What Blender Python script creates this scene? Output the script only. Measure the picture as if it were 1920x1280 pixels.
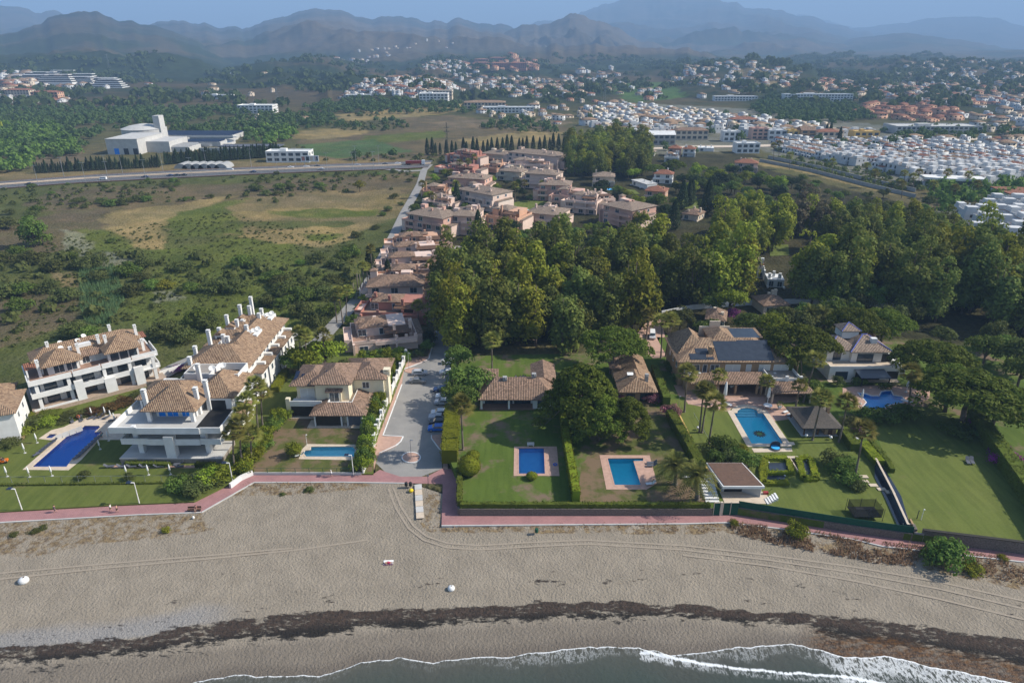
import bpy, math, random
import numpy as np
from mathutils import Vector, Matrix, geometry
R = math.radians
for o in list(bpy.data.objects): bpy.data.objects.remove(o)
SC = bpy.context.scene
COL = SC.collection
CAMH, PITCH, FPX = 85.0, R(23.4), 1280.0
cam = bpy.data.cameras.new('camera'); camo = bpy.data.objects.new('camera', cam); COL.objects.link(camo)
camo.location = (0, 0, CAMH); camo.rotation_euler = (R(90) - PITCH, 0, 0)
cam.lens = 24.0; cam.sensor_width = 36.0; cam.clip_start = 1.0; cam.clip_end = 60000
SC.camera = camo
SUN_EL, SUN_AZ = R(39), R(3)          # azimuth counted from +X towards +Y
w = bpy.data.worlds.new('World'); SC.world = w; w.use_nodes = True
nt = w.node_tree; bg = nt.nodes['Background']
sky = nt.nodes.new('ShaderNodeTexSky'); sky.sky_type = 'NISHITA'; sky.sun_disc = False
sky.sun_elevation = SUN_EL; sky.sun_rotation = R(90) - SUN_AZ
sky.air_density = 1.0; sky.dust_density = 1.2; sky.ozone_density = 2.0; sky.altitude = 80
nt.links.new(sky.outputs[0], bg.inputs[0]); bg.inputs[1].default_value = 0.12
sun = bpy.data.lights.new('sun', 'SUN'); suno = bpy.data.objects.new('sun', sun); COL.objects.link(suno)
sun.energy = 5.0; sun.angle = R(0.5); sun.color = (1.0, 0.94, 0.84)
sd = Vector((math.cos(SUN_EL) * math.cos(SUN_AZ), math.cos(SUN_EL) * math.sin(SUN_AZ), math.sin(SUN_EL)))
suno.rotation_euler = sd.to_track_quat('Z', 'Y').to_euler(); suno.location = (200, 0, 300)
SC.view_settings.view_transform = 'Standard'; SC.view_settings.look = 'None'
SC.view_settings.exposure = 0.5; SC.view_settings.gamma = 1.0; SC.view_settings.use_curve_mapping = False
SC.render.engine = 'CYCLES'
SC.cycles.max_bounces = 5; SC.cycles.diffuse_bounces = 2; SC.cycles.glossy_bounces = 2
SC.cycles.transparent_max_bounces = 6; SC.cycles.volume_bounces = 0; SC.cycles.transmission_bounces = 2
SP, CP = math.sin(PITCH), math.cos(PITCH)
def G(px, py, z=0.0):
 u = (px - 960) / FPX; v = (py - 640) / FPX
 t = (CAMH - z) / (SP + v * CP)
 return Vector((u * t, t * (CP - v * SP), z))
def PX(x, y, z):
 d = y * CP - (z - CAMH) * SP
 return 960 + FPX * x / d, 640 - FPX * (y * SP + (z - CAMH) * CP) / d
def PXn(x, y, z):
 d = np.maximum(y * CP - (z - CAMH) * SP, 1e-3)
 return 960 + FPX * x / d, 640 - FPX * (y * SP + (z - CAMH) * CP) / d
_rs = np.random.RandomState(7)
_perm = _rs.rand(512, 512)
def vnoise(x, y):
 xi = np.floor(x).astype(int); yi = np.floor(y).astype(int)
 fx = x - xi; fy = y - yi; fx = fx * fx * (3 - 2 * fx); fy = fy * fy * (3 - 2 * fy)
 a = _perm[xi & 511, yi & 511]; b = _perm[(xi + 1) & 511, yi & 511]
 c = _perm[xi & 511, (yi + 1) & 511]; d = _perm[(xi + 1) & 511, (yi + 1) & 511]
 return (a + (b - a) * fx) * (1 - fy) + (c + (d - c) * fx) * fy
def fbm(x, y, o=4, ridged=False):
 s = 0; a = 1; t = 0
 for i in range(o):
  n = vnoise(x * 2 ** i + 17.3 * i, y * 2 ** i + 9.1 * i)
  if ridged: n = 1 - np.abs(2 * n - 1)
  s = s + a * n; t += a; a *= 0.5
 return s / t
def sstep(a, b, x):
 t = np.clip((x - a) / (b - a), 0, 1); return t * t * (3 - 2 * t)
def inpoly(px, py, poly):
 r = np.zeros(np.shape(px), bool); n = len(poly)
 for i in range(n):
  x0, y0 = poly[i]; x1, y1 = poly[(i + 1) % n]
  if y0 == y1: continue
  c = ((y0 > py) != (y1 > py)) & (px < (x1 - x0) * (py - y0) / (y1 - y0) + x0)
  r ^= c
 return r
def S(r, g, b):
 f = lambda c: (c / 255 / 12.92) if c / 255 <= 0.04045 else ((c / 255 + 0.055) / 1.055) ** 2.4
 return (f(r), f(g), f(b))
RIDGES = [  # silhouette (photo pixels), crest distance, front width, back width, texture amount
 ([(-700,60),(-300,20),(-100,5),(0,10),(30,15),(60,22),(100,20),(150,36),(230,60),(330,100)], 9000, 3500, 3000, .45),
 ([(-500,70),(-200,40),(0,66),(60,50),(100,34),(130,28),(160,21),(185,21),(215,36),(270,43),(330,62),(390,84),(450,112),(500,130)], 4200, 2700, 2500, .6),
 ([(220,70),(262,38),(310,38),(370,44),(410,50),(468,53),(490,42),(530,30),(565,20),(592,18),(640,21),(675,32),(720,35),(745,30),(765,34),(800,41),(840,42),(862,34),(895,42),(940,48),(1000,62),(1060,90)], 7200, 4700, 3000, .6),
 ([(930,48),(985,45),(1020,39),(1060,36),(1100,20),(1150,4),(1190,-4),(1240,-12),(1290,-6),(1350,0),(1410,14),(1470,22),(1520,32),(1580,48),(1640,66),(1720,90)], 11500, 6000, 3500, .5),
 ([(1420,45),(1478,28),(1496,22),(1515,29),(1540,36),(1575,46),(1640,60),(1700,80)], 17000, 3500, 3500, .3),
 ([(1500,75),(1600,54),(1640,50),(1700,42),(1740,34),(1790,31),(1835,29),(1870,33),(1900,44),(1960,62),(2100,80),(2300,60),(2600,90)], 13500, 4000, 3500, .35),
 ([(880,88),(930,66),(980,50),(1010,48),(1035,42),(1052,34),(1066,25),(1078,21),(1092,26),(1110,36),(1135,45),(1165,58),(1200,74),(1260,88),(1330,100)], 5600, 1400, 1500, .8),
 ([(1480,100),(1600,72),(1660,66),(1712,63),(1770,70),(1850,82),(1920,95),(2100,110)], 8000, 2600, 2000, .4),
 ([(560,118),(640,104),(700,98),(770,92),(820,88),(900,86),(960,90),(1020,86),(1090,84),(1150,88),(1220,88),(1300,92),(1350,102),(1420,116)], 3900, 1700, 1500, .8),
 ([(1400,124),(1450,112),(1500,102),(1540,99),(1600,101),(1650,108),(1700,103),(1760,106),(1830,118),(1900,128)], 3900, 1100, 1200, .6),
 ([(330,152),(380,138),(450,124),(520,113),(580,108),(640,113),(700,122),(760,134),(830,150)], 2300, 800, 900, .7),
 ([(720,128),(780,114),(830,109),(900,112),(960,109),(1010,116),(1080,130)], 2500, 800, 900, .5),
 ([(620,188),(680,158),(740,148),(800,150),(850,162),(890,184)], 1380, 330, 400, .3),
 ([(-300,120),(-100,128),(0,130),(80,128),(160,131),(260,136),(340,146)], 2300, 800, 1000, .6),
 ([(1220,146),(1290,124),(1350,113),(1420,112),(1480,119),(1540,134),(1600,150)], 2100, 750, 800, .5),
 ([(1560,136),(1640,120),(1700,113),(1800,114),(1900,120),(2050,128)], 2700, 1000, 900, .5),
]
_rd = []
for pts, D, wf, wb, tx in RIDGES:
 az = []; h = []
 for px, py in pts:
  u = (px - 960) / FPX; v = (py - 640) / FPX
  dx, dy, dz = u, CP - v * SP, -(SP + v * CP)
  az.append(math.atan2(dx, dy)); h.append(dz / math.hypot(dx, dy))
 _rd.append((np.array(az), np.array(h), D, wf, wb, tx))
def terrain(x, y):
 x = np.asarray(x, float); y = np.asarray(y, float)
 d = np.hypot(x, y); az = np.arctan2(x, y)
 t = np.minimum(np.clip(d - 1000, 0, None) * 0.008, 38)
 und = (fbm(x / 420 + 5, y / 420 + 3, 4) - 0.5)
 t = t + und * 60 * sstep(1300, 3500, d)
 t = np.maximum(t, 0)
 for k, (a, h, D, wf, wb, tx) in enumerate(_rd):
  Dv = D * (1 + 0.10 * (vnoise(az * 6 + k * 3.3, az * 0 + k) - 0.5))
  hh = CAMH + Dv * (np.interp(az, a, h, left=-.02, right=-.02) + (fbm(az * 70 + k, az * 0 + k, 5) - .5) * (.009 if tx > .4 else .004))
  s = d - Dv
  n = .6 * fbm(x / (wf * .33) + k * 7.7, y / (wf * .33) + k * 2.1, 6, True) + .4 * fbm(x / (wf * .11) + k * 3.7, y / (wf * .11) + k * 5.1, 5, True)
  q = np.abs(s) / np.where(s < 0, wf, wb)
  q = q * (1 + tx * (0.62 - n) * 2.4)
  prof = np.clip(1 - q, 0, 1) ** 1.25
  taper = sstep(a[0] - .03, a[0] + .06, az) * (1 - sstep(a[-1] - .06, a[-1] + .03, az))
  r = hh * prof * np.where(hh > 0, 1, 0) * taper
  r = r + (fbm(x / 180 + k, y / 180, 3) - .5) * np.minimum(r * .12, 16)
  t = np.maximum(t, r * (1 - sstep(1.0, 1.35, np.abs(s) / np.where(s < 0, wf, wb))))
 return t * sstep(650, 1050, d)
def GT(px, py, dz=0.0):
 """ray march a photo pixel onto the terrain"""
 u = (px - 960) / FPX; v = (py - 640) / FPX
 dx, dy, dzz = u, CP - v * SP, -(SP + v * CP)
 ts = np.geomspace(80, 16000, 1400)
 X = dx * ts; Y = dy * ts; Z = CAMH + dzz * ts
 T = terrain(X, Y) + dz
 k = np.argmax(Z <= T)
 if Z[k] > T[k]: k = len(ts) - 1
 t = ts[k]
 if k > 0:
  a0 = Z[k - 1] - T[k - 1]; a1 = Z[k] - T[k]
  f = a0 / (a0 - a1) if a0 != a1 else 0
  t = ts[k - 1] + (ts[k] - ts[k - 1]) * f
 return Vector((dx * t, dy * t, float(terrain(dx * t, dy * t))))
def tag(o, label=None, cat=None, group=None, kind=None):
 if label: o['label'] = label
 if cat: o['category'] = cat
 if group: o['group'] = group
 if kind: o['kind'] = kind
 return o
def empty(name, loc, rz=0.0, sc=1.0):
 o = bpy.data.objects.new(name, None); COL.objects.link(o)
 o.location = loc; o.rotation_euler = (0, 0, rz); o.scale = (sc, sc, sc) if not hasattr(sc, '__len__') else sc
 o.empty_display_size = .5
 return o
def link(name, me, parent=None, loc=(0, 0, 0), rz=0.0, sc=None):
 o = bpy.data.objects.new(name, me); COL.objects.link(o); o.parent = parent
 o.location = loc; o.rotation_euler = (0, 0, rz)
 if sc is not None: o.scale = sc if hasattr(sc, '__len__') else (sc, sc, sc)
 return o
def mesh_np(name, V, F, mats, mi=None, smooth=False, attrs=None):
 """V (n,3); F (m,3|4) array"""
 V = np.asarray(V, np.float32); F = np.asarray(F, np.int32); k = F.shape[1]
 me = bpy.data.meshes.new(name)
 me.vertices.add(len(V)); me.vertices.foreach_set('co', V.ravel())
 me.loops.add(F.size); me.loops.foreach_set('vertex_index', F.ravel())
 me.polygons.add(len(F)); me.polygons.foreach_set('loop_start', np.arange(0, F.size, k, dtype=np.int32))
 me.polygons.foreach_set('loop_total', np.full(len(F), k, np.int32))
 for m in (mats if isinstance(mats, (list, tuple)) else [mats]): me.materials.append(m)
 if mi is not None: me.polygons.foreach_set('material_index', np.asarray(mi, np.int32))
 if smooth: me.polygons.foreach_set('use_smooth', np.ones(len(F), bool))
 me.update(calc_edges=True)
 for an, (ty, arr) in (attrs or {}).items():
  at = me.attributes.new(an, ty, 'POINT')
  at.data.foreach_set('color' if ty == 'FLOAT_COLOR' else 'value', np.asarray(arr, np.float32).ravel())
 return me
class MB:
 def __init__(s): s.v = []; s.f = []
 def box(s, x0, y0, z0, x1, y1, z1):
  if x1 < x0: x0, x1 = x1, x0
  if y1 < y0: y0, y1 = y1, y0
  n = len(s.v)
  s.v += [(x0,y0,z0),(x1,y0,z0),(x1,y1,z0),(x0,y1,z0),(x0,y0,z1),(x1,y0,z1),(x1,y1,z1),(x0,y1,z1)]
  s.f += [(n,n+3,n+2,n+1),(n+4,n+5,n+6,n+7),(n,n+1,n+5,n+4),(n+1,n+2,n+6,n+5),(n+2,n+3,n+7,n+6),(n+3,n,n+4,n+7)]
  return s
 def face(s, pts):
  n = len(s.v); s.v += [tuple(p) for p in pts]; s.f.append(tuple(range(n, n + len(pts)))); return s
 def prism(s, pts, z0, z1, bottom=True):
  n = len(s.v); k = len(pts)
  s.v += [(p[0], p[1], z0) for p in pts] + [(p[0], p[1], z1) for p in pts]
  s.f.append(tuple(range(n + k, n + 2 * k)))
  if bottom: s.f.append(tuple(range(n + k - 1, n - 1, -1)))
  for i in range(k): j = (i + 1) % k; s.f.append((n + i, n + j, n + k + j, n + k + i))
  return s
 def hip(s, x0, y0, x1, y1, z, h, oh=.6, th=.18, gable=0.0):
  x0 -= oh; y0 -= oh; x1 += oh; y1 += oh
  w, d = x1 - x0, y1 - y0; n = len(s.v)
  if w >= d:
   i = d / 2 * (1 - gable); r0, r1 = (x0 + i, (y0 + y1) / 2), (x1 - i, (y0 + y1) / 2)
  else:
   i = w / 2 * (1 - gable); r0, r1 = ((x0 + x1) / 2, y0 + i), ((x0 + x1) / 2, y1 - i)
  s.v += [(x0,y0,z),(x1,y0,z),(x1,y1,z),(x0,y1,z),(x0,y0,z+th),(x1,y0,z+th),(x1,y1,z+th),(x0,y1,z+th),
    (r0[0],r0[1],z+th+h),(r1[0],r1[1],z+th+h)]
  s.f += [(n,n+3,n+2,n+1),(n,n+1,n+5,n+4),(n+1,n+2,n+6,n+5),(n+2,n+3,n+7,n+6),(n+3,n,n+4,n+7)]
  if w >= d: s.f += [(n+4,n+5,n+9,n+8),(n+6,n+7,n+8,n+9),(n+5,n+6,n+9),(n+7,n+4,n+8)]
  else: s.f += [(n+5,n+6,n+9,n+8),(n+7,n+4,n+8,n+9),(n+4,n+5,n+8),(n+6,n+7,n+9)]
  return s
 def shed(s, x0, y0, x1, y1, z0, z1, th=.18):   # lean-to rising from y0 (z0) to y1 (z1)
  n = len(s.v)
  s.v += [(x0,y0,z0),(x1,y0,z0),(x1,y1,z1),(x0,y1,z1),(x0,y0,z0+th),(x1,y0,z0+th),(x1,y1,z1+th),(x0,y1,z1+th)]
  s.f += [(n,n+3,n+2,n+1),(n+4,n+5,n+6,n+7),(n,n+1,n+5,n+4),(n+1,n+2,n+6,n+5),(n+2,n+3,n+7,n+6),(n+3,n,n+4,n+7)]
  return s
 def tube(s, p0, p1, r0, r1, k=8, cap=True):
  p0 = Vector(p0); p1 = Vector(p1); a = (p1 - p0).normalized()
  b = a.orthogonal().normalized(); c = a.cross(b); n = len(s.v)
  for p, r in ((p0, r0), (p1, r1)):
   for i in range(k):
    t = 2 * math.pi * i / k; s.v.append(tuple(p + b * math.cos(t) * r + c * math.sin(t) * r))
  for i in range(k): j = (i + 1) % k; s.f.append((n + i, n + j, n + k + j, n + k + i))
  if cap: s.f.append(tuple(range(n + k, n + 2 * k))); s.f.append(tuple(range(n + k - 1, n - 1, -1)))
  return s
 def path(s, pts, rad, k=6):
  for i in range(len(pts) - 1): s.tube(pts[i], pts[i + 1], rad[i], rad[i + 1], k, cap=(i in (0, len(pts) - 2)))
  return s
 def lathe(s, prof, k=12, c=(0, 0)):
  n = len(s.v)
  for r, z in prof:
   for i in range(k): t = 2 * math.pi * i / k; s.v.append((c[0] + r * math.cos(t), c[1] + r * math.sin(t), z))
  for a in range(len(prof) - 1):
   for i in range(k): j = (i + 1) % k; s.f.append((n + a*k + i, n + a*k + j, n + (a+1)*k + j, n + (a+1)*k + i))
  m = len(prof) - 1
  s.f.append(tuple(range(n + k - 1, n - 1, -1))); s.f.append(tuple(range(n + m * k, n + m * k + k)))
  return s
 def mesh(s, name, mats, smooth=False):
  me = bpy.data.meshes.new(name); me.from_pydata(s.v, [], s.f)
  for m in (mats if isinstance(mats, (list, tuple)) else [mats]): me.materials.append(m)
  if smooth: me.polygons.foreach_set('use_smooth', np.ones(len(me.polygons), bool))
  me.update(); return me
 def build(s, name, mat, parent=None, loc=(0, 0, 0), rz=0.0, smooth=False):
  return link(name, s.mesh(name, mat, smooth), parent, loc, rz)
def sheet(name, px_poly, z, mat, kind='structure', holes=(), skirt=0.0, jit=0.0, sub=0, world=None):
 """a flat sheet from photo pixels measured on height z, optional holes, optional skirt down"""
 rng = random.Random(len(px_poly) * 7 + int(z * 100))
 loops = []
 outer = world if world is not None else [G(p[0], p[1], z) for p in px_poly]
 if sub:
  o2 = []
  for i, p in enumerate(outer):
   q = outer[(i + 1) % len(outer)]; L = (q - p).length; n = max(1, int(L / sub))
   for k in range(n):
    a = p.lerp(q, k / n); a = a + Vector((rng.uniform(-jit, jit), rng.uniform(-jit, jit), 0)) if k or jit > .8 else a; o2.append(a)
  outer = o2
 loops.append(outer)
 for h in holes: loops.append([G(p[0], p[1], z) if not isinstance(p, Vector) else p.copy() for p in h])
 allv = [p for l in loops for p in l]
 tris = geometry.tessellate_polygon(loops)
 f = []
 for t in tris:
  a, b, c = (allv[i] for i in t)
  f.append(t if (b - a).cross(c - a).z > 0 else (t[0], t[2], t[1]))
 m = MB(); m.v = [(p.x, p.y, z) for p in allv]; m.f = f
 if skirt:
  k = len(outer); n = len(m.v); m.v += [(p.x, p.y, z - skirt) for p in outer]
  for i in range(k): j = (i + 1) % k; m.f.append((i, j, n + j, n + i))
 o = m.build(name, mat)
 if kind: o['kind'] = kind
 return o
def newmat(name):
 m = bpy.data.materials.new(name); m.use_nodes = True
 n = m.node_tree; b = n.nodes['Principled BSDF']; return m, n, b
def nn(n, t, **kw):
 x = n.nodes.new(t)
 for k, v in kw.items(): setattr(x, k, v)
 return x
def mixc(n, fac, a, b, mode='MIX'):
 m = nn(n, 'ShaderNodeMix', data_type='RGBA', blend_type=mode)
 for sock, val in ((m.inputs[0], fac), (m.inputs[6], a), (m.inputs[7], b)):
  if hasattr(val, 'is_output'): n.links.new(val, sock)
  elif hasattr(val, '__len__'): sock.default_value = (*val[:3], 1)
  else: sock.default_value = val
 return m.outputs[2]
def ramp(n, val, lo, hi):
 m = nn(n, 'ShaderNodeMapRange'); n.links.new(val, m.inputs[0]); m.inputs[1].default_value = lo; m.inputs[2].default_value = hi
 return m.outputs[0]
def math_(n, op, a, b=None):
 m = nn(n, 'ShaderNodeMath', operation=op)
 for i, v in enumerate((a, b)):
  if v is None: continue
  if hasattr(v, 'is_output'): n.links.new(v, m.inputs[i])
  else: m.inputs[i].default_value = v
 return m.outputs[0]
def coords(n, world=True, sc=(1, 1, 1), rot=0.0):
 g = nn(n, 'ShaderNodeNewGeometry').outputs['Position'] if world else nn(n, 'ShaderNodeTexCoord').outputs['Object']
 mp = nn(n, 'ShaderNodeMapping'); mp.inputs['Scale'].default_value = sc; mp.inputs['Rotation'].default_value = (0, 0, rot)
 n.links.new(g, mp.inputs[0]); return mp.outputs[0]
def noise(n, vec, scale, detail=4, rough=.55, out='Fac'):
 x = nn(n, 'ShaderNodeTexNoise'); x.inputs['Scale'].default_value = scale; x.inputs['Detail'].default_value = detail
 x.inputs['Roughness'].default_value = rough; n.links.new(vec, x.inputs['Vector']); return x.outputs[out]
def bump(n, b, h, strength, dist):
 x = nn(n, 'ShaderNodeBump'); x.inputs['Strength'].default_value = strength; x.inputs['Distance'].default_value = dist
 n.links.new(h, x.inputs['Height']); n.links.new(x.outputs[0], b.inputs['Normal'])
def simple(name, c, c2=None, sc=1.0, rough=.8, bmp=0.0, bdist=.05, metal=0.0, world=False, bsc=None, spec=.3):
 m, n, b = newmat(name)
 b.inputs['Roughness'].default_value = rough; b.inputs['Metallic'].default_value = metal
 b.inputs['Specular IOR Level'].default_value = spec
 v = coords(n, world)
 c2 = c2 or tuple(x * .82 for x in c)
 f = ramp(n, noise(n, v, sc), .32, .68)
 n.links.new(mixc(n, f, c, c2), b.inputs['Base Color'])
 if bmp: bump(n, b, noise(n, v, bsc or sc * 4), bmp, bdist)
 return m
def rooftile(name, a, b_, c):
 m, n, b = newmat(name); b.inputs['Roughness'].default_value = .85; b.inputs['Specular IOR Level'].default_value = .15
 v = coords(n, False)
 vo = nn(n, 'ShaderNodeTexVoronoi'); vo.inputs['Scale'].default_value = 2.6; n.links.new(v, vo.inputs['Vector'])
 sep = nn(n, 'ShaderNodeSeparateColor'); n.links.new(vo.outputs['Color'], sep.inputs[0])
 big = noise(n, v, .35, 3)
 col = mixc(n, ramp(n, sep.outputs[0], .15, .85), a, b_)
 col = mixc(n, ramp(n, big, .5, .75), col, c)
 n.links.new(col, b.inputs['Base Color'])
 nv = nn(n, 'ShaderNodeNewGeometry').outputs['Normal']
 sx = nn(n, 'ShaderNodeSeparateXYZ'); n.links.new(nv, sx.inputs[0])
 sv = nn(n, 'ShaderNodeSeparateXYZ'); n.links.new(v, sv.inputs[0])
 sel = math_(n, 'GREATER_THAN', math_(n, 'ABSOLUTE', sx.outputs[0]), math_(n, 'ABSOLUTE', sx.outputs[1]))
 co = math_(n, 'ADD', math_(n, 'MULTIPLY', sel, sv.outputs[1]), math_(n, 'MULTIPLY', math_(n, 'SUBTRACT', 1.0, sel), sv.outputs[0]))
 wv = math_(n, 'SINE', math_(n, 'MULTIPLY', co, 15.0))
 h = math_(n, 'ADD', wv, math_(n, 'MULTIPLY', sep.outputs[0], .8))
 bump(n, b, h, .9, .07)
 return m
def leafmat(name, a, b_, c=None):
 m, n, b = newmat(name); b.inputs['Roughness'].default_value = .7; b.inputs['Specular IOR Level'].default_value = .06
 g = nn(n, 'ShaderNodeNewGeometry'); oi = nn(n, 'ShaderNodeObjectInfo')
 v = coords(n, True)
 nz = ramp(n, noise(n, v, .35, 3), .35, .65)
 col = mixc(n, g.outputs['Random Per Island'], a, b_)
 col = mixc(n, math_(n, 'MULTIPLY', nz, .6), col, c or b_)
 hsv = nn(n, 'ShaderNodeHueSaturation'); n.links.new(col, hsv.inputs['Color'])
 hm = nn(n, 'ShaderNodeMapRange'); n.links.new(oi.outputs['Random'], hm.inputs[0]); hm.inputs[3].default_value = .47; hm.inputs[4].default_value = .508
 vm = nn(n, 'ShaderNodeMapRange'); n.links.new(oi.outputs['Random'], vm.inputs[0]); vm.inputs[3].default_value = .72; vm.inputs[4].default_value = 1.3
 n.links.new(hm.outputs[0], hsv.inputs['Hue']); n.links.new(vm.outputs[0], hsv.inputs['Value'])
 n.links.new(hsv.outputs[0], b.inputs['Base Color'])
 tr = nn(n, 'ShaderNodeBsdfTranslucent'); n.links.new(hsv.outputs[0], tr.inputs[0])
 mx = nn(n, 'ShaderNodeMixShader'); mx.inputs[0].default_value = .32
 n.links.new(b.outputs[0], mx.inputs[1]); n.links.new(tr.outputs[0], mx.inputs[2])
 n.links.new(mx.outputs[0], n.nodes['Material Output'].inputs[0])
 return m
MT = {}
MT['white'] = simple('white_render', (.74,.73,.70), (.64,.63,.60), .6)
MT['hwhite'] = simple('town_white_render', (.60,.60,.59), (.50,.50,.49), .3)
MT['white2'] = simple('white_render_soft', (.72,.72,.70), (.62,.62,.60), .5)
MT['cream'] = simple('cream_render', (.76,.68,.50), (.68,.60,.43), .4)
MT['ochre'] = simple('ochre_stone', (.40,.26,.15), (.32,.21,.12), .8)
MT['pale_pink'] = simple('pale_pink_render', (.70,.53,.44), (.62,.47,.39), .3)
MT['salmon'] = simple('salmon_render', (.60,.37,.29), (.52,.32,.25), .3)
MT['terra'] = simple('terracotta_render', (.42,.19,.145), (.36,.16,.12), .3)
MT['orange'] = simple('orange_render', (.60,.36,.24), (.52,.31,.20), .3)
MT['beige'] = simple('beige_render', (.62,.52,.40), (.54,.45,.34), .3)
MT['yellow'] = simple('yellow_render', (.62,.42,.14), (.54,.36,.12), .3)
MT['grey'] = simple('grey_concrete', (.36,.36,.35), (.28,.28,.27), .4)
MT['lgrey'] = simple('light_concrete', (.52,.51,.48), (.43,.42,.40), .3)
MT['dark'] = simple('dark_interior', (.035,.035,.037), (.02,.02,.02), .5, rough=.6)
MT['glass'] = simple('window_glass', (.05,.075,.095), (.03,.045,.06), .5, rough=.12, spec=.8)
MT['shutter'] = simple('pale_shutter', (.60,.60,.56), (.55,.55,.52), 1)
MT['frame'] = simple('white_frame', (.78,.78,.76), (.7,.7,.68), 1)
MT['dframe'] = simple('dark_frame', (.04,.04,.045), (.03,.03,.03), 1)
MT['awning'] = simple('dark_awning', (.035,.03,.022), (.022,.02,.016), 2)
MT['awning2'] = simple('grey_screen', (.10,.11,.13), (.085,.09,.11), 2)
MT['tile'] = rooftile('roof_tile_sand', (.36,.245,.155), (.20,.13,.085), (.30,.21,.14))
MT['tile2'] = rooftile('roof_tile_brown', (.32,.21,.15), (.17,.115,.08), (.24,.165,.12))
MT['tile3'] = rooftile('roof_tile_red', (.34,.15,.09), (.20,.09,.06), (.28,.13,.08))
MT['tile4'] = rooftile('roof_tile_grey', (.34,.26,.20), (.20,.15,.115), (.28,.215,.165))
MT['slate'] = simple('solar_slate', (.035,.045,.06), (.022,.028,.04), .8, rough=.3, spec=.5)
MT['solar'] = simple('solar_cells', (.012,.02,.05), (.01,.015,.03), 2, rough=.2, spec=.6)
MT['thatch'] = simple('weathered_thatch', (.10,.085,.07), (.055,.048,.042), 3, bmp=.6, bsc=8)
MT['wood'] = simple('brown_timber', (.14,.075,.045), (.09,.05,.03), 2)
MT['trunk'] = simple('bark_grey_brown', (.16,.12,.09), (.08,.06,.045), 3, bmp=.5)
MT['ptrunk'] = simple('palm_bark', (.20,.165,.13), (.12,.10,.08), 5, bmp=.6)
MT['stonewall'] = simple('rubble_stone', (.20,.165,.14), (.09,.075,.065), 4.0, bmp=.8, bsc=5, bdist=.08)
MT['paving'] = simple('pink_terracotta_paving', (.50,.32,.245), (.40,.255,.195), 1.2, world=True)
MT['cpaving'] = simple('cream_stone_paving', (.60,.50,.39), (.50,.41,.31), 1.0, world=True)
MT['redtile'] = simple('terrace_floor_tiles', (.34,.21,.15), (.27,.17,.12), 1.2)
MT['gravel'] = simple('terrace_gravel', (.32,.29,.25), (.25,.22,.19), 1.2)
MT['metal'] = simple('galvanised_metal', (.42,.43,.44), (.36,.36,.37), 1, rough=.4, metal=.6)
MT['black'] = simple('black_plastic', (.02,.02,.022), (.012,.012,.012), 1, rough=.5)
MT['green_mesh'] = simple('green_shade_mesh', (.012,.085,.05), (.01,.06,.038), 1.5)
MT['cloth'] = simple('white_canvas', (.80,.80,.78), (.72,.72,.70), 2)
MT['soil'] = simple('brown_soil', (.145,.085,.058), (.11,.065,.045), 1.5, bmp=.7, bdist=.15, world=True)
MT['pool'] = simple('pool_tile_blue', (.05,.46,.88), (.04,.41,.84), 1)
MT['pool_lt'] = simple('pool_tile_aqua', (.30,.88,.95), (.26,.80,.90), 1)
MT['pool_cy'] = simple('pool_tile_cyan', (.06,.80,.97), (.05,.74,.92), 1)
MT['pool_dk'] = simple('pool_tile_deep', (.012,.26,.82), (.010,.20,.72), 5)
def watermat(name, tint):
 m, n, b = newmat(name); out = n.nodes['Material Output']
 tb = nn(n, 'ShaderNodeBsdfTransparent'); tb.inputs[0].default_value = (*tint, 1)
 gl = nn(n, 'ShaderNodeBsdfGlossy'); gl.inputs['Roughness'].default_value = .08
 v = coords(n, True); bp = nn(n, 'ShaderNodeBump'); bp.inputs['Strength'].default_value = .35; bp.inputs['Distance'].default_value = .05
 n.links.new(noise(n, v, 2.2, 3), bp.inputs['Height']); n.links.new(bp.outputs[0], gl.inputs['Normal'])
 fr = nn(n, 'ShaderNodeFresnel'); fr.inputs[0].default_value = 1.33; n.links.new(bp.outputs[0], fr.inputs['Normal'])
 mx = nn(n, 'ShaderNodeMixShader'); n.links.new(fr.outputs[0], mx.inputs[0]); n.links.new(tb.outputs[0], mx.inputs[1]); n.links.new(gl.outputs[0], mx.inputs[2])
 n.links.new(mx.outputs[0], out.inputs[0]); return m
MT['water'] = watermat('pool_water', (.93,.99,1.0))
def lawnmat(name, a, b_, dry, amt=.0, sc=.12):
 m, n, b = newmat(name); b.inputs['Roughness'].default_value = .9; b.inputs['Specular IOR Level'].default_value = .1
 v = coords(n, True)
 f1 = ramp(n, noise(n, v, sc, 6, .6), .3, .7); f2 = ramp(n, noise(n, v, 2.5, 4), .3, .7)
 col = mixc(n, f1, a, b_); col = mixc(n, math_(n, 'MULTIPLY', f2, .35), col, tuple(x * .55 for x in a))
 vs = coords(n, True, (1, .12, 1), R(8)); st = ramp(n, noise(n, vs, .9, 2), .4, .6)
 col = mixc(n, math_(n, 'MULTIPLY', st, .22), col, tuple(x * 1.5 for x in b_))
 d = ramp(n, noise(n, v, sc * 1.3 + .031, 5, .65), .62 - amt, .74 - amt)
 col = mixc(n, d, col, dry)
 n.links.new(col, b.inputs['Base Color']); bump(n, b, noise(n, v, 6, 3), .6, .06)
 return m
MT['lawn'] = lawnmat('watered_lawn', (.088,.115,.024), (.118,.134,.032), (.15,.13,.055), .02)
MT['lawn2'] = lawnmat('watered_lawn_bright', (.095,.125,.026), (.128,.148,.036), (.15,.135,.055), -.02)
MT['lawn_dry'] = lawnmat('worn_lawn', (.075,.092,.022), (.098,.105,.03), (.17,.12,.075), .17, .10)
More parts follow.
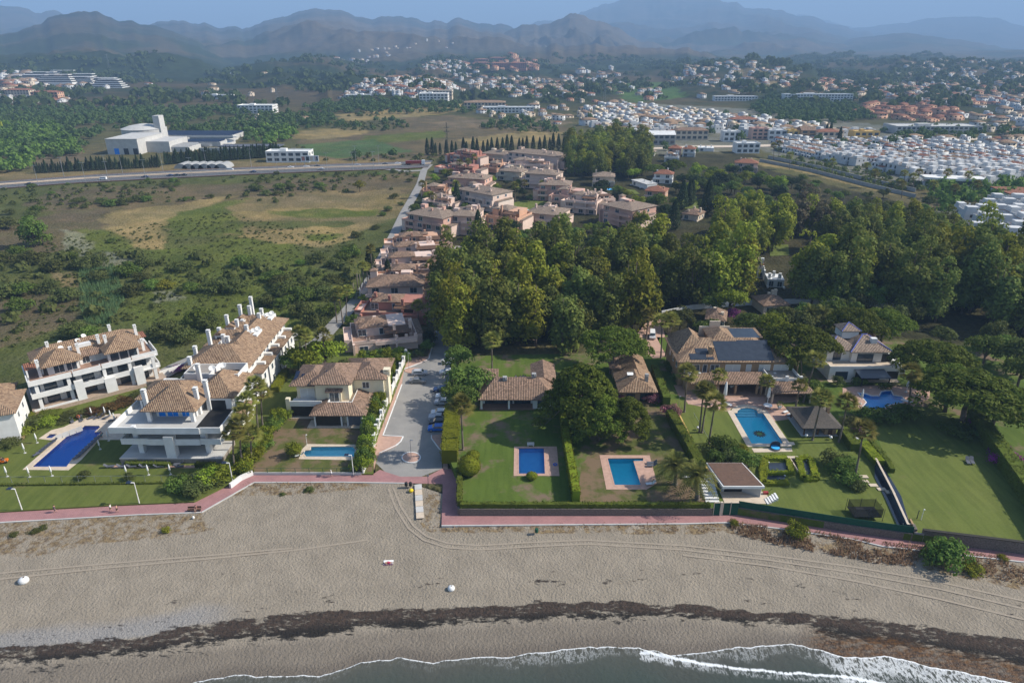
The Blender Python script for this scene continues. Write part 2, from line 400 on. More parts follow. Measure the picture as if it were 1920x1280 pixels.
MT['lawn_patch'] = lawnmat('patchy_lawn', (.068,.110,.018), (.092,.128,.024), (.17,.125,.085), .11, .09)
# ================================================================ GROUND
GZ = 1.5      # level of the walled gardens right of the car park
GARDEN = [(862,953),(1335,953),(1382,953),(1600,986),(1708,1001),(1920,1022),(2150,1062),(2350,1085),(2250,700),(2080,668),(1700,640),(1240,628),(1225,660),(1090,662),(846,668),(846,700),(838,790),(838,850),(862,905)]
gw = [G(p[0], p[1], GZ) for p in GARDEN]
LEFTG = [(-420,1010),(-100,968),(0,958.6),(206,946.6),(364,939.7),(420,912),(474,888),(640,888),(700,888),(700,840),(765,672),(735,655),(560,655),(560,700),(340,705),(60,760),(-60,790),(-420,840)]
C = {'dry': (.34,.25,.13), 'dry2': (.27,.20,.115), 'gr': (.135,.155,.04), 'gr2': (.115,.125,.045), 'brown': (.165,.125,.085),
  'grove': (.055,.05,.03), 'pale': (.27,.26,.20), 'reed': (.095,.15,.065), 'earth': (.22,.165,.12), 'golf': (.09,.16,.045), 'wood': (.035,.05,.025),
  'street': (.22,.21,.20), 'sandy': (.34,.30,.24)}
COVER = [  # photo-pixel outline, colour, edge noise (m)
 ([(-400,1000),(-400,345),(0,352),(300,335),(620,318),(800,315),(790,400),(700,560),(650,650),(300,700),(0,760)], 'gr2', 4),
 ([(-200,440),(0,430),(130,400),(200,372),(500,345),(800,330),(785,365),(500,375),(300,390),(180,440),(150,480),(60,480),(-200,520)], 'brown', 10),
 ([(130,350),(420,345),(620,330),(780,322),(770,345),(560,352),(400,362),(250,372),(100,400),(60,380)], 'brown', 8),
 ([(420,375),(640,358),(760,352),(752,380),(740,410),(640,440),(560,465),(500,450),(420,445),(430,400)], 'dry2', 10),
 ([(195,408),(215,395),(280,388),(330,385),(380,372),(450,368),(395,385),(335,398),(305,420),(318,440),(318,455),(300,468),(262,468),(232,448),(208,442)], 'dry', 4),
 ([(330,400),(385,385),(430,378),(470,372),(420,395),(460,420),(460,440),(330,445),(310,425)], 'gr', 4),
 ([(440,445),(520,432),(600,425),(690,420),(660,450),(610,462),(560,460),(500,455)], 'dry', 5),
 ([(420,400),(520,392),(640,388),(700,392),(640,405),(500,410)], 'dry', 4),
 ([(500,396),(600,392),(700,396),(700,408),(600,408),(520,406)], 'gr', 5),
 ([(420,412),(540,415),(660,414),(650,426),(500,428),(440,424)], 'gr2', 5),
 ([(560,440),(640,436),(630,448),(580,452)], 'gr', 5),
 ([(160,425),(205,442),(255,468),(310,470),(420,448),(540,458),(570,470),(560,520),(420,515),(300,500),(250,480),(170,470),(150,440)], 'gr', 5),
 ([(300,500),(570,480),(640,520),(580,600),(480,640),(330,640),(230,600),(250,540)], 'gr', 6),
 ([(120,430),(160,440),(170,470),(150,480),(120,470)], 'pale', 3),
 ([(190,472),(245,480),(240,500),(200,500)], 'pale', 3),
 ([(150,505),(215,500),(230,560),(200,610),(160,600),(150,560)], 'reed', 3),
 ([(280,545),(340,542),(355,560),(300,568)], 'pale', 3),
 ([(-100,545),(40,548),(150,560),(150,610),(60,640),(-100,680)], 'brown', 6),
 ([(90,510),(140,515),(150,535),(110,540)], 'dry2', 3),
 ([(-300,310),(0,318),(60,325),(240,312),(500,300),(760,285),(770,305),(500,325),(200,338),(-300,352)], 'dry2', 6),
 ([(60,285),(150,270),(160,300),(60,320)], 'earth', 3),
 ([(560,262),(640,250),(830,235),(1010,232),(1070,240),(1000,270),(880,290),(800,300),(640,300),(560,290)], 'brown', 6),
 ([(560,245),(680,238),(690,250),(600,262),(540,262)], 'dry', 6),
 ([(630,215),(760,205),(860,195),(900,205),(760,222),(650,228)], 'dry', 6),
 ([(740,222),(850,215),(900,225),(830,240),(740,240)], 'brown', 6),
 ([(860,262),(980,245),(1060,248),(1050,262),(900,275)], 'dry', 6),
 ([(680,255),(830,245),(840,258),(700,270)], 'gr', 6),
 ([(820,228),(1000,222),(1080,230),(1000,243),(830,240)], 'earth', 6),
 ([(560,270),(700,262),(770,285),(640,296),(560,290)], 'reed', 5),
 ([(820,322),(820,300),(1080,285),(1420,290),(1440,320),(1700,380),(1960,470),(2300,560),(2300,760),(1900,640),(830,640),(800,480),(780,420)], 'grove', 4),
 ([(1750,395),(1920,372),(2300,420),(2300,560),(1960,500),(1860,480),(1800,430)], 'street', 3),
 ([(1400,296),(1442,299),(1536,320),(1636,346),(1712,362),(1711,370),(1665,364),(1590,345),(1508,324),(1440,312),(1400,306)], 'dry', 1),
 ([(1090,232),(1100,200),(1200,195),(1400,205),(1650,235),(1780,262),(1980,300),(2300,350),(2300,420),(1920,345),(1720,350),(1600,325),(1450,290),(1420,280),(1230,290),(1200,245)], 'street', 4),
 ([(1850,650),(1920,640),(2300,640),(2300,1020),(1900,870),(1870,800),(1830,730)], 'sandy', 3),
 ([(1160,160),(1260,158),(1280,185),(1200,195),(1150,180)], 'golf', 15),
 ([(1400,178),(1480,175),(1640,212),(1600,225),(1430,208)], 'wood', 15),
 ([(1370,158),(1480,160),(1520,172),(1420,185),(1370,172)], 'dry2', 12),
]
EX = [-900,-300,200,361,440,500,564,600,636,671,752,812,865,954,1004,1089,1152,1202,1258,1311,1380,1440,1491,1523,1583,1658,1697,1760,1842,1895,2000,2300,2900]
EY = [1560,1400,1320,1280,1266,1268,1266,1268,1257,1244,1232,1243,1235,1231,1224,1214,1212,1216,1228,1222,1214,1211,1208,1215,1233,1231,1238,1254,1267,1279,1310,1390,1560]
WTX = [-900,-300,0,82,172,275,361,481,550,640,671,812,919,1025,1166,1280,1500,1700,1920,2300,2900]
WTY = [1330,1260,1220,1209,1203,1191,1170,1161,1149,1146,1144,1141,1137,1132,1130,1137,1150,1170,1200,1270,1400]
WBX = [-900,-300,0,172,309,447,640,706,883,1025,1280,1500,1700,1920,2300,2900]
WBY = [1400,1300,1250,1236,1225,1209,1190,1183,1173,1163,1160,1182,1212,1250,1330,1450]
TOPX = [-900,-300,0,258,370,378,476,640,740,860,980,1280,1363,1463,1600,1654,1920,2300,2900]
TOPY = [1040,990,968,955,950,950,896,893,896,935,962,971,968,979,998,1010,1040,1100,1200]
def make_ground():
 az = np.radians(np.linspace(-56, 56, 740))
 near = [70.0]
 while near[-1] < 950: near.append(near[-1] + max(.7, near[-1] ** 2 / (85 * 1280) * 1.9))
 far = np.geomspace(near[-1], 21000, 470)[1:]
 d = np.array(near + list(far)); nr, nc = len(d), len(az)
 D, A = np.meshgrid(d, az, indexing='ij'); X = D * np.sin(A); Y = D * np.cos(A)
 Z = np.zeros_like(X); k = len(near)
 Z[k:] = terrain(X[k:], Y[k:]); Z[:k] = terrain(X[:k], Y[:k])
 Z += (fbm(X / 9, Y / 9, 3) - .5) * .5 * sstep(250, 330, D) * (1 - sstep(500, 900, D))
 col = np.zeros(X.shape + (3,))
 n1 = fbm(X / 60, Y / 60, 5); n2 = fbm(X / 260 + 3, Y / 260, 5)
 dd = sstep(700, 1400, D)[..., None]
 base = np.array(C['gr2']) * (1 - n1[..., None]) + np.array(C['brown']) * n1[..., None]
 farc = np.where((n2 > .52)[..., None], np.array((.085,.075,.045)), np.array((.034,.05,.022)))
 fm = sstep(.44, .60, n2)[..., None]
 farc = np.array((.032,.046,.02)) * (1 - fm) + np.array((.105,.08,.05)) * fm
 col = base * (1 - dd) + farc * dd
 hi = sstep(60, 220, Z)[..., None]; rr = fbm(X / 240 + 9, Y / 240, 5, True)[..., None]
 hc = np.array((.028,.036,.028)) * (1 - sstep(.45, .75, rr)) + np.array((.082,.064,.054)) * sstep(.5, .75, rr)
 col = col * (1 - hi) + hc * hi
 m = ((np.abs(D - 4200) < 1700) & (A > math.radians(-18)) & (A < math.radians(38)) & (Z > 40))
 bh = np.array((.13,.095,.075)) * (0.6 + .6 * rr)
 mm = (m * sstep(40, 75, Z))[..., None]
 col = col * (1 - mm * .8) + bh * mm * .8
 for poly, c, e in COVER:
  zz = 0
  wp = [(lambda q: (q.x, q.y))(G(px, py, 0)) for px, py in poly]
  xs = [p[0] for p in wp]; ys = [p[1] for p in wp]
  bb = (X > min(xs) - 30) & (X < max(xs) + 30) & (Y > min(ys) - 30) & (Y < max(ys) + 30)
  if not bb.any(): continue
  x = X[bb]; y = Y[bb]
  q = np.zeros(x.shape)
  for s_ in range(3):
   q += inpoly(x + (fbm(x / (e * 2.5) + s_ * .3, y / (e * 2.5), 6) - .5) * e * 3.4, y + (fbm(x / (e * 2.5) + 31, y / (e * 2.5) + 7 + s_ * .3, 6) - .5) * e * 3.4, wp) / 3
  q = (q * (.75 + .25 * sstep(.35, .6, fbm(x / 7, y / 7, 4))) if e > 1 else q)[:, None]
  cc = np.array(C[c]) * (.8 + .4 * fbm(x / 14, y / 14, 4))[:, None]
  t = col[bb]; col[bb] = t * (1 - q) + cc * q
 low = np.zeros(X.shape, bool)
 for pl, lv in ((GARDEN, GZ), (LEFTG, .3)):
  wp = [(lambda q: (q.x, q.y))(G(px, py, lv)) for px, py in pl]
  cx = sum(p[0] for p in wp) / len(wp); cy = sum(p[1] for p in wp) / len(wp)
  low |= inpoly(X, Y, wp)
 Z[low] = -4.0
 QX, QY = PXn(X, Y, 0 * X)
 beach = (QY > np.interp(QX, TOPX, TOPY) - 1.5) | (D < 92)
 Z[beach] = -7
 V = np.stack([X, Y, Z], -1).reshape(-1, 3)
 i = np.arange(nr - 1)[:, None] * nc + np.arange(nc - 1)[None]
 F = np.stack([i, i + 1, i + nc + 1, i + nc], -1).reshape(-1, 4)[:, ::-1]
 rgba = np.concatenate([col.reshape(-1, 3), np.ones((len(V), 1))], 1)
 mt, n, b = newmat('ground_cover'); b.inputs['Roughness'].default_value = .95; b.inputs['Specular IOR Level'].default_value = .05
 at = nn(n, 'ShaderNodeAttribute', attribute_name='cover')
 v = coords(n, True)
 f = ramp(n, noise(n, v, .55, 6, .65), .3, .7); f2 = ramp(n, noise(n, v, .06, 6, .65), .3, .7)
 c1 = mixc(n, f, at.outputs['Color'], mixc(n, 1.0, at.outputs['Color'], (.55,.6,.5), 'MULTIPLY'))
 c2 = mixc(n, math_(n, 'MULTIPLY', f2, .85), c1, mixc(n, 1.0, c1, (.55,.62,.5), 'MULTIPLY'))
 f3 = ramp(n, noise(n, v, .02, 8, .75), .44, .58)
 c3 = mixc(n, math_(n, 'MULTIPLY', f3, .55), c2, mixc(n, 1.0, c2, (1.5,1.35,1.1), 'MULTIPLY'))
 n.links.new(c3, b.inputs['Base Color']); bump(n, b, math_(n, 'ADD', noise(n, v, .9, 5), noise(n, v, .12, 3)), 1.0, .8)
 me = mesh_np('ground', V, F, mt, attrs={'cover': ('FLOAT_COLOR', rgba)})
 tag(link('ground', me), kind='structure')
make_ground()
def vlerp(a, b, t): return a + (b - a) * t
def Gn(px, py, z):
 u = (px - 960) / FPX; v = (py - 640) / FPX; t = (CAMH - z) / (SP + v * CP)
 return u * t, t * (CP - v * SP)
SEAZ = -2.2
def beach_z(v):   # v: 0 at the path, 1 at the swash
 return -.06 + (SEAZ + .06) * v ** 1.3
def make_beach():
 px = np.arange(-900, 2901, 4.0); vr = np.concatenate([np.linspace(0, 1, 200), [1.02, 1.06, 1.12, 1.2]])
 ty = np.interp(px, TOPX, TOPY); ey = np.interp(px, EX, EY)
 P, Vv = np.meshgrid(px, vr, indexing='ij')
 Z = np.where(Vv <= 1, beach_z(np.clip(Vv, 0, 1)), SEAZ - (Vv - 1) * 6)
 PY = vlerp(ty[:, None], ey[:, None], Vv)
 X, Y = Gn(P, PY, Z)
 Z = Z + (fbm(X / 2.2, Y / 2.2, 3) - .5) * .12 * sstep(0, .1, Vv) * (1 - sstep(.6, .8, Vv))
 bank = sstep(1330, 1380, P) * (1 - sstep(.0, .16, Vv)) * .0
 wt = np.interp(P, WTX, WTY); wb = np.interp(P, WBX, WBY)
 wob = (fbm(X / 6, Y / 3, 4) - .5) * 16
 a = sstep(-9, 4, PY - wt + wob) * (1 - sstep(-16, 14, PY - wb + wob))
 late = sstep(0, 8, PY - wb) * (1 - sstep(-25, 0, PY - np.interp(P, EX, EY) + 20))
 sparse = .32 * late * (.35 + .65 * (1 - sstep(0, 500, P)) + .7 * sstep(1350, 1700, P))
 pre = .22 * sstep(-95, -20, PY - wt) * (1 - sstep(-20, 0, PY - wt))
 dark = sstep(.35, .75, (PY - wt) / np.maximum(wb - wt, 1))
 for lx, ly in (([-300,0,300,520,760,900], [1120,1102,1084,1070,1046,1030]), ([300,560,760,960,1160,1400,1600], [1128,1104,1098,1086,1092,1066,1080]), ([900,1100,1300,1600,1900], [1075,1098,1078,1098,1150])):
  pre = pre + .38 * np.exp(-((PY - np.interp(P, lx, ly, left=0, right=0) + wob * .6) / 4.5) ** 2) * fbm(X / 9, Y / 9, 3)
 weed = np.clip(a + sparse + pre, 0, 1)
 pebble = .6 * sstep(-45, -18, PY - wt + wob) * (1 - sstep(-4, 6, PY - wt)) * (1 - sstep(350, 480, P))
 wet = .62 * sstep(-10, 14, PY - wb) + .38 * sstep(-30, -6, PY - np.interp(P, EX, EY))
 rust = sstep(1480, 1560, P) * sstep(-46, -30, PY - np.interp(P, EX, EY) + wob * .4) * (1 - sstep(-4, 4, PY - np.interp(P, EX, EY)))
 dune = np.zeros_like(P)
 for pl in ([(0,975),(250,962),(370,955),(400,990),(300,1010),(180,1020),(60,1045),(0,1040),(-300,1060),(-300,1000)], [(440,915),(480,902),(690,900),(700,912),(600,925),(500,930),(440,930)],
      [(790,980),(1350,968),(1363,978),(1460,988),(1600,1010),(1760,1030),(2000,1060),(2300,1110),(2300,1170),(1920,1105),(1760,1075),(1700,1055),(1560,1035),(1440,1015),(1360,998),(1200,1000),(800,996)],
      [(800,925),(826,925),(826,975),(800,985)]):
  dune = np.maximum(dune, inpoly(P + wob * 1.2, PY + wob * .5, pl).astype(float))
 nr, nc = P.shape
 V = np.stack([X, Y, Z], -1).reshape(-1, 3)
 i = np.arange(nr - 1)[:, None] * nc + np.arange(nc - 1)[None]
 F = np.stack([i, i + 1, i + nc + 1, i + nc], -1).reshape(-1, 4)
 m, n, b = newmat('beach_sand'); b.inputs['Specular IOR Level'].default_value = .2
 at = {k: nn(n, 'ShaderNodeAttribute', attribute_name=k).outputs['Fac'] for k in ('weed', 'dark', 'pebble', 'wet', 'rust', 'dune')}
 v = coords(n, True)
 s = mixc(n, ramp(n, noise(n, v, .25, 5), .35, .65), (.305,.26,.20), (.25,.213,.163))
 s = mixc(n, math_(n, 'MULTIPLY', ramp(n, noise(n, v, 2.2, 4), .35, .65), .35), s, (.22,.19,.15))
 s = mixc(n, at['pebble'], s, mixc(n, ramp(n, noise(n, v, 5, 3), .4, .6), (.30,.30,.30), (.20,.20,.21)))
 s = mixc(n, math_(n, 'MULTIPLY', at['dune'], ramp(n, noise(n, v, .5, 5, .7), .42, .56)), s, mixc(n, ramp(n, noise(n, v, 1.6, 4), .35, .65), (.26,.19,.10), (.12,.085,.055)))
 s = mixc(n, math_(n, 'MULTIPLY', at['wet'], .8), s, (.112,.092,.072))
 vw = coords(n, True, (.8, 1.9, 1), R(-4))
 wn = math_(n, 'ADD', math_(n, 'MULTIPLY', noise(n, vw, .9, 7, .72), .6), math_(n, 'MULTIPLY', noise(n, vw, .22, 4, .6), .4))
 th = math_(n, 'SUBTRACT', .645, math_(n, 'MULTIPLY', at['weed'], .232))
 wf = nn(n, 'ShaderNodeMapRange'); n.links.new(wn, wf.inputs[0]); n.links.new(th, wf.inputs[1]); n.links.new(math_(n, 'ADD', th, .06), wf.inputs[2])
 wc = mixc(n, at['dark'], mixc(n, ramp(n, noise(n, v, 1.5, 3), .4, .6), (.066,.046,.035), (.04,.031,.025)), (.022,.019,.016))
 s = mixc(n, math_(n, 'MULTIPLY', wf.outputs[0], ramp(n, at['weed'], 0, .15)), s, wc)
 s = mixc(n, math_(n, 'MULTIPLY', at['rust'], ramp(n, noise(n, vw, .5, 6, .7), .30, .52)), s, mixc(n, ramp(n, noise(n, vw, 1.4, 4), .4, .6), (.13,.065,.025), (.05,.03,.018)))
 n.links.new(s, b.inputs['Base Color'])
 rg = nn(n, 'ShaderNodeMapRange'); n.links.new(at['wet'], rg.inputs[0]); rg.inputs[3].default_value = .95; rg.inputs[4].default_value = .35
 n.links.new(rg.outputs[0], b.inputs['Roughness'])
 foot = noise(n, v, 2.4, 4, .6)
 bump(n, b, math_(n, 'ADD', foot, math_(n, 'MULTIPLY', wf.outputs[0], .4)), 1.0, .34)
 A = {k: ('FLOAT', a_.ravel()) for k, a_ in (('weed', weed), ('dark', dark * np.ones_like(P)), ('pebble', pebble), ('wet', wet), ('rust', rust), ('dune', dune))}
 tag(link('beach', mesh_np('beach', V, F, m, attrs=A, smooth=True)), kind='structure')
make_beach()
def tracks():
 m = simple('packed_sand_track', (.335,.28,.215), (.28,.235,.18), 2, bmp=.6, bdist=.1, world=True)
 lines = [[(738,915),(752,950),(775,985),(800,1005),(840,1018),(900,1022),(1000,1016),(1100,1012),(1280,1022),(1440,1040),(1600,1062),(1760,1090),(1960,1135),(2200,1190)],
    [(728,915),(742,952),(766,990),(794,1012),(838,1026),(900,1030),(1000,1024),(1100,1019),(1280,1030),(1440,1049),(1600,1073),(1760,1103),(1960,1150)],
    [(1280,1040),(1440,1060),(1600,1088),(1760,1122),(1960,1170)], [(-200,1092),(0,1085),(200,1064),(400,1046),(560,1030),(700,1010)], [(-200,1080),(0,1074),(200,1056),(400,1040),(560,1026)]]
 for l in lines:
  mb = MB(); pts = []
  for i in range(len(l) - 1):
   for k in range(14): t = k / 14; pts.append((l[i][0] + (l[i+1][0]-l[i][0]) * t, l[i][1] + (l[i+1][1]-l[i][1]) * t))
  pv = []
  for (x, y) in pts:
   v_ = (y - np.interp(x, TOPX, TOPY)) / (np.interp(x, EX, EY) - np.interp(x, TOPX, TOPY))
   z = float(beach_z(min(max(v_, 0), 1))) + .05
   pv.append(G(x, y, z))
  for i in range(len(pv) - 1):
   a, b_ = pv[i], pv[i+1]; t = (b_ - a); t.z = 0; nrm = Vector((-t.y, t.x, 0)).normalized() * .22
   mb.face([a - nrm, b_ - nrm, b_ + nrm, a + nrm])
  tag(mb.build('wheel_track', m), kind='structure')
def make_sea():
 px = np.arange(-900, 2901, 2.0); ey = np.interp(px, EX, EY) + (fbm(px / 22, px * 0, 4) - .5) * 7 - 0.5
 ex, eyy = Gn(px, ey, SEAZ)
 s2x = [1200,1240,1311,1380,1450,1523,1600,1700]; s2y = [1222,1227,1243,1252,1258,1264,1270,1290]
 off = np.concatenate([np.linspace(0, 7, 110), np.geomspace(7.3, 400, 60)])
 EXg = ex[:, None] + 0 * off[None]; Yg = eyy[:, None] - off[None]; Zg = np.full_like(Yg, SEAZ) + .03 - 0.0 * off
 Zg = Zg - .06 * sstep(0, 2, off)[None] + .10 * np.exp(-((off[None] - .35) / .3) ** 2)
 PXg, PYg = PXn(EXg, Yg, Zg)
 big = sstep(1480, 1600, PXg) * .9 + .35 * np.exp(-((PXg - 1060) / 120) ** 2) + .3 * np.exp(-((PXg - 1400) / 120) ** 2) + .2
 wd = 0.9 + 3.8 * big
 foam = .8 * np.exp(-(off[None] / .2) ** 2) + (.10 + .40 * big) * (1 - sstep(wd * .55, wd * 1.25, off[None] + (fbm(EXg / 3, Yg / 3, 3) - .5) * 2.2))
 y2 = np.interp(PXg, s2x, s2y, left=3000, right=3000)
 foam = foam + .95 * np.exp(-((PYg - y2 + (fbm(EXg / 2, Yg * 0, 3) - .5) * 6) / 2.6) ** 2)
 foam = foam + .35 * np.exp(-((PYg - y2 - 9) / 8) ** 2)
 shallow = np.exp(-off[None] / 8.0) + 0 * EXg
 nr, nc = PXg.shape
 V = np.stack([EXg, Yg, Zg], -1).reshape(-1, 3)
 i = np.arange(nr - 1)[:, None] * nc + np.arange(nc - 1)[None]
 F = np.stack([i, i + 1, i + nc + 1, i + nc], -1).reshape(-1, 4)[:, ::-1]
 m, n, b = newmat('sea_water')
 v = coords(n, True); fo = nn(n, 'ShaderNodeAttribute', attribute_name='foam').outputs['Fac']; sh = nn(n, 'ShaderNodeAttribute', attribute_name='shallow').outputs['Fac']
 vs = coords(n, True, (1.5, .5, 1), R(6))
 lace = math_(n, 'ADD', math_(n, 'MULTIPLY', noise(n, vs, 1.5, 7, .72), .65), math_(n, 'MULTIPLY', noise(n, v, .5, 3), .35))
 rid = math_(n, 'ABSOLUTE', math_(n, 'SUBTRACT', lace, .5))
 lc = math_(n, 'SUBTRACT', .085, rid)                     # thin veins of foam
 th = math_(n, 'SUBTRACT', math_(n, 'MULTIPLY', fo, .16), .10)
 f = math_(n, 'MULTIPLY', math_(n, 'ADD', math_(n, 'MULTIPLY', lc, 1.0), th), 11.0)
 cl = nn(n, 'ShaderNodeClamp'); n.links.new(f, cl.inputs[0])
 wc = mixc(n, sh, mixc(n, ramp(n, noise(n, v, .08, 4), .4, .6), (.022,.052,.042), (.026,.042,.036)), (.085,.082,.066))
 n.links.new(mixc(n, cl.outputs[0], wc, (.72,.74,.74)), b.inputs['Base Color'])
 rr = nn(n, 'ShaderNodeMapRange'); n.links.new(cl.outputs[0], rr.inputs[0]); rr.inputs[3].default_value = .12; rr.inputs[4].default_value = .8
 n.links.new(rr.outputs[0], b.inputs['Roughness']); b.inputs['IOR'].default_value = 1.33
 bump(n, b, math_(n, 'ADD', noise(n, v, 1.3, 5), math_(n, 'MULTIPLY', noise(n, v, .25, 3), 1.5)), .55, .22)
 tag(link('sea', mesh_np('sea', V, F, m, smooth=True, attrs={'foam': ('FLOAT', foam.ravel()), 'shallow': ('FLOAT', shallow.ravel())})), kind='structure')
make_sea(); tracks()
hz = MB().box(-17000, -900, -9, 17000, 21500, 1180).build('haze', None)
hm = bpy.data.materials.new('haze_air'); hm.use_nodes = True; hn = hm.node_tree
for x in list(hn.nodes):
 if x.type != 'OUTPUT_MATERIAL': hn.nodes.remove(x)
pv = hn.nodes.new('ShaderNodeVolumePrincipled'); pv.inputs['Color'].default_value = (.40,.64,1.0,1); pv.inputs['Density'].default_value = HAZE_D if 'HAZE_D' in globals() else 1.6e-4
pv.inputs['Anisotropy'].default_value = 0.0
hn.links.new(pv.outputs[0], [x for x in hn.nodes if x.type == 'OUTPUT_MATERIAL'][0].inputs['Volume'])
hz.data.materials.clear(); hz.data.materials.append(hm); hz['kind'] = 'stuff'
m, n, b = newmat('promenade_red'); b.inputs['Roughness'].default_value = .85
v = coords(n, True); c = mixc(n, ramp(n, noise(n, v, .3, 5), .35, .65), (.40,.205,.195), (.33,.17,.165))
br = nn(n, 'ShaderNodeTexBrick'); n.links.new(v, br.inputs['Vector']); br.inputs['Scale'].default_value = 1.2
br.inputs['Color1'].default_value = (1,1,1,1); br.inputs['Color2'].default_value = (.86,.86,.86,1); br.inputs['Mortar'].default_value = (.6,.6,.6,1)
n.links.new(mixc(n, 1.0, c, br.outputs['Color'], 'MULTIPLY'), b.inputs['Base Color']); MT['prom'] = m
PROM = [(-420,1013),(-100,970),(0,958.6),(206,946.6),(364,939.7),(420,912),(474,888),(640,888),(700,888),(712,880),(751,893),(800,893),(829,878),(857,879),(860,964.6),(1280,964),(1367,962.5),(1380,962),(1600,997.5),(1708,1012),(1920,1037),(2300,1090),(2300,1106),(1920,1052.5),(1654,1023),(1600,1010),(1463,990),(1363,978.7),(1280,981),(828,984.5),(830,907),(760,905),(640,903),(476,903.6),(378,959.6),(258,964),(0,978.5),(-420,1035)]
sheet('promenade', PROM, .012, MT['prom'], skirt=.5)
kb = MB()
for l in ([(-420,1035.5),(0,979),(258,964.5),(378,960),(476,904),(640,903.4),(760,905.4)], [(828,985),(1280,981.4),(1363,979.2),(1463,990.5),(1600,1010.5),(1654,1023.5),(1920,1053),(2300,1106.5)]):
 for a, b_ in zip(l, l[1:]):
  p, q = G(*a), G(*b_); t = (q - p).normalized(); nr_ = Vector((-t.y, t.x, 0)) * .14
  kb.prism([p - nr_, q - nr_, q + nr_, p + nr_], -.5, .06)
tag(kb.build('kerb', MT['lgrey']), kind='structure')
m, n, b = newmat('worn_asphalt'); b.inputs['Roughness'].default_value = .9
v = coords(n, True); c = mixc(n, ramp(n, noise(n, v, .25, 6, .6), .35, .65), (.29,.275,.25), (.23,.22,.205))
c = mixc(n, math_(n, 'MULTIPLY', ramp(n, noise(n, v, 3, 5), .4, .7), .3), c, (.18,.175,.17))
c = mixc(n, ramp(n, noise(n, v, .13, 4, .7), .66, .72), c, (.37,.355,.33))
n.links.new(c, b.inputs['Base Color']); MT['asphalt'] = m
MT['asphalt_dk'] = simple('highway_asphalt', (.10,.10,.105), (.075,.075,.08), .2, world=True)
MT['paint'] = simple('white_road_paint', (.62,.62,.60), (.5,.5,.49), 2, world=True)
sheet('car_park', [(705,868),(722,884),(751,893),(790,893),(829,878),(830,801),(839,734),(845,680),(848,640),(852,600),(868,560),(840,560),(822,600),(815,633),(804,672),(793,678),(758,690),(753.5,720.6),(718,816),(755.6,818),(742,835),(710,850)], .016, MT['asphalt'])
sheet('pavement', [(701,880),(699,845),(762,672),(802,668),(812,634),(818,600),(834,560),(843,560),(824,600),(815,633),(804,673),(793,679),(758,691),(753,721),(717,817),(756,818),(742,836),(711,850),(704,868)], .11, MT['paving'], skirt=.2)
sheet('pavement', [(831,878),(830,850),(809,822),(809,816),(833,812),(838,860),(840,880)], .11, MT['paving'], skirt=.2)
tag(MB().prism([G(771 + 17*math.cos(t/24*6.2832), 858 + 9.5*math.sin(t/24*6.2832)) for t in range(24)], 0, .14).build('traffic_island', MT['paving']), 'round brick paved island with white kerb in the turning circle of the car park', 'traffic island')
iso = SC.collection.objects['traffic_island']
kk = MB()
def kerbline(pts, z0=0, z1=.16, wd=.12):
 for a, b_ in zip(pts, pts[1:]):
  p, q = (a if isinstance(a, Vector) else G(*a)), (b_ if isinstance(b_, Vector) else G(*b_)); t = (q - p).normalized(); nr_ = Vector((-t.y, t.x, 0)) * wd
  kk.prism([p - nr_, q - nr_, q + nr_, p + nr_], z0, z1)
kerbline([(711,850),(742,835.5),(751,828),(756,818.5),(718,816.5),(753.5,721)])
kerbline([(757.5,692),(793,679),(804,673),(815,633),(824,600)])
kerbline([(809,816),(809,822),(830,850)])
tag(kk.build('kerb', MT['white2']), kind='structure')
kr = MB(); ring = [G(771 + 17.4*math.cos(t/24*6.2832), 858 + 9.8*math.sin(t/24*6.2832)) for t in range(25)]
for p, q in zip(ring, ring[1:]):
 t = (q - p).normalized(); nr_ = Vector((-t.y, t.x, 0)) * .12; kr.prism([p - nr_, q - nr_, q + nr_, p + nr_], 0, .18)
kr.build('kerb', MT['white2'], iso)
isl2 = [G(776 + 18*math.cos(t/16*6.2832), 695 + 5*math.sin(t/16*6.2832)) for t in range(16)]
tag(MB().prism(isl2, 0, .14).build('traffic_island', MT['paving']), 'small half round brick island beside the two parked grey cars', 'traffic island')
POOLS = {
 'A': ([(59,875),(125,875),(134,862),(192,808.5),(178,809.5),(188,801),(186,797.7),(157.5,797.7),(145,808.4),(134,809)], .3),
 'Ak': ([(83.4,821),(97.6,821),(107.7,813.5),(92.5,813.5)], .3),
 'B': ([(574,856),(664,856),(666,841),(660.5,836.6),(582.8,837),(582.8,843),(572,844),(568.6,848.6)], .3),
 'C': ([(972.6,888),(1022,888),(1019.8,839.4),(972.6,839.4)], GZ),
 'D': ([(1152.4,909),(1202,909),(1188,864.6),(1206,864),(1206.4,858.5),(1139,858.9)], GZ),
 'E': ([(1409,831.6),(1470,831.6),(1431,774),(1422,774),(1419,768.5),(1410,765),(1399,763.6),(1389,765),(1383,769),(1382,774),(1376,774)], GZ),
 'F': ([(1608.7,736.4),(1618,746),(1625,754),(1618,762.7),(1629,767),(1642,768),(1656,767),(1662,762),(1668.5,758.3),(1681,756.5),(1692.5,754),(1696,748.5),(1690,743),(1675,741),(1670.6,732),(1661,732),(1653,734),(1648.8,742),(1635,742),(1622,737.5)], GZ),
}
hl = {k: [G(p[0], p[1], z) for p in pts] for k, (pts, z) in POOLS.items()}
gl = sheet('garden_lawn', GARDEN, GZ, MT['lawn_patch'], holes=[hl[k] for k in 'CDEF'], skirt=6)
ll = sheet('garden_lawn', LEFTG, .3, MT['lawn'], holes=[hl['A'], hl['Ak'], hl['B']], skirt=5)
sheet('lawn', [(474,887),(640,887),(698,884),(700,842),(722,745),(690,740),(560,770),(520,790),(495,830),(470,860)], .305, MT['lawn_dry'], holes=[hl['B']])
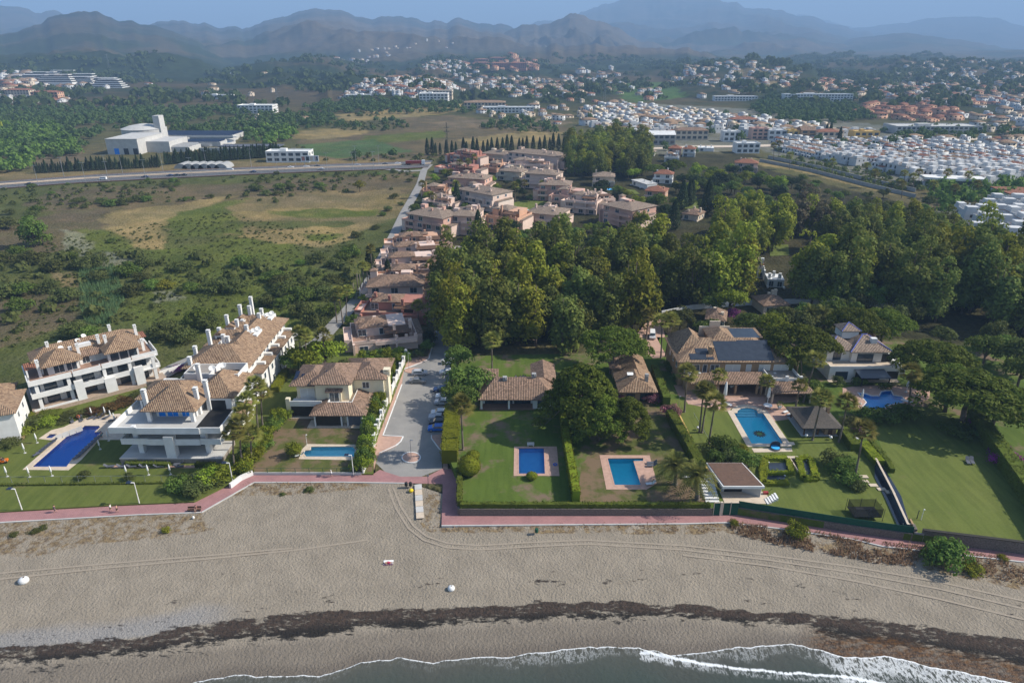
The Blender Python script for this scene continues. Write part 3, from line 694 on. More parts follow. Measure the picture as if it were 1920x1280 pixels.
sheet('lawn', [(1282,952),(1332,952),(1310,905),(1245,770),(1210,752),(1168,752),(1160,800),(1090,870),(1082,945)], GZ+.004, MT['lawn_dry'], holes=[hl['D']])
sheet('lawn', [(1385,940),(1600,975),(1706,990),(1640,870),(1560,780),(1520,752),(1255,748),(1252,770),(1330,880),(1370,900)], GZ+.004, MT['lawn2'], holes=[hl['E']])
sheet('lawn', [(1712,992),(1918,1016),(2010,1030),(1930,930),(1830,790),(1760,765),(1700,760),(1640,795),(1655,850)], GZ+.006, MT['lawn2'])
# ================================================================ POOLS
def pool(key, depth, tile, cop_mat, cop_w, label, floor=None, deck=None):
 pts, z = POOLS[key]; W = hl[key]
 cx = sum(p.x for p in W) / len(W); cy = sum(p.y for p in W) / len(W)
 root = empty('swimming_pool', (cx, cy, z)); tag(root, label, 'swimming pool')
 L = [(p.x - cx, p.y - cy) for p in W]
 area = sum(L[i][0] * L[(i+1) % len(L)][1] - L[(i+1) % len(L)][0] * L[i][1] for i in range(len(L)))
 if area < 0: L = L[::-1]
 m = MB(); k = len(L)
 m.v = [(x, y, .02) for x, y in L] + [(x, y, -depth) for x, y in L]
 for i in range(k): j = (i + 1) % k; m.f.append((i, k + i, k + j, j))
 tr = geometry.tessellate_polygon([[Vector((x, y, 0)) for x, y in L]])
 for t in tr: m.f.append(tuple(k + q for q in t))
 m.build('basin', tile, root)
 wm = MB(); wm.v = [(x, y, -.12) for x, y in L]; wm.f = [tuple(t) for t in tr]
 wm.build('water', MT['water'], root)
 def off(L, d):
  o = []
  for i in range(len(L)):
   a = Vector(L[i-1]); b_ = Vector(L[i]); c = Vector(L[(i+1) % len(L)])
   n1 = Vector(((b_-a).y, -(b_-a).x)).normalized(); n2 = Vector(((c-b_).y, -(c-b_).x)).normalized()
   nn_ = (n1 + n2); nn_ = nn_.normalized() / max(.5, (nn_.normalized()).dot(n1)); o.append(tuple(b_ + nn_ * d))
  return o
 O = off(L, cop_w); I = off(L, -.04); m = MB()
 for i in range(k):
  j = (i + 1) % k; n_ = len(m.v)
  m.v += [(*I[i], .07), (*I[j], .07), (*O[j], .07), (*O[i], .07), (*I[i], -.15), (*I[j], -.15), (*O[j], -.02), (*O[i], -.02)]
  m.f += [(n_, n_+3, n_+2, n_+1), (n_, n_+1, n_+5, n_+4), (n_+3, n_+7, n_+6, n_+2)]
 m.build('coping', cop_mat, root)
 return root, (cx, cy, z)
def deck(px, z, mat, holes=(), name='paving', th=.03): return sheet(name, px, z + th, mat, holes=[[Vector(p) for p in hl[h]] for h in holes], skirt=th + .02)
pA, cA = pool('A', 1.0, MT['pool_dk'], MT['cpaving'], .35, 'large deep blue swimming pool with stepped end on the lawn of the left white apartments')
deck([(42,880),(128,881),(152,862),(186,824),(229,824),(240,790),(225,775),(190,778),(150,785),(120,800),(96,806),(72,822),(104,826)], .3, MT['cpaving'], 'A' if False else ['A','Ak'])
pool('Ak', .5, MT['pool_dk'], MT['cpaving'], .25, 'small blue paddling pool beside the big blue apartment pool')
pB, cB = pool('B', .9, MT['pool_lt'], MT['cpaving'], .3, 'pale turquoise pool in the garden of the cream villa with grey awnings')
deck([(560,860),(662,862),(676,850),(676,833),(576,832),(566,842)], .31, MT['cpaving'], ['B'])
pC, cC = pool('C', 1.2, MT['pool'], MT['paving'], .3, 'rectangular mid blue pool in the lawn left of the tall dark hedge')
deck([(963,891.5),(1049,891.5),(1044,836.5),(964,836.5)], GZ, MT['paving'], ['C'], th=.05)
pD, cD = pool('D', 1.25, MT['pool_cy'], MT['paving'], .3, 'cyan pool with corner steps on pink paving right of the tall hedge')
deck([(1137,917),(1212,917),(1232,905),(1218,853),(1124,852.5)], GZ, MT['paving'], ['D'], th=.05)
m = MB(); p0 = G(1189, 860.5, GZ); c_ = Vector(cD)
for i in range(4): m.box(p0.x - c_.x + .1, p0.y - c_.y - 1.3, -1.2, p0.x - c_.x + 2.6 - i * .6, p0.y - c_.y + .1, -.25 - i * .25)
m.build('steps', MT['pool_lt'], pD)
pE, cE = pool('E', 1.25, MT['pool_cy'], MT['cpaving'], 1.35, 'large bright cyan pool with rounded end and sun mosaic before the ochre mansion')
cs = G(1424, 813, GZ - 1.25); cl = (cs.x - cE[0], cs.y - cE[1])
m = MB(); m.lathe([(1.25, -1.245), (1.25, -1.235)], 24, cl); m.build('mosaic_ring', simple('mosaic_brown', (.16,.13,.08), (.10,.09,.06), 4), pE)
m = MB(); m.lathe([(.62, -1.233), (.62, -1.225)], 20, cl); m.build('mosaic_centre', simple('mosaic_green', (.30,.42,.10), (.2,.34,.08), 4), pE)
m = MB()
for i in range(14):
 a = i / 14 * 6.2832; q = lambda r, t: (cl[0] + r * math.cos(t), cl[1] + r * math.sin(t), -1.24)
 m.face([q(1.2, a - .16), q(1.75, a), q(1.2, a + .16)])
m.build('mosaic_ray', simple('mosaic_dark', (.05,.05,.05), (.03,.03,.04), 4), pE)
steps = MB()
for i, yy in enumerate((0, .8, 1.6)):
 a_ = G(1384, 774, GZ); b_ = G(1420, 774, GZ); steps.box(a_.x - cE[0], a_.y - cE[1] + .1 + yy, -1.2, b_.x - cE[0], a_.y - cE[1] + 3.2, -.95 + i * .3)
steps.build('steps', MT['pool_lt'], pE)
pF, cF = pool('F', 1.0, MT['pool'], MT['white2'], .18, 'free form blue pool below the white villa with blue roof ridges')
deck([(1580,727),(1600,724),(1640,722),(1745,728),(1742,748),(1720,754),(1710,765),(1690,772),(1660,776),(1620,770),(1606,765),(1600,755),(1580,740)], GZ, MT['paving'], ['F'], th=.04)
deck([(1283,744),(1281,735),(1300,728),(1500,728),(1497,752),(1465,756),(1492,784),(1452,789),(1436,772),(1436,772),(1425,764),(1400,758),(1375,763),(1364,771),(1290,757)], GZ, MT['paving'], [], th=.03)
# ================================================================ BUILDING KIT
_wc = {}
def window(root, x, y, z, w, h, face='f', fr='frame', pane='glass', name='window'):
 key = (round(w, 2), round(h, 2), fr, pane)
 if key not in _wc:
  t = .10
  m = MB().box(-w/2 - t, -.06, -t, -w/2, .02, h + t).box(w/2, -.06, -t, w/2 + t, .02, h + t).box(-w/2, -.06, h, w/2, .02, h + t).box(-w/2, -.12, -t, w/2, .02, 0)
  if w > 1.5: m.box(-.04, -.05, 0, .04, .02, h)
  g = MB().box(-w/2, -.03, 0, w/2, .0, h)
  _wc[key] = (m.mesh('window', MT[fr]), g.mesh('pane', MT[pane]))
 a, b_ = _wc[key]; rz = {'f': 0, 'r': math.pi / 2, 'l': -math.pi / 2, 'b': math.pi}[face]
 o = link(name, a, root, (x, y, z), rz); link('pane', b_, o); return o
_cc = {}
def chimney(root, x, y, z, h, s=.45, mat='white', name='chimney'):
 key = (round(h, 1), s, mat)
 if key not in _cc:
  m = MB().box(-s, -s, 0, s, s, h).box(-s - .1, -s - .1, h, s + .1, s + .1, h + .12)
  for sx in (-1, 1):
   for sy in (-1, 1): m.box(sx * s - sx * .0, sy * s, h + .12, sx * (s - .22), sy * (s - .22), h + .5)
  m.box(-s - .05, -s - .05, h + .5, s + .05, s + .05, h + .62)
  _cc[key] = m.mesh('chimney', MT[mat])
 return link(name, _cc[key], root, (x, y, z))
_dm = MB().lathe([(.05, 0), (.05, .5), (.12, .55), (.5, .72), (.7, .98), (.66, .98), (.45, .78), (.05, .68)], 14).mesh('satellite_dish', MT['white'], True)
def dish(root, x, y, z, s=1.0):
 o = link('satellite_dish', _dm, root, (x, y, z), 0, s); o.rotation_euler = (R(40), 0, R(20)); return o
def parapet(m, x0, y0, x1, y1, z, h=1.0, t=.22, sides='flrb'):
 if 'f' in sides: m.box(x0, y0, z, x1, y0 + t, z + h)
 if 'b' in sides: m.box(x0, y1 - t, z, x1, y1, z + h)
 if 'l' in sides: m.box(x0, y0 + t, z, x0 + t, y1 - t, z + h)
 if 'r' in sides: m.box(x1 - t, y0 + t, z, x1, y1 - t, z + h)
def apartment_left():
 a = G(72, 775, .3); b_ = G(312, 712, .3); v = b_ - a; W = v.length; rz = math.atan2(v.y, v.x)
 r = empty('apartment_building', a, rz)
 tag(r, 'white three storey apartment block with tiled hip roofs behind the big blue pool', 'apartment building')
 D = 15; ST = 3.5; P = 1.0
 MB().box(-1.0, -1.0, -.6, W, D, P).build('plinth', MT['ochre'] if False else simple('plinth_stone', (.42,.32,.24), (.32,.24,.18), 2), r)
 MB().box(2.0, 2.8, P, W - 2.4, D, P + 2 * ST).build('wall', MT['white'], r)
 sl = MB()
 for i, z in enumerate((P + ST - .35, P + 2 * ST - .35)):
  sl.box(0, 0, z, W - 1.0, D - .3, z + .35)
 sl.build('floor_slab', MT['white'], r)
 MB().box(.3, .3, P + 2 * ST + .003, W - 1.4, D - .6, P + 2 * ST + .03).build('terrace_floor', MT['redtile'], r)
 for i, z in enumerate((P + ST - .40, P + 2 * ST - .40)):
  for (x0, x1, dy) in ((-.3, W*.30, 0), (W*.31, W*.52, -.5 if i == 0 else -.2), (W*.53, W*.76, .2), (W*.77, W - .6, .8)):
   m = MB(); m.box(x0, -.35 + dy, z, x1, -.1 + dy, z + 1.35)
   if dy < 0: m.box(x0, -.1 + dy, z, x0 + .2, .6, z + 1.35); m.box(x1 - .2, -.1 + dy, z, x1, .6, z + 1.35)
   m.build('balcony', MT['white'], r)
  m = MB(); m.box(-.35, -.1, z, -.1, D * .8, z + 1.35); m.build('balcony', MT['white'], r)
  m = MB(); m.box(W - .85, 1.0, z, W - .6, D * .6, z + 1.35); m.build('balcony', MT['white'], r)
 m = MB(); m.box(-.6, -.8, P, W*.30, -.6, P + .5); m.build('garden_parapet', MT['white2'], r)
 for x in (1.2, W*.27, W*.54, W*.74, W*.93):
  MB().box(x - .4, .1, P, x + .4, 1.0, P + 2 * ST - .4).build('pier', MT['white'], r)
 for x, w_, h in ((W*.30, 2.0, 5.2), (W*.52, 2.6, 4.0), (W*.76, 2.2, 5.0)):
  MB().box(x, -.95, -.3, x + w_, .3, P + h).build('wall_panel', MT['white'], r)
 for f in range(2):
  for x in (4.2, 8.4, 12.6, 17.0, 21.0, 25.2):
   if x < W - 3: window(r, x, 2.79, P + f * ST + .1, 2.6, 2.4, 'f', 'dframe')
  for y in (6, 10): window(r, 1.99, y, P + f * ST + .1, 2.4, 2.3, 'l', 'dframe')
 z = P + 2 * ST
 ph = MB(); ph.box(4.5, 3.2, z, 11.5, D - 1, z + 2.9); ph.box(11.5, 5.8, z, 18.5, D - 1, z + 2.6); ph.box(18.0, 2.6, z, 25.4, D - 1, z + 2.9); ph.build('penthouse_wall', MT['white'], r)
 rf = MB(); rf.hip(4.0, 2.0, 11.5, 9.6, z + 2.9, 2.7, .9); rf.hip(18.0, 1.6, 25.2, 9.0, z + 2.9, 3.0, .9); rf.build('roof', MT['tile'], r)
 rf = MB(); rf.hip(2.2, 7.5, 27, D - .4, z + 2.75, 2.4, .6); rf.build('roof', MT['tile'], r)
 rf = MB(); rf.shed(12.2, 4.6, 17.2, 8.0, z + 2.2, z + 3.2); rf.build('roof', MT['tile2'], r)
 MB().box(12.4, 8.2, z + 3.0, 15.6, 9.6, z + 4.5).build('roof_terrace_wall', MT['white2'], r)
 for x0, x1 in ((1.0, 4.0),):
  MB().shed(-.1, 4.2, 3.6, 8.2, z + 2.3, z + 2.6, .12).build('awning', MT['tile3'], r)
  for x in (0.1, 3.3): MB().box(x, 4.3, z, x + .35, 4.65, z + 2.3).build('pier', MT['white'], r)
 MB().shed(25.6, 9, 29, 13, z + 2.3, z + 2.6, .12).build('awning', MT['tile3'], r)
 for x in (7.0, 9.8): window(r, x, 3.19, z + .1, 2.2, 2.3, 'f')
 window(r, 13.3, 5.79, z + .1, 1.8, 2.1, 'f'); window(r, 16.2, 5.79, z + .1, 1.4, 2.1, 'f', pane='shutter')
 for x in (19.6, 21.8, 24.0): window(r, x, 2.59, z + .1, 1.7, 2.3, 'f', 'dframe')
 for x, y, h in ((2.8, 3.4, 4.6), (6.2, 10.6, 6.2), (10.6, 6.6, 5.0), (12.2, 5.6, 5.8), (17.4, 8.4, 6.0), (18.8, 6.2, 6.2), (26.6, 8.8, 6.4), (27.0, 5.0, 3.4), (21, 12, 6.8)):
  chimney(r, x, y, z, h - .5, .34)
 for x, y, zz in ((9, 12.6, 5.0), (14.6, 13.4, 5.2), (12.8, 10.8, 5.2), (8.6, 8.0, 5.2)): dish(r, x, y, z + zz - .8, .9)
 return r
apartment_left()
def edge_building():
 a = G(0, 833, .3); r = empty('apartment_building', (a.x, a.y, .3), R(24))
 tag(r, 'plain white two storey building cut off by the left picture edge', 'apartment building')
 MB().box(-16, 0, -.5, 4.3, 12, 7.4).build('wall', MT['white'], r)
 MB().hip(-16, 0, 4.3, 12, 7.4, 3.0, .7).build('roof', MT['tile'], r)
 MB().box(4.3, -0, -.3, 4.6, 12, .8).build('plinth', MT['ochre'], r)
 for y in (3.5, 8.5):
  window(r, 4.31, y, 1.4, 1.2, 1.3, 'r'); window(r, 4.31, y, 4.6, 1.2, 1.3, 'r')
 MB().box(-14, 12, -.5, 1, 20, 6.2).build('wall', MT['white'], r); MB().hip(-14, 12.1, 1, 20, 6.2, 2.4, .6).build('roof', MT['tile'], r)
edge_building()
def block_front():
 a = G(234, 862, .3); b_ = G(416, 862, .3); W = b_.x - a.x
 r = empty('apartment_building', a)
 tag(r, 'white apartment block nearest the beach with long balconies and a pyramid roofed penthouse', 'apartment building')
 P, ST, D = 1.1, 3.4, 25
 MB().box(-.2, -1.2, -.4, W + .6, 6.5, P).build('plinth', simple('plinth_rubble', (.34,.29,.24), (.22,.19,.16), 3, bmp=.6), r)
 MB().box(-.3, -1.3, P, W + .7, 6, P + .12).build('terrace_floor', MT['lgrey'], r)
 MB().box(2.2, 4.2, P, W - 3.2, D, P + 2 * ST).build('wall', MT['white'], r)
 sl = MB(); sl.box(.2, .2, P + ST - .3, W + .5, 8, P + ST); sl.box(-1.2, -.8, P + 2 * ST - .3, W + 1.4, D, P + 2 * ST); sl.build('floor_slab', MT['white'], r)
 for f, z, x0, x1, y0 in ((1, P + ST - .45, .2, W + .6, 0.0), (2, P + 2 * ST - .45, -1.2, W + 1.5, -1.0)):
  m = MB(); m.box(x0, y0, z, x0 + 6.2, y0 + .25, z + 1.45); m.build('balcony', MT['white2'], r)
  m = MB(); m.box(x0 + 6.2, y0 - .35, z, x1 - 4.5, y0 - .1, z + 1.5); m.build('balcony', MT['white2'], r)
  m = MB(); m.box(x1 - 4.5, y0 - .1, z, x1, y0 + .15, z + 1.45); m.box(x1 - .25, y0 + .15, z, x1, 7.5, z + 1.45); m.build('balcony', MT['white'], r)
  m = MB(); m.box(x0, y0 + .25, z, x0 + .25, D * .55, z + 1.45); m.build('balcony', MT['white'], r)
 for x in (3.1, W - 3.6):
  MB().box(x, 1.0, P, x + 1.1, 2.1, P + ST - .3).build('pier', MT['white2'], r); MB().box(x - .6, 1.0, P + ST, x + .5, 2.1, P + 2 * ST - .3).build('pier', MT['white2'], r)
 MB().box(W * .47, -1.0, P, W * .47 + 2.1, .6, P + 2 * ST - 1.4).build('wall_panel', MT['white'], r)
 for f in range(2):
  for x, w_ in ((5.4, 3.2), (8.6, 1.4), (13.4, 1.6), (16.4, 3.0)):
   window(r, x, 4.19, P + .15 + f * ST, w_, 2.4, 'f', 'dframe')
  for y in (8, 13, 18): window(r, W - 3.19, y, P + .3 + f * ST, 2.2, 2.2, 'r', 'dframe')
 z = P + 2 * ST
 MB().box(-.6, -.4, z + .003, W + .9, D - .4, z + .03).build('terrace_floor', MT['lgrey'], r)
 MB().box(W - 4.6, .2, z + .035, W + .8, 9.0, z + .07).build('terrace_mat', MT['black'], r)
 MB().box(6.2, 5.6, z, 15.2, 13, z + 2.9).build('penthouse_wall', MT['white'], r)
 for x in (5.4, 15.0): MB().box(x, 3.0, z, x + .8, 3.8, z + 2.9).build('pier', MT['white'], r)
 for x, w_ in ((7.5, 1.5), (9.9, 2.4), (12.8, 1.6)): window(r, x, 5.59, z + .1, w_, 2.4, 'f', pane='pool_dk')
 MB().hip(5.0, 3.0, 16.2, 12.6, z + 2.9, 3.9, .6).build('roof', MT['tile'], r)
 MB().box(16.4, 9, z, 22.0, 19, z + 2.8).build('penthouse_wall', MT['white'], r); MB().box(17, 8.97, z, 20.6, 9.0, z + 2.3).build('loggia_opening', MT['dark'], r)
 MB().hip(13.5, 9.6, 22.2, 21, z + 2.8, 3.6, .7).build('roof', MT['tile'], r)
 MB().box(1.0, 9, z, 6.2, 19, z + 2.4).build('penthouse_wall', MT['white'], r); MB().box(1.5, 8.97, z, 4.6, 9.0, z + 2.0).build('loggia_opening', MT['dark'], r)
 MB().hip(.4, 9.4, 13, 18, z + 2.4, 2.6, .6).build('roof', MT['tile'], r)
 MB().box(7, 19, z, 14, 24.5, z + 4.2).build('penthouse_wall', MT['white'], r); MB().box(7.3, 19.3, z + 4.21, 13.7, 24.2, z + 4.25).build('terrace_floor', MT['gravel'], r)
 m = MB(); parapet(m, 14, 17, 21, 23.5, z + 3.2, 1.8); m.build('roof_terrace_wall', MT['white'], r)
 for x, y, h in ((3.8, 6.6, 6.4), (15.4, 6.8, 6.8), (16.9, 8.8, 7.6), (12.0, 16.5, 8)): chimney(r, x, y, z, h - .6, .42)
 for x, y, zz in ((9.8, 20.5, 4.6), (14.4, 18.6, 5.4), (16, 21, 5.0)): dish(r, x, y, z + zz, 1.1)
 MB().box(3.2, -.2, z + .03, 4.0, .6, z + .8).build('planter', MT['white2'], r)
block_front()
def block_long():
 z0 = 10.2
 L = G(346, 690, z0); Rr = G(462, 691, z0); BR = G(548, 600, z0); W = Rr.x - L.x; D = BR.y - Rr.y
 r = empty('apartment_building', (L.x, L.y, .3)); H = z0 - .3
 tag(r, 'long white apartment terrace with a dozen chimneys running inland beside the palm row', 'apartment building')
 MB().box(1.0, 2.6, -.5, W - 1.0, D, H - 2.9).build('wall', MT['white'], r)
 m = MB(); m.box(1.0, 2.6, H - 2.9, W - 1.0, D, H + .0); m.build('upper_wall', MT['white'], r)
 MB().box(-.8, -5.2, -.5, W - 2, 2.6, H - 3.2).build('wall', MT['white'], r)
 MB().box(-.7, -5.1, H - 3.2 + .003, W - 2.1, 2.5, H - 3.17).build('terrace_floor', MT['redtile'], r)
 m = MB(); parapet(m, -1.0, -5.4, W - 1.8, 2.6, H - 3.5, 1.3, .25, 'flr'); m.build('balcony', MT['white'], r)
 for x in (1.2, 9.2): MB().box(x, -.2, H - 3.2, x + .7, .5, H).build('pier', MT['white'], r)
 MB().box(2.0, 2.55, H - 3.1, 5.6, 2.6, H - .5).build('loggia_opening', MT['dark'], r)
 window(r, 12.2, 2.59, H - 2.9, 1.1, 2.1, 'f', pane='dark');
 MB().shed(4.6, -1.6, 10.4, 2.5, H - .9, H - .6, .12).build('pergola', MT['wood'], r)
 rf = MB(); rf.hip(0, 0, W, W * .8, H, 3.8, .7); rf.build('roof', MT['tile'], r)
 rf = MB(); rf.hip(W * .30, 4, W, D, H + .05, 3.4, .6); rf.build('roof', MT['tile'], r)
 for i in range(3):
  y = 14 + i * (D - 16) / 3
  MB().hip(-.4 + i * .8, y, W * .72, y + 8.4, H + .02, 2.9, .5).build('roof', MT['tile'], r)
  MB().box(1.8 + i * .8, y + 1.5, H + .6, 4.2 + i * .8, y + 4.4, H + 2.5).build('dormer', MT['white'], r)
  window(r, 3.0 + i * .8, y + 1.49, H + .8, 1.3, 1.2, 'f', pane='glass')
  MB().hip(1.7 + i * .8, y + 1.4, 4.3 + i * .8, y + 4.4, H + 2.5, .8, .15, .1, .9).build('dormer_roof', MT['tile'], r)
  m = MB(); parapet(m, 4.2, y - 3.0, 9.4, y + .2, H + .5, 1.3); m.build('roof_terrace_wall', MT['white'], r)
 for i in range(5):
  y = 4 + i * (D - 4) / 5
  MB().box(W - 1.0, y, -.5, W + 1.8, y + 4.6, H - 3.4).build('bay_wall', MT['white'], r)
  MB().shed(W - .8, y - .3, W + 2.4, y + 4.9, H - 3.4, H - 3.3, .2).build('bay_roof', MT['tile'], r)
  MB().box(W - .98, y + 4.7, H - 3.6, W + 1.2, y + (D - 4) / 5 - .1, H - 2.5).build('balcony', MT['white'], r)
  for zz in (.8, 4.0): window(r, W + 1.81, y + 2.3, zz, 1.2, 1.5, 'r')
  window(r, W - .99, y + 2.3, H - 2.3, 1.2, 1.5, 'r'); window(r, W - .99, y + 5.6, H - 2.3, 1.0, 1.5, 'r')
 MB().box(W - 4.4, -6.6, -.5, W + 1.2, 2, H - 4.2).build('wall', MT['white'], r); MB().hip(W - 4.6, -6.8, W + 1.4, 2.1, H - 4.2, 2.6, .6).build('roof', MT['tile'], r)
 MB().box(W - 1.4, -13.5, -.5, W + 2.6, -6, H - 6.4).build('wall', MT['white'], r); MB().hip(W - 1.6, -13.7, W + 2.8, -5.9, H - 6.4, 1.6, .5).build('roof', MT['tile'], r)
 for x, y, h in ((1.4, .6, 3.4), (-.2, 7.5, 3.3), (2.6, 10.6, 6.6), (5.6, 12.2, 4.6), (6.6, 12.4, 4.0), (10.2, 17, 5.4), (2.4, 17.5, 4.4), (2.8, 22.5, 6.2), (5.4, 22.6, 4.8), (6.2, 24.6, 4.0), (10.6, 26, 5.4), (4.2, 29, 6.8), (6.6, 29.8, 6.2), (9.8, D - 3, 5.2), (5.6, D + 1.0, 7.4)):
  chimney(r, x, y, H, h - 1.1, .42)
 for q, y in enumerate((15.5, 27.5)):
  m = MB(); m.box(W * .64, y, H + 1.6, W * .64 + 3.2, y + 4.4, H + 2.6); m.build('roof_well', MT['white2'], r)
  for k in range(3): dish(r, W * .64 + .9 + k * .7, y + 1 + k * 1.3, H + 2.5, 1.0)
block_long()
def cream_villa():
 a = G(545, 782, .3); r = empty('villa', a)
 tag(r, 'cream two storey villa with solar panels and grey awnings beside the car park wall', 'villa')
 x1 = G(605, 782, .3).x - a.x; xw0 = G(589, 799.4, .3).x - a.x; yw = G(589, 799.4, .3).y - a.y; xw1 = G(683.5, 799.4, .3).x - a.x
 T = 3.7
 MB().box(-1.2, -.7, -.3, x1 + 1, 9, .12).build('terrace_floor', MT['cpaving'], r)
 MB().box(xw0 - 1.5, yw - .8, -.3, xw1 + 1.0, yw + 3, .12).build('terrace_floor', MT['cpaving'], r)
 MB().box(.8, 2.2, 0, xw1, 14, T).build('wall', MT['cream'], r)
 MB().box(-.6, -.3, 0, .4, .7, T + 1.6).build('pier', MT['cream'], r)
 MB().box(-.6, .7, 0, -.2, 9, 1.4).build('wall', MT['cream'], r)
 m = MB(); m.box(.4, -.2, T - .5, x1 + .3, .1, T - .1); m.box(.4, -.1, T - .1, x1 + .3, 3.0, T + .05); m.box(.4, -.25, T + .05, x1 + .3, -.05, T + .95); m.build('balcony', MT['white2'], r)
 MB().box(.5, .0, .35, x1, .06, T - .55).build('awning', MT['awning'], r)
 MB().box(xw0 + .5, yw + 1.5, 0, xw1 - .1, 2.2, T).build('wall', MT['cream'], r)
 for x in (xw0 + .2, xw0 + 6.6, xw0 + 8.1, xw1 - .7): MB().box(x, yw, 0, x + .35, yw + .35, T - .5).build('pier', MT['white2'], r)
 MB().box(xw0 + .6, yw + .1, .3, xw0 + 6.6, yw + .16, T - .6).build('awning', MT['awning'], r)
 MB().box(xw0 + 8.5, yw + .1, .3, xw1 - .7, yw + .16, T - .6).build('awning', MT['awning2'], r)
 rf = MB(); o = .7
 X0, X1, Y0, Y1 = xw0 - o, xw1 + o, yw - o, 6.0; i0, i1, j0 = xw0 + 3.0, xw1 - 3.2, yw + 3.2; zt = T + 1.3
 rf.face([(X0,Y0,T-.3),(X1,Y0,T-.3),(i1,j0,zt),(i0,j0,zt)]); rf.face([(X1,Y0,T-.3),(X1,Y1,T-.3),(i1,Y1,zt),(i1,j0,zt)]); rf.face([(X0,2.0,T-.3),(X0,Y0,T-.3),(i0,j0,zt),(i0,2.0,zt)])
 rf.face([(X0,Y0,T-.5),(X0,Y0,T-.3),(X0,2,T-.3),(X0,2,T-.5)]); rf.face([(X0,Y0,T-.5),(X1,Y0,T-.5),(X1,Y0,T-.3),(X0,Y0,T-.3)]); rf.face([(X1,Y0,T-.5),(X1,Y1,T-.5),(X1,Y1,T-.3),(X1,Y0,T-.3)])
 rf.build('roof', MT['tile2'], r)
 m = MB(); m.box(i0, j0, T, i1, 6.2, T + .35); m.build('roof_terrace', MT['cpaving'], r)
 m = MB(); parapet(m, i0 - .02, j0 - .02, i1 + .02, 6.2, T + .35, .95, .2, 'flr'); m.build('parapet', MT['white'], r)
 U = 8.0
 MB().box(1.4, 3.0, T, x1 + 2.0, 13, U - .3).build('wall', MT['cream'], r)
 MB().box(x1 - 1.4, 1.4, T, x1 + 6.8, 12, U + .7).build('wall', MT['cream'], r)
 MB().box(x1 + 6.8, 6.2, T, x1 + 14.5, 15, U - .3).build('wall', MT['cream'], r)
 MB().hip(.6, 2.2, x1 + 1.5, 13.5, U - .3, 2.2, .6).build('roof', MT['tile2'], r)
 MB().hip(x1 - 1.8, 1.0, x1 + 7.2, 12.4, U + .7, 2.4, .6).build('roof', MT['tile2'], r)
 MB().hip(x1 + 6.4, 5.8, x1 + 14.9, 15.4, U - .3, 2.1, .6).build('roof', MT['tile2'], r)
 MB().box(x1 + 12.8, 7, 0, x1 + 15.6, 10, U - .1).build('wall', MT['cream'], r); chimney(r, x1 + 15.2, 8.4, U - .4, 1.2, .8, 'cream')
 MB().box(x1 + 2, 15, 0, x1 + 13, 26, 3.6).build('wall', MT['cream'], r); MB().hip(x1 + 1.6, 14.6, x1 + 13.4, 26.4, 3.6, 3.0, .6).build('roof', MT['tile2'], r)
 window(r, 4.0, 2.99, T + .3, 3.4, 2.4, 'f', pane='shutter'); window(r, 8.0, 2.99, T + .3, 2.4, 2.4, 'f', pane='shutter')
 MB().box(x1 + 1.6, .7, T + .3, x1 + 5.0, 1.4, T + 3.0).build('bay_wall', MT['cream'], r); window(r, x1 + 3.3, .69, T + .45, 2.2, 2.3, 'f')
 MB().shed(x1 + 1.2, .2, x1 + 5.4, 1.6, T + 3.0, T + 3.7, .15).build('porch_roof', MT['tile2'], r)
 window(r, x1 + 10.0, 6.19, T + 1.3, 1.6, 1.6, 'f'); window(r, xw1 + .01, 4, 1.0, 1.4, 1.6, 'r'); window(r, xw1 + .01, 10, 1.0, 1.4, 1.6, 'r')
 def panels(x, y, z, nx, ny, slope):
  o = MB()
  for i in range(nx):
   for j in range(ny): o.box(x*0 + i * 1.05, j * 1.7, 0, i * 1.05 + 1.0, j * 1.7 + 1.62, .05)
  p = o.build('solar_panel', MT['solar'], r, (x, y, z)); p.rotation_euler = (slope, 0, 0)
 panels(2.4, 2.4, U + .12, 5, 2, R(21)); panels(x1 - .4, 1.6, U + 1.2, 5, 1, R(22)); panels(x1 + .8, 3.4, U + 1.95, 2, 1, R(22))
 panels(.4, 4.4, U + .2, 1, 2, R(15))
cream_villa()
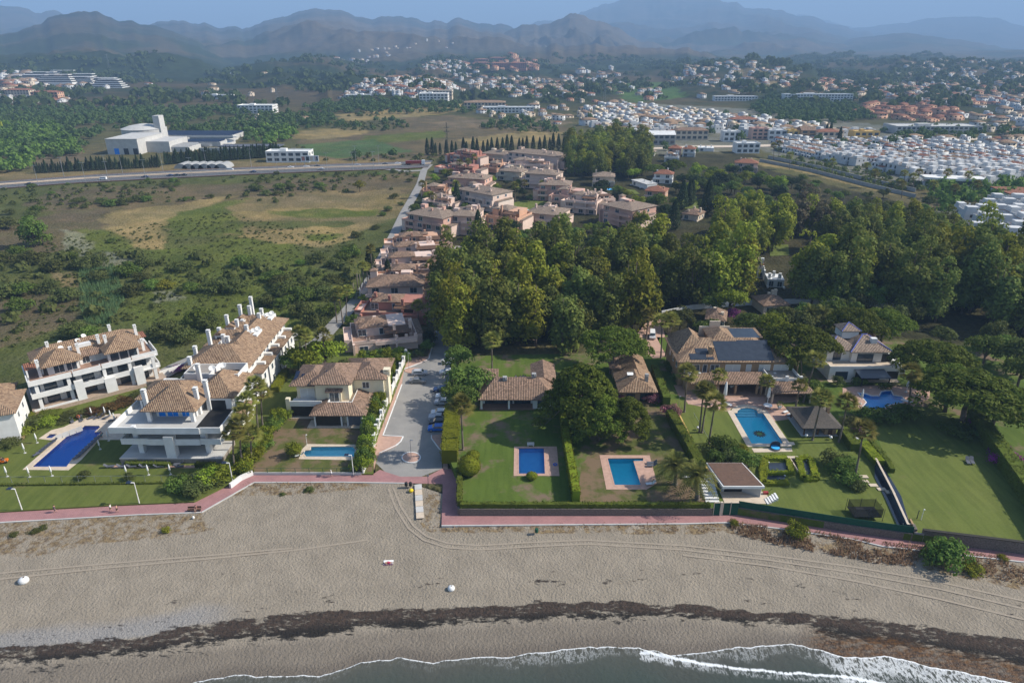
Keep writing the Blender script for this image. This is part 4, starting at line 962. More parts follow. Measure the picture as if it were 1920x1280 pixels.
def bungalow():
 a = G(900, 768.8, GZ); b_ = G(1037, 763, GZ); W = b_.x - a.x; r = empty('bungalow', a)
 tag(r, 'low white bungalow with a wide weathered tile roof behind the rectangular blue pool', 'bungalow')
 H = 2.9
 MB().box(.4, 3.4, -.2, W * .72, 11, H).build('wall', MT['white2'], r); MB().box(W * .72, .8, -.2, W, 11, H).build('wall', MT['white2'], r)
 MB().box(-.2, .2, -.15, W * .74, 3.6, .06).build('terrace_floor', MT['redtile'], r)
 for x in (.1, W * .38): MB().box(x, .5, 0, x + .5, 1.0, H).build('pier', MT['white2'], r)
 MB().box(0, .55, H - .35, W * .74, .85, H).build('beam', MT['white2'], r)
 window(r, W * .86, .79, .7, 2.6, 1.5, 'f', 'dframe'); window(r, W * .3, 3.39, .1, 5.0, 2.3, 'f', 'dframe'); window(r, W * .12, 3.39, .1, 2.0, 2.1, 'f', 'dframe'); window(r, W * .58, 3.39, .1, 4.0, 2.3, 'f', 'dframe')
 MB().hip(0, .2, W, 12, H, 3.0, .5, gable=.35).build('roof', MT['tile2'], r)
 MB().box(.2, 12, -.2, 4.0, 17, H - .2).build('wall', simple('brick_red', (.38,.17,.10), (.30,.13,.08), 2), r); MB().shed(-.2, 11.6, 4.4, 17.4, H + .5, H + .1).build('roof', MT['tile2'], r)
 MB().box(13.6, 11, -.2, 18.8, 18.8, H - .1).build('wall', MT['white2'], r); MB().hip(13.4, 8, 19.2, 19, H + .5, 1.6, .4, gable=.9).build('roof', MT['tile2'], r)
 chimney(r, 6.2, 5.5, H + 1.6, 1.5, .5, 'grey'); chimney(r, 13.6, 6.4, H + 2.0, 1.6, .5, 'grey')
bungalow()
def bungalow2():
 a = G(1158, 755, GZ); r = empty('bungalow', a)
 tag(r, 'L shaped bungalow with sandy tile roof and a skylight right of the big pine', 'bungalow')
 x1 = G(1240, 747, GZ + 3).x - a.x; H = 2.8
 MB().box(1.0, 1.0, -.2, x1 - 1.0, 11, H).build('wall', MT['ochre'], r); MB().box(x1 - 7.0, 11, -.2, x1 - 1.2, 20.5, H).build('wall', MT['ochre'], r)
 MB().hip(.6, .6, x1 - .6, 11.4, H, 2.6, .5, gable=.3).build('roof', MT['tile'], r); MB().hip(x1 - 7.4, 6, x1 - .7, 21, H + .05, 2.2, .4, gable=.9).build('roof', MT['tile'], r)
 MB().box(x1 - 9.6, 14, -.2, x1 - 7.4, 20, H - .2).build('wall', MT['ochre'], r); MB().shed(x1 - 10.6, 13.4, x1 - 7.3, 20.6, H + .2, H + .3).build('roof', MT['tile2'], r)
 p = MB().box(0, 0, 0, 1.6, 1.2, .08).build('skylight', MT['frame'], r, (3.0, 5.4, H + 2.35)); p.rotation_euler = (R(12), 0, 0)
 chimney(r, 7.6, 3.6, H + 1.3, 1.7, .4, 'grey'); window(r, 3.4, .99, .6, 2.0, 1.4, 'f', 'dframe'); window(r, 7.4, .99, .2, 3.0, 2.0, 'f', 'dframe')
bungalow2()
def mansion():
 a = G(1270, 722, GZ); r = empty('villa', a); x1 = G(1468, 722, GZ).x - a.x; H = 7.0
 tag(r, 'large ochre mansion with dark solar roof and tiled arcade facing the cyan pool', 'villa')
 MB().box(0, 0, -.3, x1, 15, H).build('wall', MT['ochre'], r)
 MB().box(-1.0, -6.6, -.2, x1 + 2.5, 0, .07).build('terrace_floor', MT['redtile'], r)
 rf = MB(); rf.hip(0, 0, x1, 15.5, H, 3.4, .8); rf.build('roof', MT['tile'], r)
 MB().hip(.5, 4, 9, 17, H + .5, 3.9, .3).build('roof', MT['tile'], r)
 def slab(x, y, z, w_, d, mat='slate'):
  p = MB().box(0, 0, 0, w_, d, .06).build('solar_roof', MT[mat], r, (x, y, z)); p.rotation_euler = (math.atan2(3.4, 8.55), 0, 0)
 slab(10.0, -.3, H + .42, x1 - 13.4, 7.6); slab(2.8, .0, H + .55, 4.4, 2.2); slab(4.6, 2.2, H + 1.4, 3.4, 1.8); slab(7.4, .0, H + .55, 1.6, 1.0)
 MB().box(x1 - 13.5, 10, H, x1 - 3.5, 17, H + 2.4).build('wall', MT['ochre'], r); MB().box(x1 - 13.8, 9.6, H + 2.4, x1 - 3.2, 17.3, H + 2.6).build('flat_roof', MT['tile'], r); MB().box(x1 - 13.2, 10, H + 2.601, x1 - 4.2, 16.7, H + 2.66).build('solar_roof', MT['slate'], r)
 MB().box(10.2, 7.5, H, 15.8, 15, H + 3.0).build('wall', MT['ochre'], r); MB().hip(9.9, 6.8, 16.1, 15, H + 3.0, 1.9, .4).build('roof', MT['tile'], r)
 for x in (11.8, 14.2): window(r, x, 7.49, H + 1.7, 1.4, .8, 'f', 'dframe')
 m = MB(); m.prism([(8.6, 15.2), (17.2, 15.2), (17.2, 15.6), (8.6, 15.6)], H, H + 3.8); m.prism([(11.4, 15.2), (14.4, 15.2), (14.4, 15.6), (11.4, 15.6)], H + 3.8, H + 5.4); m.build('parapet', MT['beige'], r)
 chimney(r, 8.6, 2.4, H + .8, 1.9, .6, 'ochre')
 for x, w_, pane in ((3.4, 3.8, 'glass'), (6.8, 1.0, 'glass'), (9.4, 2.2, 'glass'), (14.2, 3.8, 'shutter'), (18.4, 1.2, 'shutter'), (22.6, 2.8, 'shutter'), (27.0, 3.8, 'shutter')):
  window(r, x, -.01, 3.9, w_, 2.2, 'f', pane=pane)
 for y in (3, 7, 11): window(r, x1 + .01, y, 4.2, 1.4, 1.4, 'r'); window(r, -.01, y, 4.2, 1.2, 1.4, 'l')
 ax0, ax1 = 6.0, x1 - 6.5
 MB().shed(ax0 + 1.6, -5.8, ax1, -1.6, 3.1, 4.6, .2).build('arcade_roof', MT['tile2'], r)
 m = MB(); o = ax0 + 1.6; m.face([(2.0, -5.0, 3.0), (o, -5.8, 3.3), (o, -1.6, 4.6), (3.2, -1.6, 4.4)]); m.face([(2.0, -5.0, 2.8), (3.2, -1.6, 4.2), (o, -1.6, 4.4), (o, -5.8, 3.1)]); m.build('arcade_roof', MT['tile'], r)
 for x in (8.6, 13.6, 19.2, 20.3, 24.4): MB().box(x, -5.3, 0, x + .55, -4.75, 3.15).build('column', MT['ochre'], r)
 MB().box(1.0, -1.6, 3.3, x1, -.0, 3.55).build('balcony_floor', MT['redtile'], r)
 m = MB(); m.box(2.4, -1.8, 3.5, ax1, -1.62, 4.2)
 for i in range(8): m.box(1.5 + i * 3.3, -1.95, 3.5, 2.1 + i * 3.3, -1.5, 4.6)
 m.build('balustrade', MT['white2'], r)
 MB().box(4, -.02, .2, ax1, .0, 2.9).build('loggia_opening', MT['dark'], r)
 for x in (9.0, 15.2, 22.2): window(r, x, -.03, .2, 2.6, 2.4, 'f', 'frame')
 q0, q1 = ax1 + .2, x1 + 2.8
 MB().box(q0, -6.2, 4.2, q1 - 1.2, -.0, 4.4).build('terrace_floor', MT['gravel'], r)
 m = MB(); parapet(m, q0, -6.4, q1 - 1.0, 0, 4.4, .8, .18, 'flr')
 for x in (q0, (q0 + q1) / 2 - .6, q1 - 1.5): m.box(x - .1, -6.6, 4.2, x + .6, -6.0, 5.8)
 m.build('balustrade', MT['white2'], r)
 m = MB(); m.face([(q0 - .8, -10.4, 3.0), (q1 + 1.2, -10.4, 3.0), (q1 - .9, -6.42, 4.5), (q0, -6.42, 4.5)]); m.face([(q1 + 1.2, -10.4, 3.0), (q1 + 1.2, -1, 3.0), (q1 - .9, -1, 4.5), (q1 - .9, -6.42, 4.5)]); m.face([(q0 - .8, -10.4, 2.8), (q0 - .8, -10.4, 3.0), (q0, -6.42, 4.5), (q0, -6.42, 4.3)]); m.face([(q0-.8,-10.4,2.8),(q1+1.2,-10.4,2.8),(q1+1.2,-10.4,3.0),(q0-.8,-10.4,3.0)]); m.face([(q0-.8,-10.4,2.8),(q0,-6.4,4.0),(q1-.9,-6.4,4.0),(q1+1.2,-10.4,2.8)])
 m.build('pavilion_roof', MT['tile2'], r)
 for x in (q0 - .2, q1 + .4):
  for y in (-9.9, -5.5): MB().tube((x, y, 0), (x, y, 3.0), .28, .25, 10).build('column', MT['beige'], r)
 MB().box(1.2, -3.4, 0, 6, -.2, 3.4).build('wall', MT['ochre'], r)
mansion()
def white_villa():
 a = G(1552, 712, GZ); r = empty('villa', a); x1 = G(1682, 712, GZ).x - a.x
 tag(r, 'white two storey villa with blue edged roof ridges behind the free form pool', 'villa')
 MB().box(0, 0, -.3, x1, 14, 3.3).build('wall', MT['white2'], r)
 MB().box(-.3, -1.4, -.2, x1, 0, .08).build('terrace_floor', MT['cpaving'], r)
 MB().box(.1, .1, 3.3, x1 - .1, 5, 3.36).build('roof_terrace', MT['cpaving'], r)
 m = MB(); parapet(m, 0, 0, x1, 5, 3.3, .75, .18, 'flr'); m.build('parapet', MT['white'], r)
 MB().box(1.2, 5.4, 3.3, 7.4, 14, 6.6).build('wall', MT['white'], r); MB().box(7.4, 4.2, 3.3, x1 - 1.6, 14, 6.6).build('wall', MT['white'], r)
 MB().hip(.8, 4.9, 9, 14.2, 6.6, 2.4, .4).build('roof', MT['tile4'], r); MB().hip(7.0, 3.8, x1 - 1.2, 14.2, 6.6, 2.9, .5).build('roof', MT['tile4'], r)
 blue = simple('blue_glazed_ridge', (.12,.16,.5), (.10,.13,.42), 2)
 m = MB(); zz = 6.8; m.tube((6.5, 3.3, zz), (11.4, 8.4, zz + 2.95), .12, .12); m.tube((x1 - .7, 3.3, zz), (x1 - 5.8, 8.4, zz + 2.95), .12, .12); m.tube((.4, 4.5, zz), (4.6, 8.8, zz + 2.4), .12, .12); m.tube((11.4, 9, zz + 2.95), (x1 - 5.8, 9, zz + 2.95), .12, .12); m.build('ridge', blue, r)
 MB().box(6.6, 10, 8, 11.2, 14.4, 10.2).build('tower_wall', MT['white'], r); MB().hip(6.6, 10, 11.2, 14.4, 10.2, 1.7, .5).build('tower_roof', MT['tile4'], r)
 m = MB(); m.tube((6.1, 9.5, 10.4), (8.9, 12.2, 12.1), .1, .1); m.tube((11.7, 9.5, 10.4), (8.9, 12.2, 12.1), .1, .1); m.build('ridge', blue, r)
 MB().prism([(13.0, 6.0), (14.6, 6.0), (14.6, 7.2), (13.0, 7.2)], 7.4, 9.6).build('chimney', MT['white'], r)
 for x, w_, pn in ((4.0, 2.0, 'glass'), (11.2, 4.2, 'glass'), (17.2, 2.6, 'dark')): window(r, x, 4.19 if x > 7 else 5.39, 3.6, w_, 2.2, 'f', 'dframe', pn)
 window(r, 3.4, -.01, .3, 3.2, 2.1, 'f', 'dframe'); window(r, 17.2, -.01, .5, 3.0, 2.0, 'f', 'dframe', 'dark'); window(r, x1 + .01, 2, 1.2, 1.0, 1.0, 'r')
 MB().shed(6.6, -4.4, 14.6, .0, 2.6, 3.2, .12).build('awning', MT['slate'], r)
 for x in (7.0, 14.2): MB().box(x, -4.2, 0, x + .25, -3.95, 2.6).build('post', MT['dframe'], r)
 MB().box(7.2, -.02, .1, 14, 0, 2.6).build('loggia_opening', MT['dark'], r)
 MB().box(x1, 3, -.2, x1 + 3.5, 12, 2.6).build('wall', MT['white'], r)
white_villa()
def gazebo():
 a = G(1506, 816, GZ); r = empty('pavilion', a); x1 = G(1567, 816, GZ).x - a.x
 tag(r, 'dark thatched garden pavilion on a stone base right of the cyan pool', 'pavilion'); D = 8.5
 MB().box(-.6, -.4, -.2, x1 + .4, D + .2, .12).build('floor', MT['lgrey'], r)
 m = MB(); n_ = 10; ov = 1.0; vv = []
 for j in range(6):
  t = j / 5; z = 2.5 + 3.0 * t ** 1.5; ins = (x1 / 2 + ov) * t * .93
  insy = (D / 2 + ov) * t * .995; vv.append([(-ov + ins, -ov + insy, z), (x1 + ov - ins * .80, -ov + insy, z), (x1 + ov - ins * .80, D + ov - insy, z), (-ov + ins, D + ov - insy, z)])
 for j in range(5):
  for k in range(4): m.face([vv[j][k], vv[j][(k+1) % 4], vv[j+1][(k+1) % 4], vv[j+1][k]])
 m.face(vv[5]); m.face([(p[0], p[1], p[2] - .25) for p in vv[0]][::-1])
 for k in range(4): a_, b_ = vv[0][k], vv[0][(k+1) % 4]; m.face([(a_[0], a_[1], a_[2]-.25), (b_[0], b_[1], b_[2]-.25), b_, a_])
 m.build('roof', MT['thatch'], r)
 for x in (0, x1 * .42):
  for y in (0, D - .4): MB().box(x, y, 0, x + .3, y + .3, 2.5).build('post', MT['wood'], r)
 MB().box(x1 - 2.6, .2, 0, x1, D - 1, 2.5).build('wall', MT['ochre'], r); MB().box(x1 - 1.9, .17, .1, x1 - .9, .2, 2.1).build('door', MT['wood'], r)
 MB().box(1.5, 3, .12, 3.6, 4.2, .9).build('table', MT['wood'], r)
 chimney(r, x1 - .6, D * .55, 2.5, 2.4, .35, 'ochre')
gazebo()
def pool_house():
 a = G(1357, 933, GZ); r = empty('pool_house', (a.x, a.y, GZ)); tag(r, 'white garden room under a bare soil roof beside the green gates', 'pool house')
 b_ = G(1421, 913, GZ + 1.7); W = 7.6; D = 6.0; H = 2.5
 MB().box(.0, 2.0, 0, W * .72, D + 2, H - .3).build('wall', MT['lgrey'], r)
 MB().box(.6, 1.98, .1, 4.4, 2.0, H - .6).build('opening', MT['dark'], r)
 m = MB(); m.prism([(-.5, .0), (W + .3, .0), (W - 1.6, D + 2.5), (-1.6, D + 2.5)], H - .3, H + .25); m.build('roof_slab', MT['white'], r)
 m = MB(); m.prism([(-.2, .25), (W - .1, .25), (W - 1.8, D + 2.3), (-1.4, D + 2.3)], H + .25, H + .36); m.build('roof_soil', MT['soil'], r)
 m = MB(); m.prism([(W * .55, 2.0), (W - .3, .1), (W - .1, .4), (W * .58, 2.3)], 0, H - .3); m.build('side_wall', MT['lgrey'], r)
 MB().box(-.3, -2.0, -.05, 9.0, 2.0, .08).build('terrace_floor', MT['cpaving'], r)
 m = MB()
 for i in range(9): m.box(-4.0, -1.6 + i * .8, 0, -1.2, -1.0 + i * .8, .2 + i * .22)
 m.build('steps', MT['white2'], r)
 m = MB()
 for i in range(5): m.box(8.0 + i * .55, -2.2 + i * .3, 0, 8.4 + i * .55, -.4 + i * .3, .2 + i * .12)
 m.build('steps', MT['white2'], r)
sheet('soil_bed', [(1325,905),(1322,885),(1335,873),(1400,870),(1412,890),(1424,905),(1400,912),(1340,908)], GZ + .02, MT['soil'])
pool_house()
# ================================================================ PINK ESTATE
def estate_block(pl, pr, D, floors, col, roof='hip', seed=0, label='', rz_add=0, tile='tile4', name='apartment_building', z=0.0, group=None, detail=1.0):
 rng = random.Random(seed)
 a = G(*pl, z) if not isinstance(pl, Vector) else pl; b_ = G(*pr, z) if not isinstance(pr, Vector) else pr
 v = b_ - a; k_ = 1.0 if name == 'villa' else 1.16; a = a - v * (k_ - 1) * .5; W = max(v.length * k_, 5); D *= k_; rz = math.atan2(v.y, v.x) + rz_add
 r = empty(name, (a.x, a.y, z), rz); tag(r, label, 'apartment building' if name != 'villa' else 'villa', group)
 ST = 3.1; H = ST * floors; c = MT[col]; trim = MT['pale_pink'] if col != 'white2' else MT['white']
 MB().box(0, 1.6, -.5, W, D, H - ST).build('wall', c, r) if floors > 1 else MB().box(0, 1.6, -.5, W, D, H).build('wall', c, r)
 if floors > 1:
  inset = rng.uniform(.6, 2.0)
  if roof == 'hip':
   MB().box(inset * .4, 2.4, H - ST, W - .02, D - .02, H).build('upper_wall', c, r)
   MB().hip(inset * .4, 1.6, W, D, H, 2.3, .6).build('roof', MT[tile], r)
  else:
   MB().box(W * .18, D * .42, H - ST, W * .86, D - .1, H - .2).build('upper_wall', c, r)
   MB().hip(W * .14, D * .42, W * .56, D - 1, H - .2, 1.5, .4).build('roof', MT[tile], r)
   MB().box(.2, 1.8, H - ST + .003, W - .2, D - .2, H - ST + .05).build('roof_terrace', MT['redtile'], r)
   MB().shed(W * .5, D * .12, W * .92, D * .42, H - .9, H - .5, .1).build('pergola', MT['wood'], r)
   m = MB(); parapet(m, -.05, 1.5, W + .05, D + .05, H - ST, 1.0, .25)
   for i in range(5):
    t = rng.uniform(.05, .95) * W; m.box(t, 1.45, H - ST + 1.0, t + .9, 1.8, H - ST + 1.9)
   m.build('parapet', c, r)
 elif roof == 'hip': MB().hip(0, 1.6, W, D, H, 2.2, .6).build('roof', MT[tile], r)
 nb = max(2, int(W / 5.5)); bw = W / nb
 for f in range(1, floors):
  z1 = f * ST
  for i in range(nb):
   if rng.random() < .2 * f: continue
   m = MB(); m.box(i * bw + .25, 0, z1 - .25, i * bw + bw - .25, .2, z1 + .95); m.box(i * bw + .25, .2, z1 - .25, i * bw + bw - .25, 1.65, z1)
   m.build('balcony', c if rng.random() < .7 else trim, r)
 for f in range(floors):
  for i in range(nb):
   window(r, i * bw + bw / 2, (1.59 if f < floors - 1 or floors == 1 else (2.39 if roof == 'hip' else D * .42 - .01)), f * ST + .35, min(2.4, bw * .5), 2.0, 'f', 'frame', 'glass')
   if rng.random() < .5: break
 for f in range(floors - (roof != 'hip')):
  for y in (D * .35, D * .7): window(r, W + .01, y, f * ST + .9, 1.3, 1.3, 'r')
 for i in range(nb + 1):
  if i % 2 == 0: MB().box(max(0, i * bw - .3), .05, -.3, max(0, i * bw - .3) + .6, 1.6, H - ST + .6).build('pier', c, r)
 if name != 'villa':
  for k in range(3):
   x = rng.uniform(.02, .7) * W; y = rng.uniform(.3, .7) * D; zt = H + (-.2 if roof == 'hip' else -ST); s_ = rng.uniform(2.2, 3.4)
   MB().box(x, y, zt, x + s_, y + s_, zt + 2.6 + .4 * k).build('stair_tower', c if k else trim, r)
   if k == 2: MB().hip(x, y, x + s_, y + s_, zt + 3.4, .8, .3).build('tower_roof', MT[tile], r)
  s_ = rng.uniform(.2, .4) * W; MB().box(-s_ * .5, 3, -.5, 0, D * .8, H * .55).build('side_wing', trim, r); MB().box(W, 4, -.5, W + s_ * .4, D * .9, H * .6).build('side_wing', trim, r)
  MB().shed(W, 4, W + s_ * .4 + .3, D * .9, H * .6, H * .6 + .5).build('wing_roof', MT[tile], r)
  m = MB(); parapet(m, -s_ * .5 - .05, 3, 0, D * .8, H * .55, .9, .2, 'flb'); m.build('parapet', c, r)
 nch = rng.randint(2, 4)
 for i in range(nch): chimney(r, rng.uniform(.1, .95) * W, rng.uniform(.25, .85) * D, H - (.3 if roof == 'hip' else ST), rng.uniform(1.6, 3.0) + (0 if roof == 'hip' else 2), .42, col)
 return r
EB = [
 ((764,437),(822,447),16,3,'salmon','hip','salmon corner apartment block with brick coloured chimneys at the bend of the side road'),
 ((842,441),(888,443),17,3,'pale_pink','hip','pale pink apartment block with a white awning right of the salmon corner block'),
 ((912,430),(963,437),15,3,'orange','flat','orange apartment block with stepped roof terraces just below the round pool'),
 ((985,422),(1040,428),16,2,'pale_pink','hip','low pale block with two hip roofs right of the round pool'),
 ((1126,418),(1174,430),18,3,'salmon','hip','salmon block with grey hip roof standing alone at the right end of the estate'),
 ((795,390),(838,396),12,2,'pale_pink','flat','pale pink block with flat terraces left of the tall dark conifer'),
 ((857,386),(914,398),16,3,'pale_pink','hip','pale block with broad tiled roof left of the estate lawn'),
 ((795,371),(832,372),12,2,'orange','flat','small orange stepped block beside the side road'),
 ((842,362),(902,366),14,3,'salmon','hip','salmon block with a long brown hip roof above the pale pair'),
 ((827,326),(882,331),14,2,'terra','flat','red stepped block behind the palms at the estate top left'),
 ((842,306),(884,311),14,3,'terra','flat','dark red stepped block at the far left top of the estate'),
 ((905,322),(929,326),13,2,'orange','flat','small orange block between the palms and the conifers'),
 ((902,303),(947,307),15,2,'beige','hip','beige block with hipped roof below the cypress row'),
 ((955,309),(1037,318),18,3,'pale_pink','hip','largest pale pink block at the top right of the estate'),
 ((957,327),(1024,328),12,3,'pale_pink','flat','pale stepped block with a bright right hand wall below the largest block'),
 ((935,338),(972,341),12,2,'beige','hip','low beige block half hidden by trees above the lawn'),
 ((984,353),(1036,357),14,3,'pale_pink','hip','pale pink block with wide hip roof right of the lawn trees'),
 ((1011,377),(1062,379),14,3,'salmon','hip','salmon block with tall chimneys in the right hand row'),
 ((1036,389),(1088,393),13,3,'salmon','flat','deep salmon block with balconies in the right hand row'),
 ((1062,399),(1112,404),13,3,'pale_pink','flat','pale pink block with roof pergolas in the right hand row'),
 ((1106,400),(1150,396),11,3,'pale_pink','flat','pale pink stepped block at the lower end of the right hand row'),
 ((672,668),(777,657),15,2,'pale_pink','flat','pale pink house with planted roof terraces nearest the car park wall'),
 ((684,610),(790,612),13,2,'terra','flat','dark terracotta house with a brown awning second from the car park'),
 ((694,572),(786,570),13,2,'pale_pink','hip','pink house with a brown hip roof and solar panel in the roadside terrace'),
 ((728,545),(815,542),12,2,'orange','flat','orange house with roof garden in the roadside terrace'),
 ((725,518),(822,512),11,2,'pale_pink','flat','pale house with dark roof pergolas in the roadside terrace'),
 ((738,496),(828,490),11,2,'pale_pink','flat','pale house with long white parapet in the roadside terrace'),
 ((745,476),(831,472),12,2,'orange','flat','topmost orange house of the roadside terrace'),
]
for i, (pl, pr, D, fl, c, rf, lb) in enumerate(EB): estate_block(pl, pr, D, fl, c, rf, i + 3, lb, tile='tile4' if i < 21 else 'tile2', group='pink estate apartment blocks')
VL = [
 ((1096,319),(1112,320),9,2,'white2','hip','small white villa with red roof left of the pink cottage','tile3'),
 ((1114,321),(1128,321),9,2,'white2','hip','white villa with gabled red roof and columns among the trees','tile3'),
 ((1150,318),(1172,319),10,1,'pale_pink','hip','pink cottage half hidden among trees beside the white villas','tile3'),
 ((1110,350),(1151,351),14,2,'beige','hip','beige villa with grey tile roof and a small pool','tile4'),
 ((1223,344),(1259,346),10,2,'white2','hip','white villa with shallow red roof behind the yellow green tree','tile3'),
 ((1206,378),(1244,381),13,2,'orange','hip','orange villa with two red roofs left of the tall cypress','tile3'),
 ((1376,322),(1419,324),12,2,'pale_pink','hip','long pink roofed villa near the yellow grass strip','tile3'),
 ((1277,412),(1306,416),12,1,'beige','hip','brown roofed house hidden among trees right of the dark conifers','tile2'),
 ((1213,441),(1236,443),9,1,'white2','hip','small white house with tan roof at the edge of the grove','tile'),
 ((1245,304),(1272,305),10,2,'white2','flat','white cubic villa below the main road','tile'),
 ((1203,292),(1226,293),12,1,'white2','hip','low white hall with green roof left of the white cubic villa','tile4'),
 ((1251,293),(1275,294),10,2,'salmon','hip','red roofed salmon house beside the main road','tile3'),
 ((1279,294),(1302,295),10,2,'white2','hip','white house with brown roof and balcony beside the main road','tile3'),
 ((1308,284),(1338,285),12,1,'white2','flat','low white building by the main road junction','tile'),
 ((1322,618),(1356,622),10,1,'beige','hip','tan cottage with two small hip roofs behind the ochre mansion','tile2'),
 ((1434,592),(1480,590),11,1,'beige','hip','low guest house with patched roof and white chimney near the blue wall','tile2'),
 ((1592,652),(1640,654),7,1,'beige','hip','brown shed roofed carport behind the white villa','tile2'),
 ((1405,522),(1432,524),10,2,'white2','flat','white modern house hidden in the dark grove','tile'),
 ((1438,540),(1470,542),9,1,'white2','flat','low white annex in the dark grove','tile'),
 ((1545,520),(1620,524),12,1,'beige','hip','wide tan roofed house deep in the right hand grove','tile'),
]
for i, (pl, pr, D, fl, c, rf, lb, tl) in enumerate(VL):
 zz = GZ if pl[1] > 600 else 0.0
 estate_block(pl, pr, D, fl, c, rf, 60 + i, lb, tile=tl, name='villa', z=zz)
modern = estate_block((1181,347),(1209,356),9,1,'white2','flat',90,'low flat roofed modern pavilion beside a lawn in the trees', name='villa')
MB().box(-.4, .8, 3.1, 18, 9.4, 3.5).build('flat_roof', MT['lgrey'], modern)
# ================================================================ DISTANT BUILDINGS
def combo(parts, name):   # parts: list of (MB, material) -> one mesh with slots
 V = []; F = []; mi = []; mats = []
 for k, (m, mt) in enumerate(parts):
  n = len(V); V += m.v; F += [tuple(i + n for i in f) for f in m.f]; mi += [k] * len(m.f); mats.append(mt)
 me = bpy.data.meshes.new(name); me.from_pydata(V, [], F)
 for mt in mats: me.materials.append(mt)
 me.polygons.foreach_set('material_index', mi); me.update(); return me
def house_parts(seed, style):
 rng = random.Random(seed); w = MB(); t = MB(); d = MB()
 if style == 'cube':
  W, D = rng.uniform(6.5, 8), rng.uniform(9, 11)
  w.box(-W/2, -D/2, -3, W/2, D/2, 6.2); w.box(-W/2 + .3, -.5, 6.2, rng.uniform(0, 1), D/2 - .5, 8.6); w.box(-W/2, -D/2 - 2.5, -3, W/2 - 2, -D/2, 3.2)
  parapet(w, -W/2, -D/2, W/2, D/2, 6.2, .7, .2); w.box(W/2 - 1.4, D/2 - 2, 6.2, W/2 - .6, D/2 - 1.2, 8.0)
  for x in (-W/4, W/4):
   d.box(x - .7, -D/2 - .06, 3.6, x + .7, -D/2 + .02, 5.6); d.box(x - .8, -D/2 - .06, .2, x + .8, -D/2 + .02, 2.4)
  for y in (-2, 2): d.box(W/2 - .02, y - .5, 3.8, W/2 + .06, y + .5, 5.2); d.box(-W/2 - .06, y - .5, 3.8, -W/2 + .02, y + .5, 5.2)
  if rng.random() < .5: t.hip(-W/2, 0, W/2, D/2, 6.22, 1.1, .1)
  else: t.shed(-W/2, -D/2 - 2.6, W/2 - 2, -D/2, 3.2, 3.9)
 elif style == 'row':
  W, D = 7.2, 9
  w.box(-W/2, -D/2, -3, W/2, D/2, 5.4); w.box(-W/2 + .4, -D/2 - 3, -3, W/2 - 2.6, -D/2, 2.8); w.box(1.2, 1.0, 5.4, 2.0, 1.8, 8.2); w.box(-W/2, D/2 - 3.5, 5.4, -W/2 + 3, D/2, 7.4)
  t.hip(-W/2 + .2, -D/2 + .2, W/2 - .2, D/2 - 3.4, 5.4, 1.4, .2, .1, .9)
  for x in (-1.8, 1.6): d.box(x - .6, -D/2 - .06, 3.2, x + .6, -D/2 + .02, 4.8);
  d.box(-1.8, -D/2 - 3.06, .1, -.2, -D/2 - 2.98, 2.3); d.box(W/2 - .02, -1, 3.2, W/2 + .06, 0, 4.6)
 else:
  W, D = rng.uniform(10, 15), rng.uniform(9, 12); h = rng.choice([3.4, 6.4, 6.4])
  w.box(-W/2, -D/2, -5, W/2, D/2, h); t.hip(-W/2, -D/2, W/2, D/2, h, 2.2, .5)
  for x in (-W/3, 0, W/3):
   for z in ([.6] if h < 5 else [.6, 3.8]): d.box(x - .8, -D/2 - .06, z, x + .8, -D/2 + .02, z + 1.8)
  d.box(W/2 - .02, -2, 1, W/2 + .06, 1, 2.6)
 return w, t, d
HM = {}
for st in ('cube', 'row', 'villa'):
 for k in range(5):
  for wl in ('white', 'beige', 'orange'):
   if st != 'villa' and wl == 'orange' : continue
   w_, t_, d_ = house_parts(k * 7 + 1, st)
   tl = {'white': 'tile' if k % 3 else 'tile3', 'beige': 'tile', 'orange': 'tile3'}[wl]
   HM[(st, k, wl)] = combo([(w_, MT['hwhite' if wl == 'white' else wl]), (t_, MT[tl]), (d_, MT['dark'])], 'house')
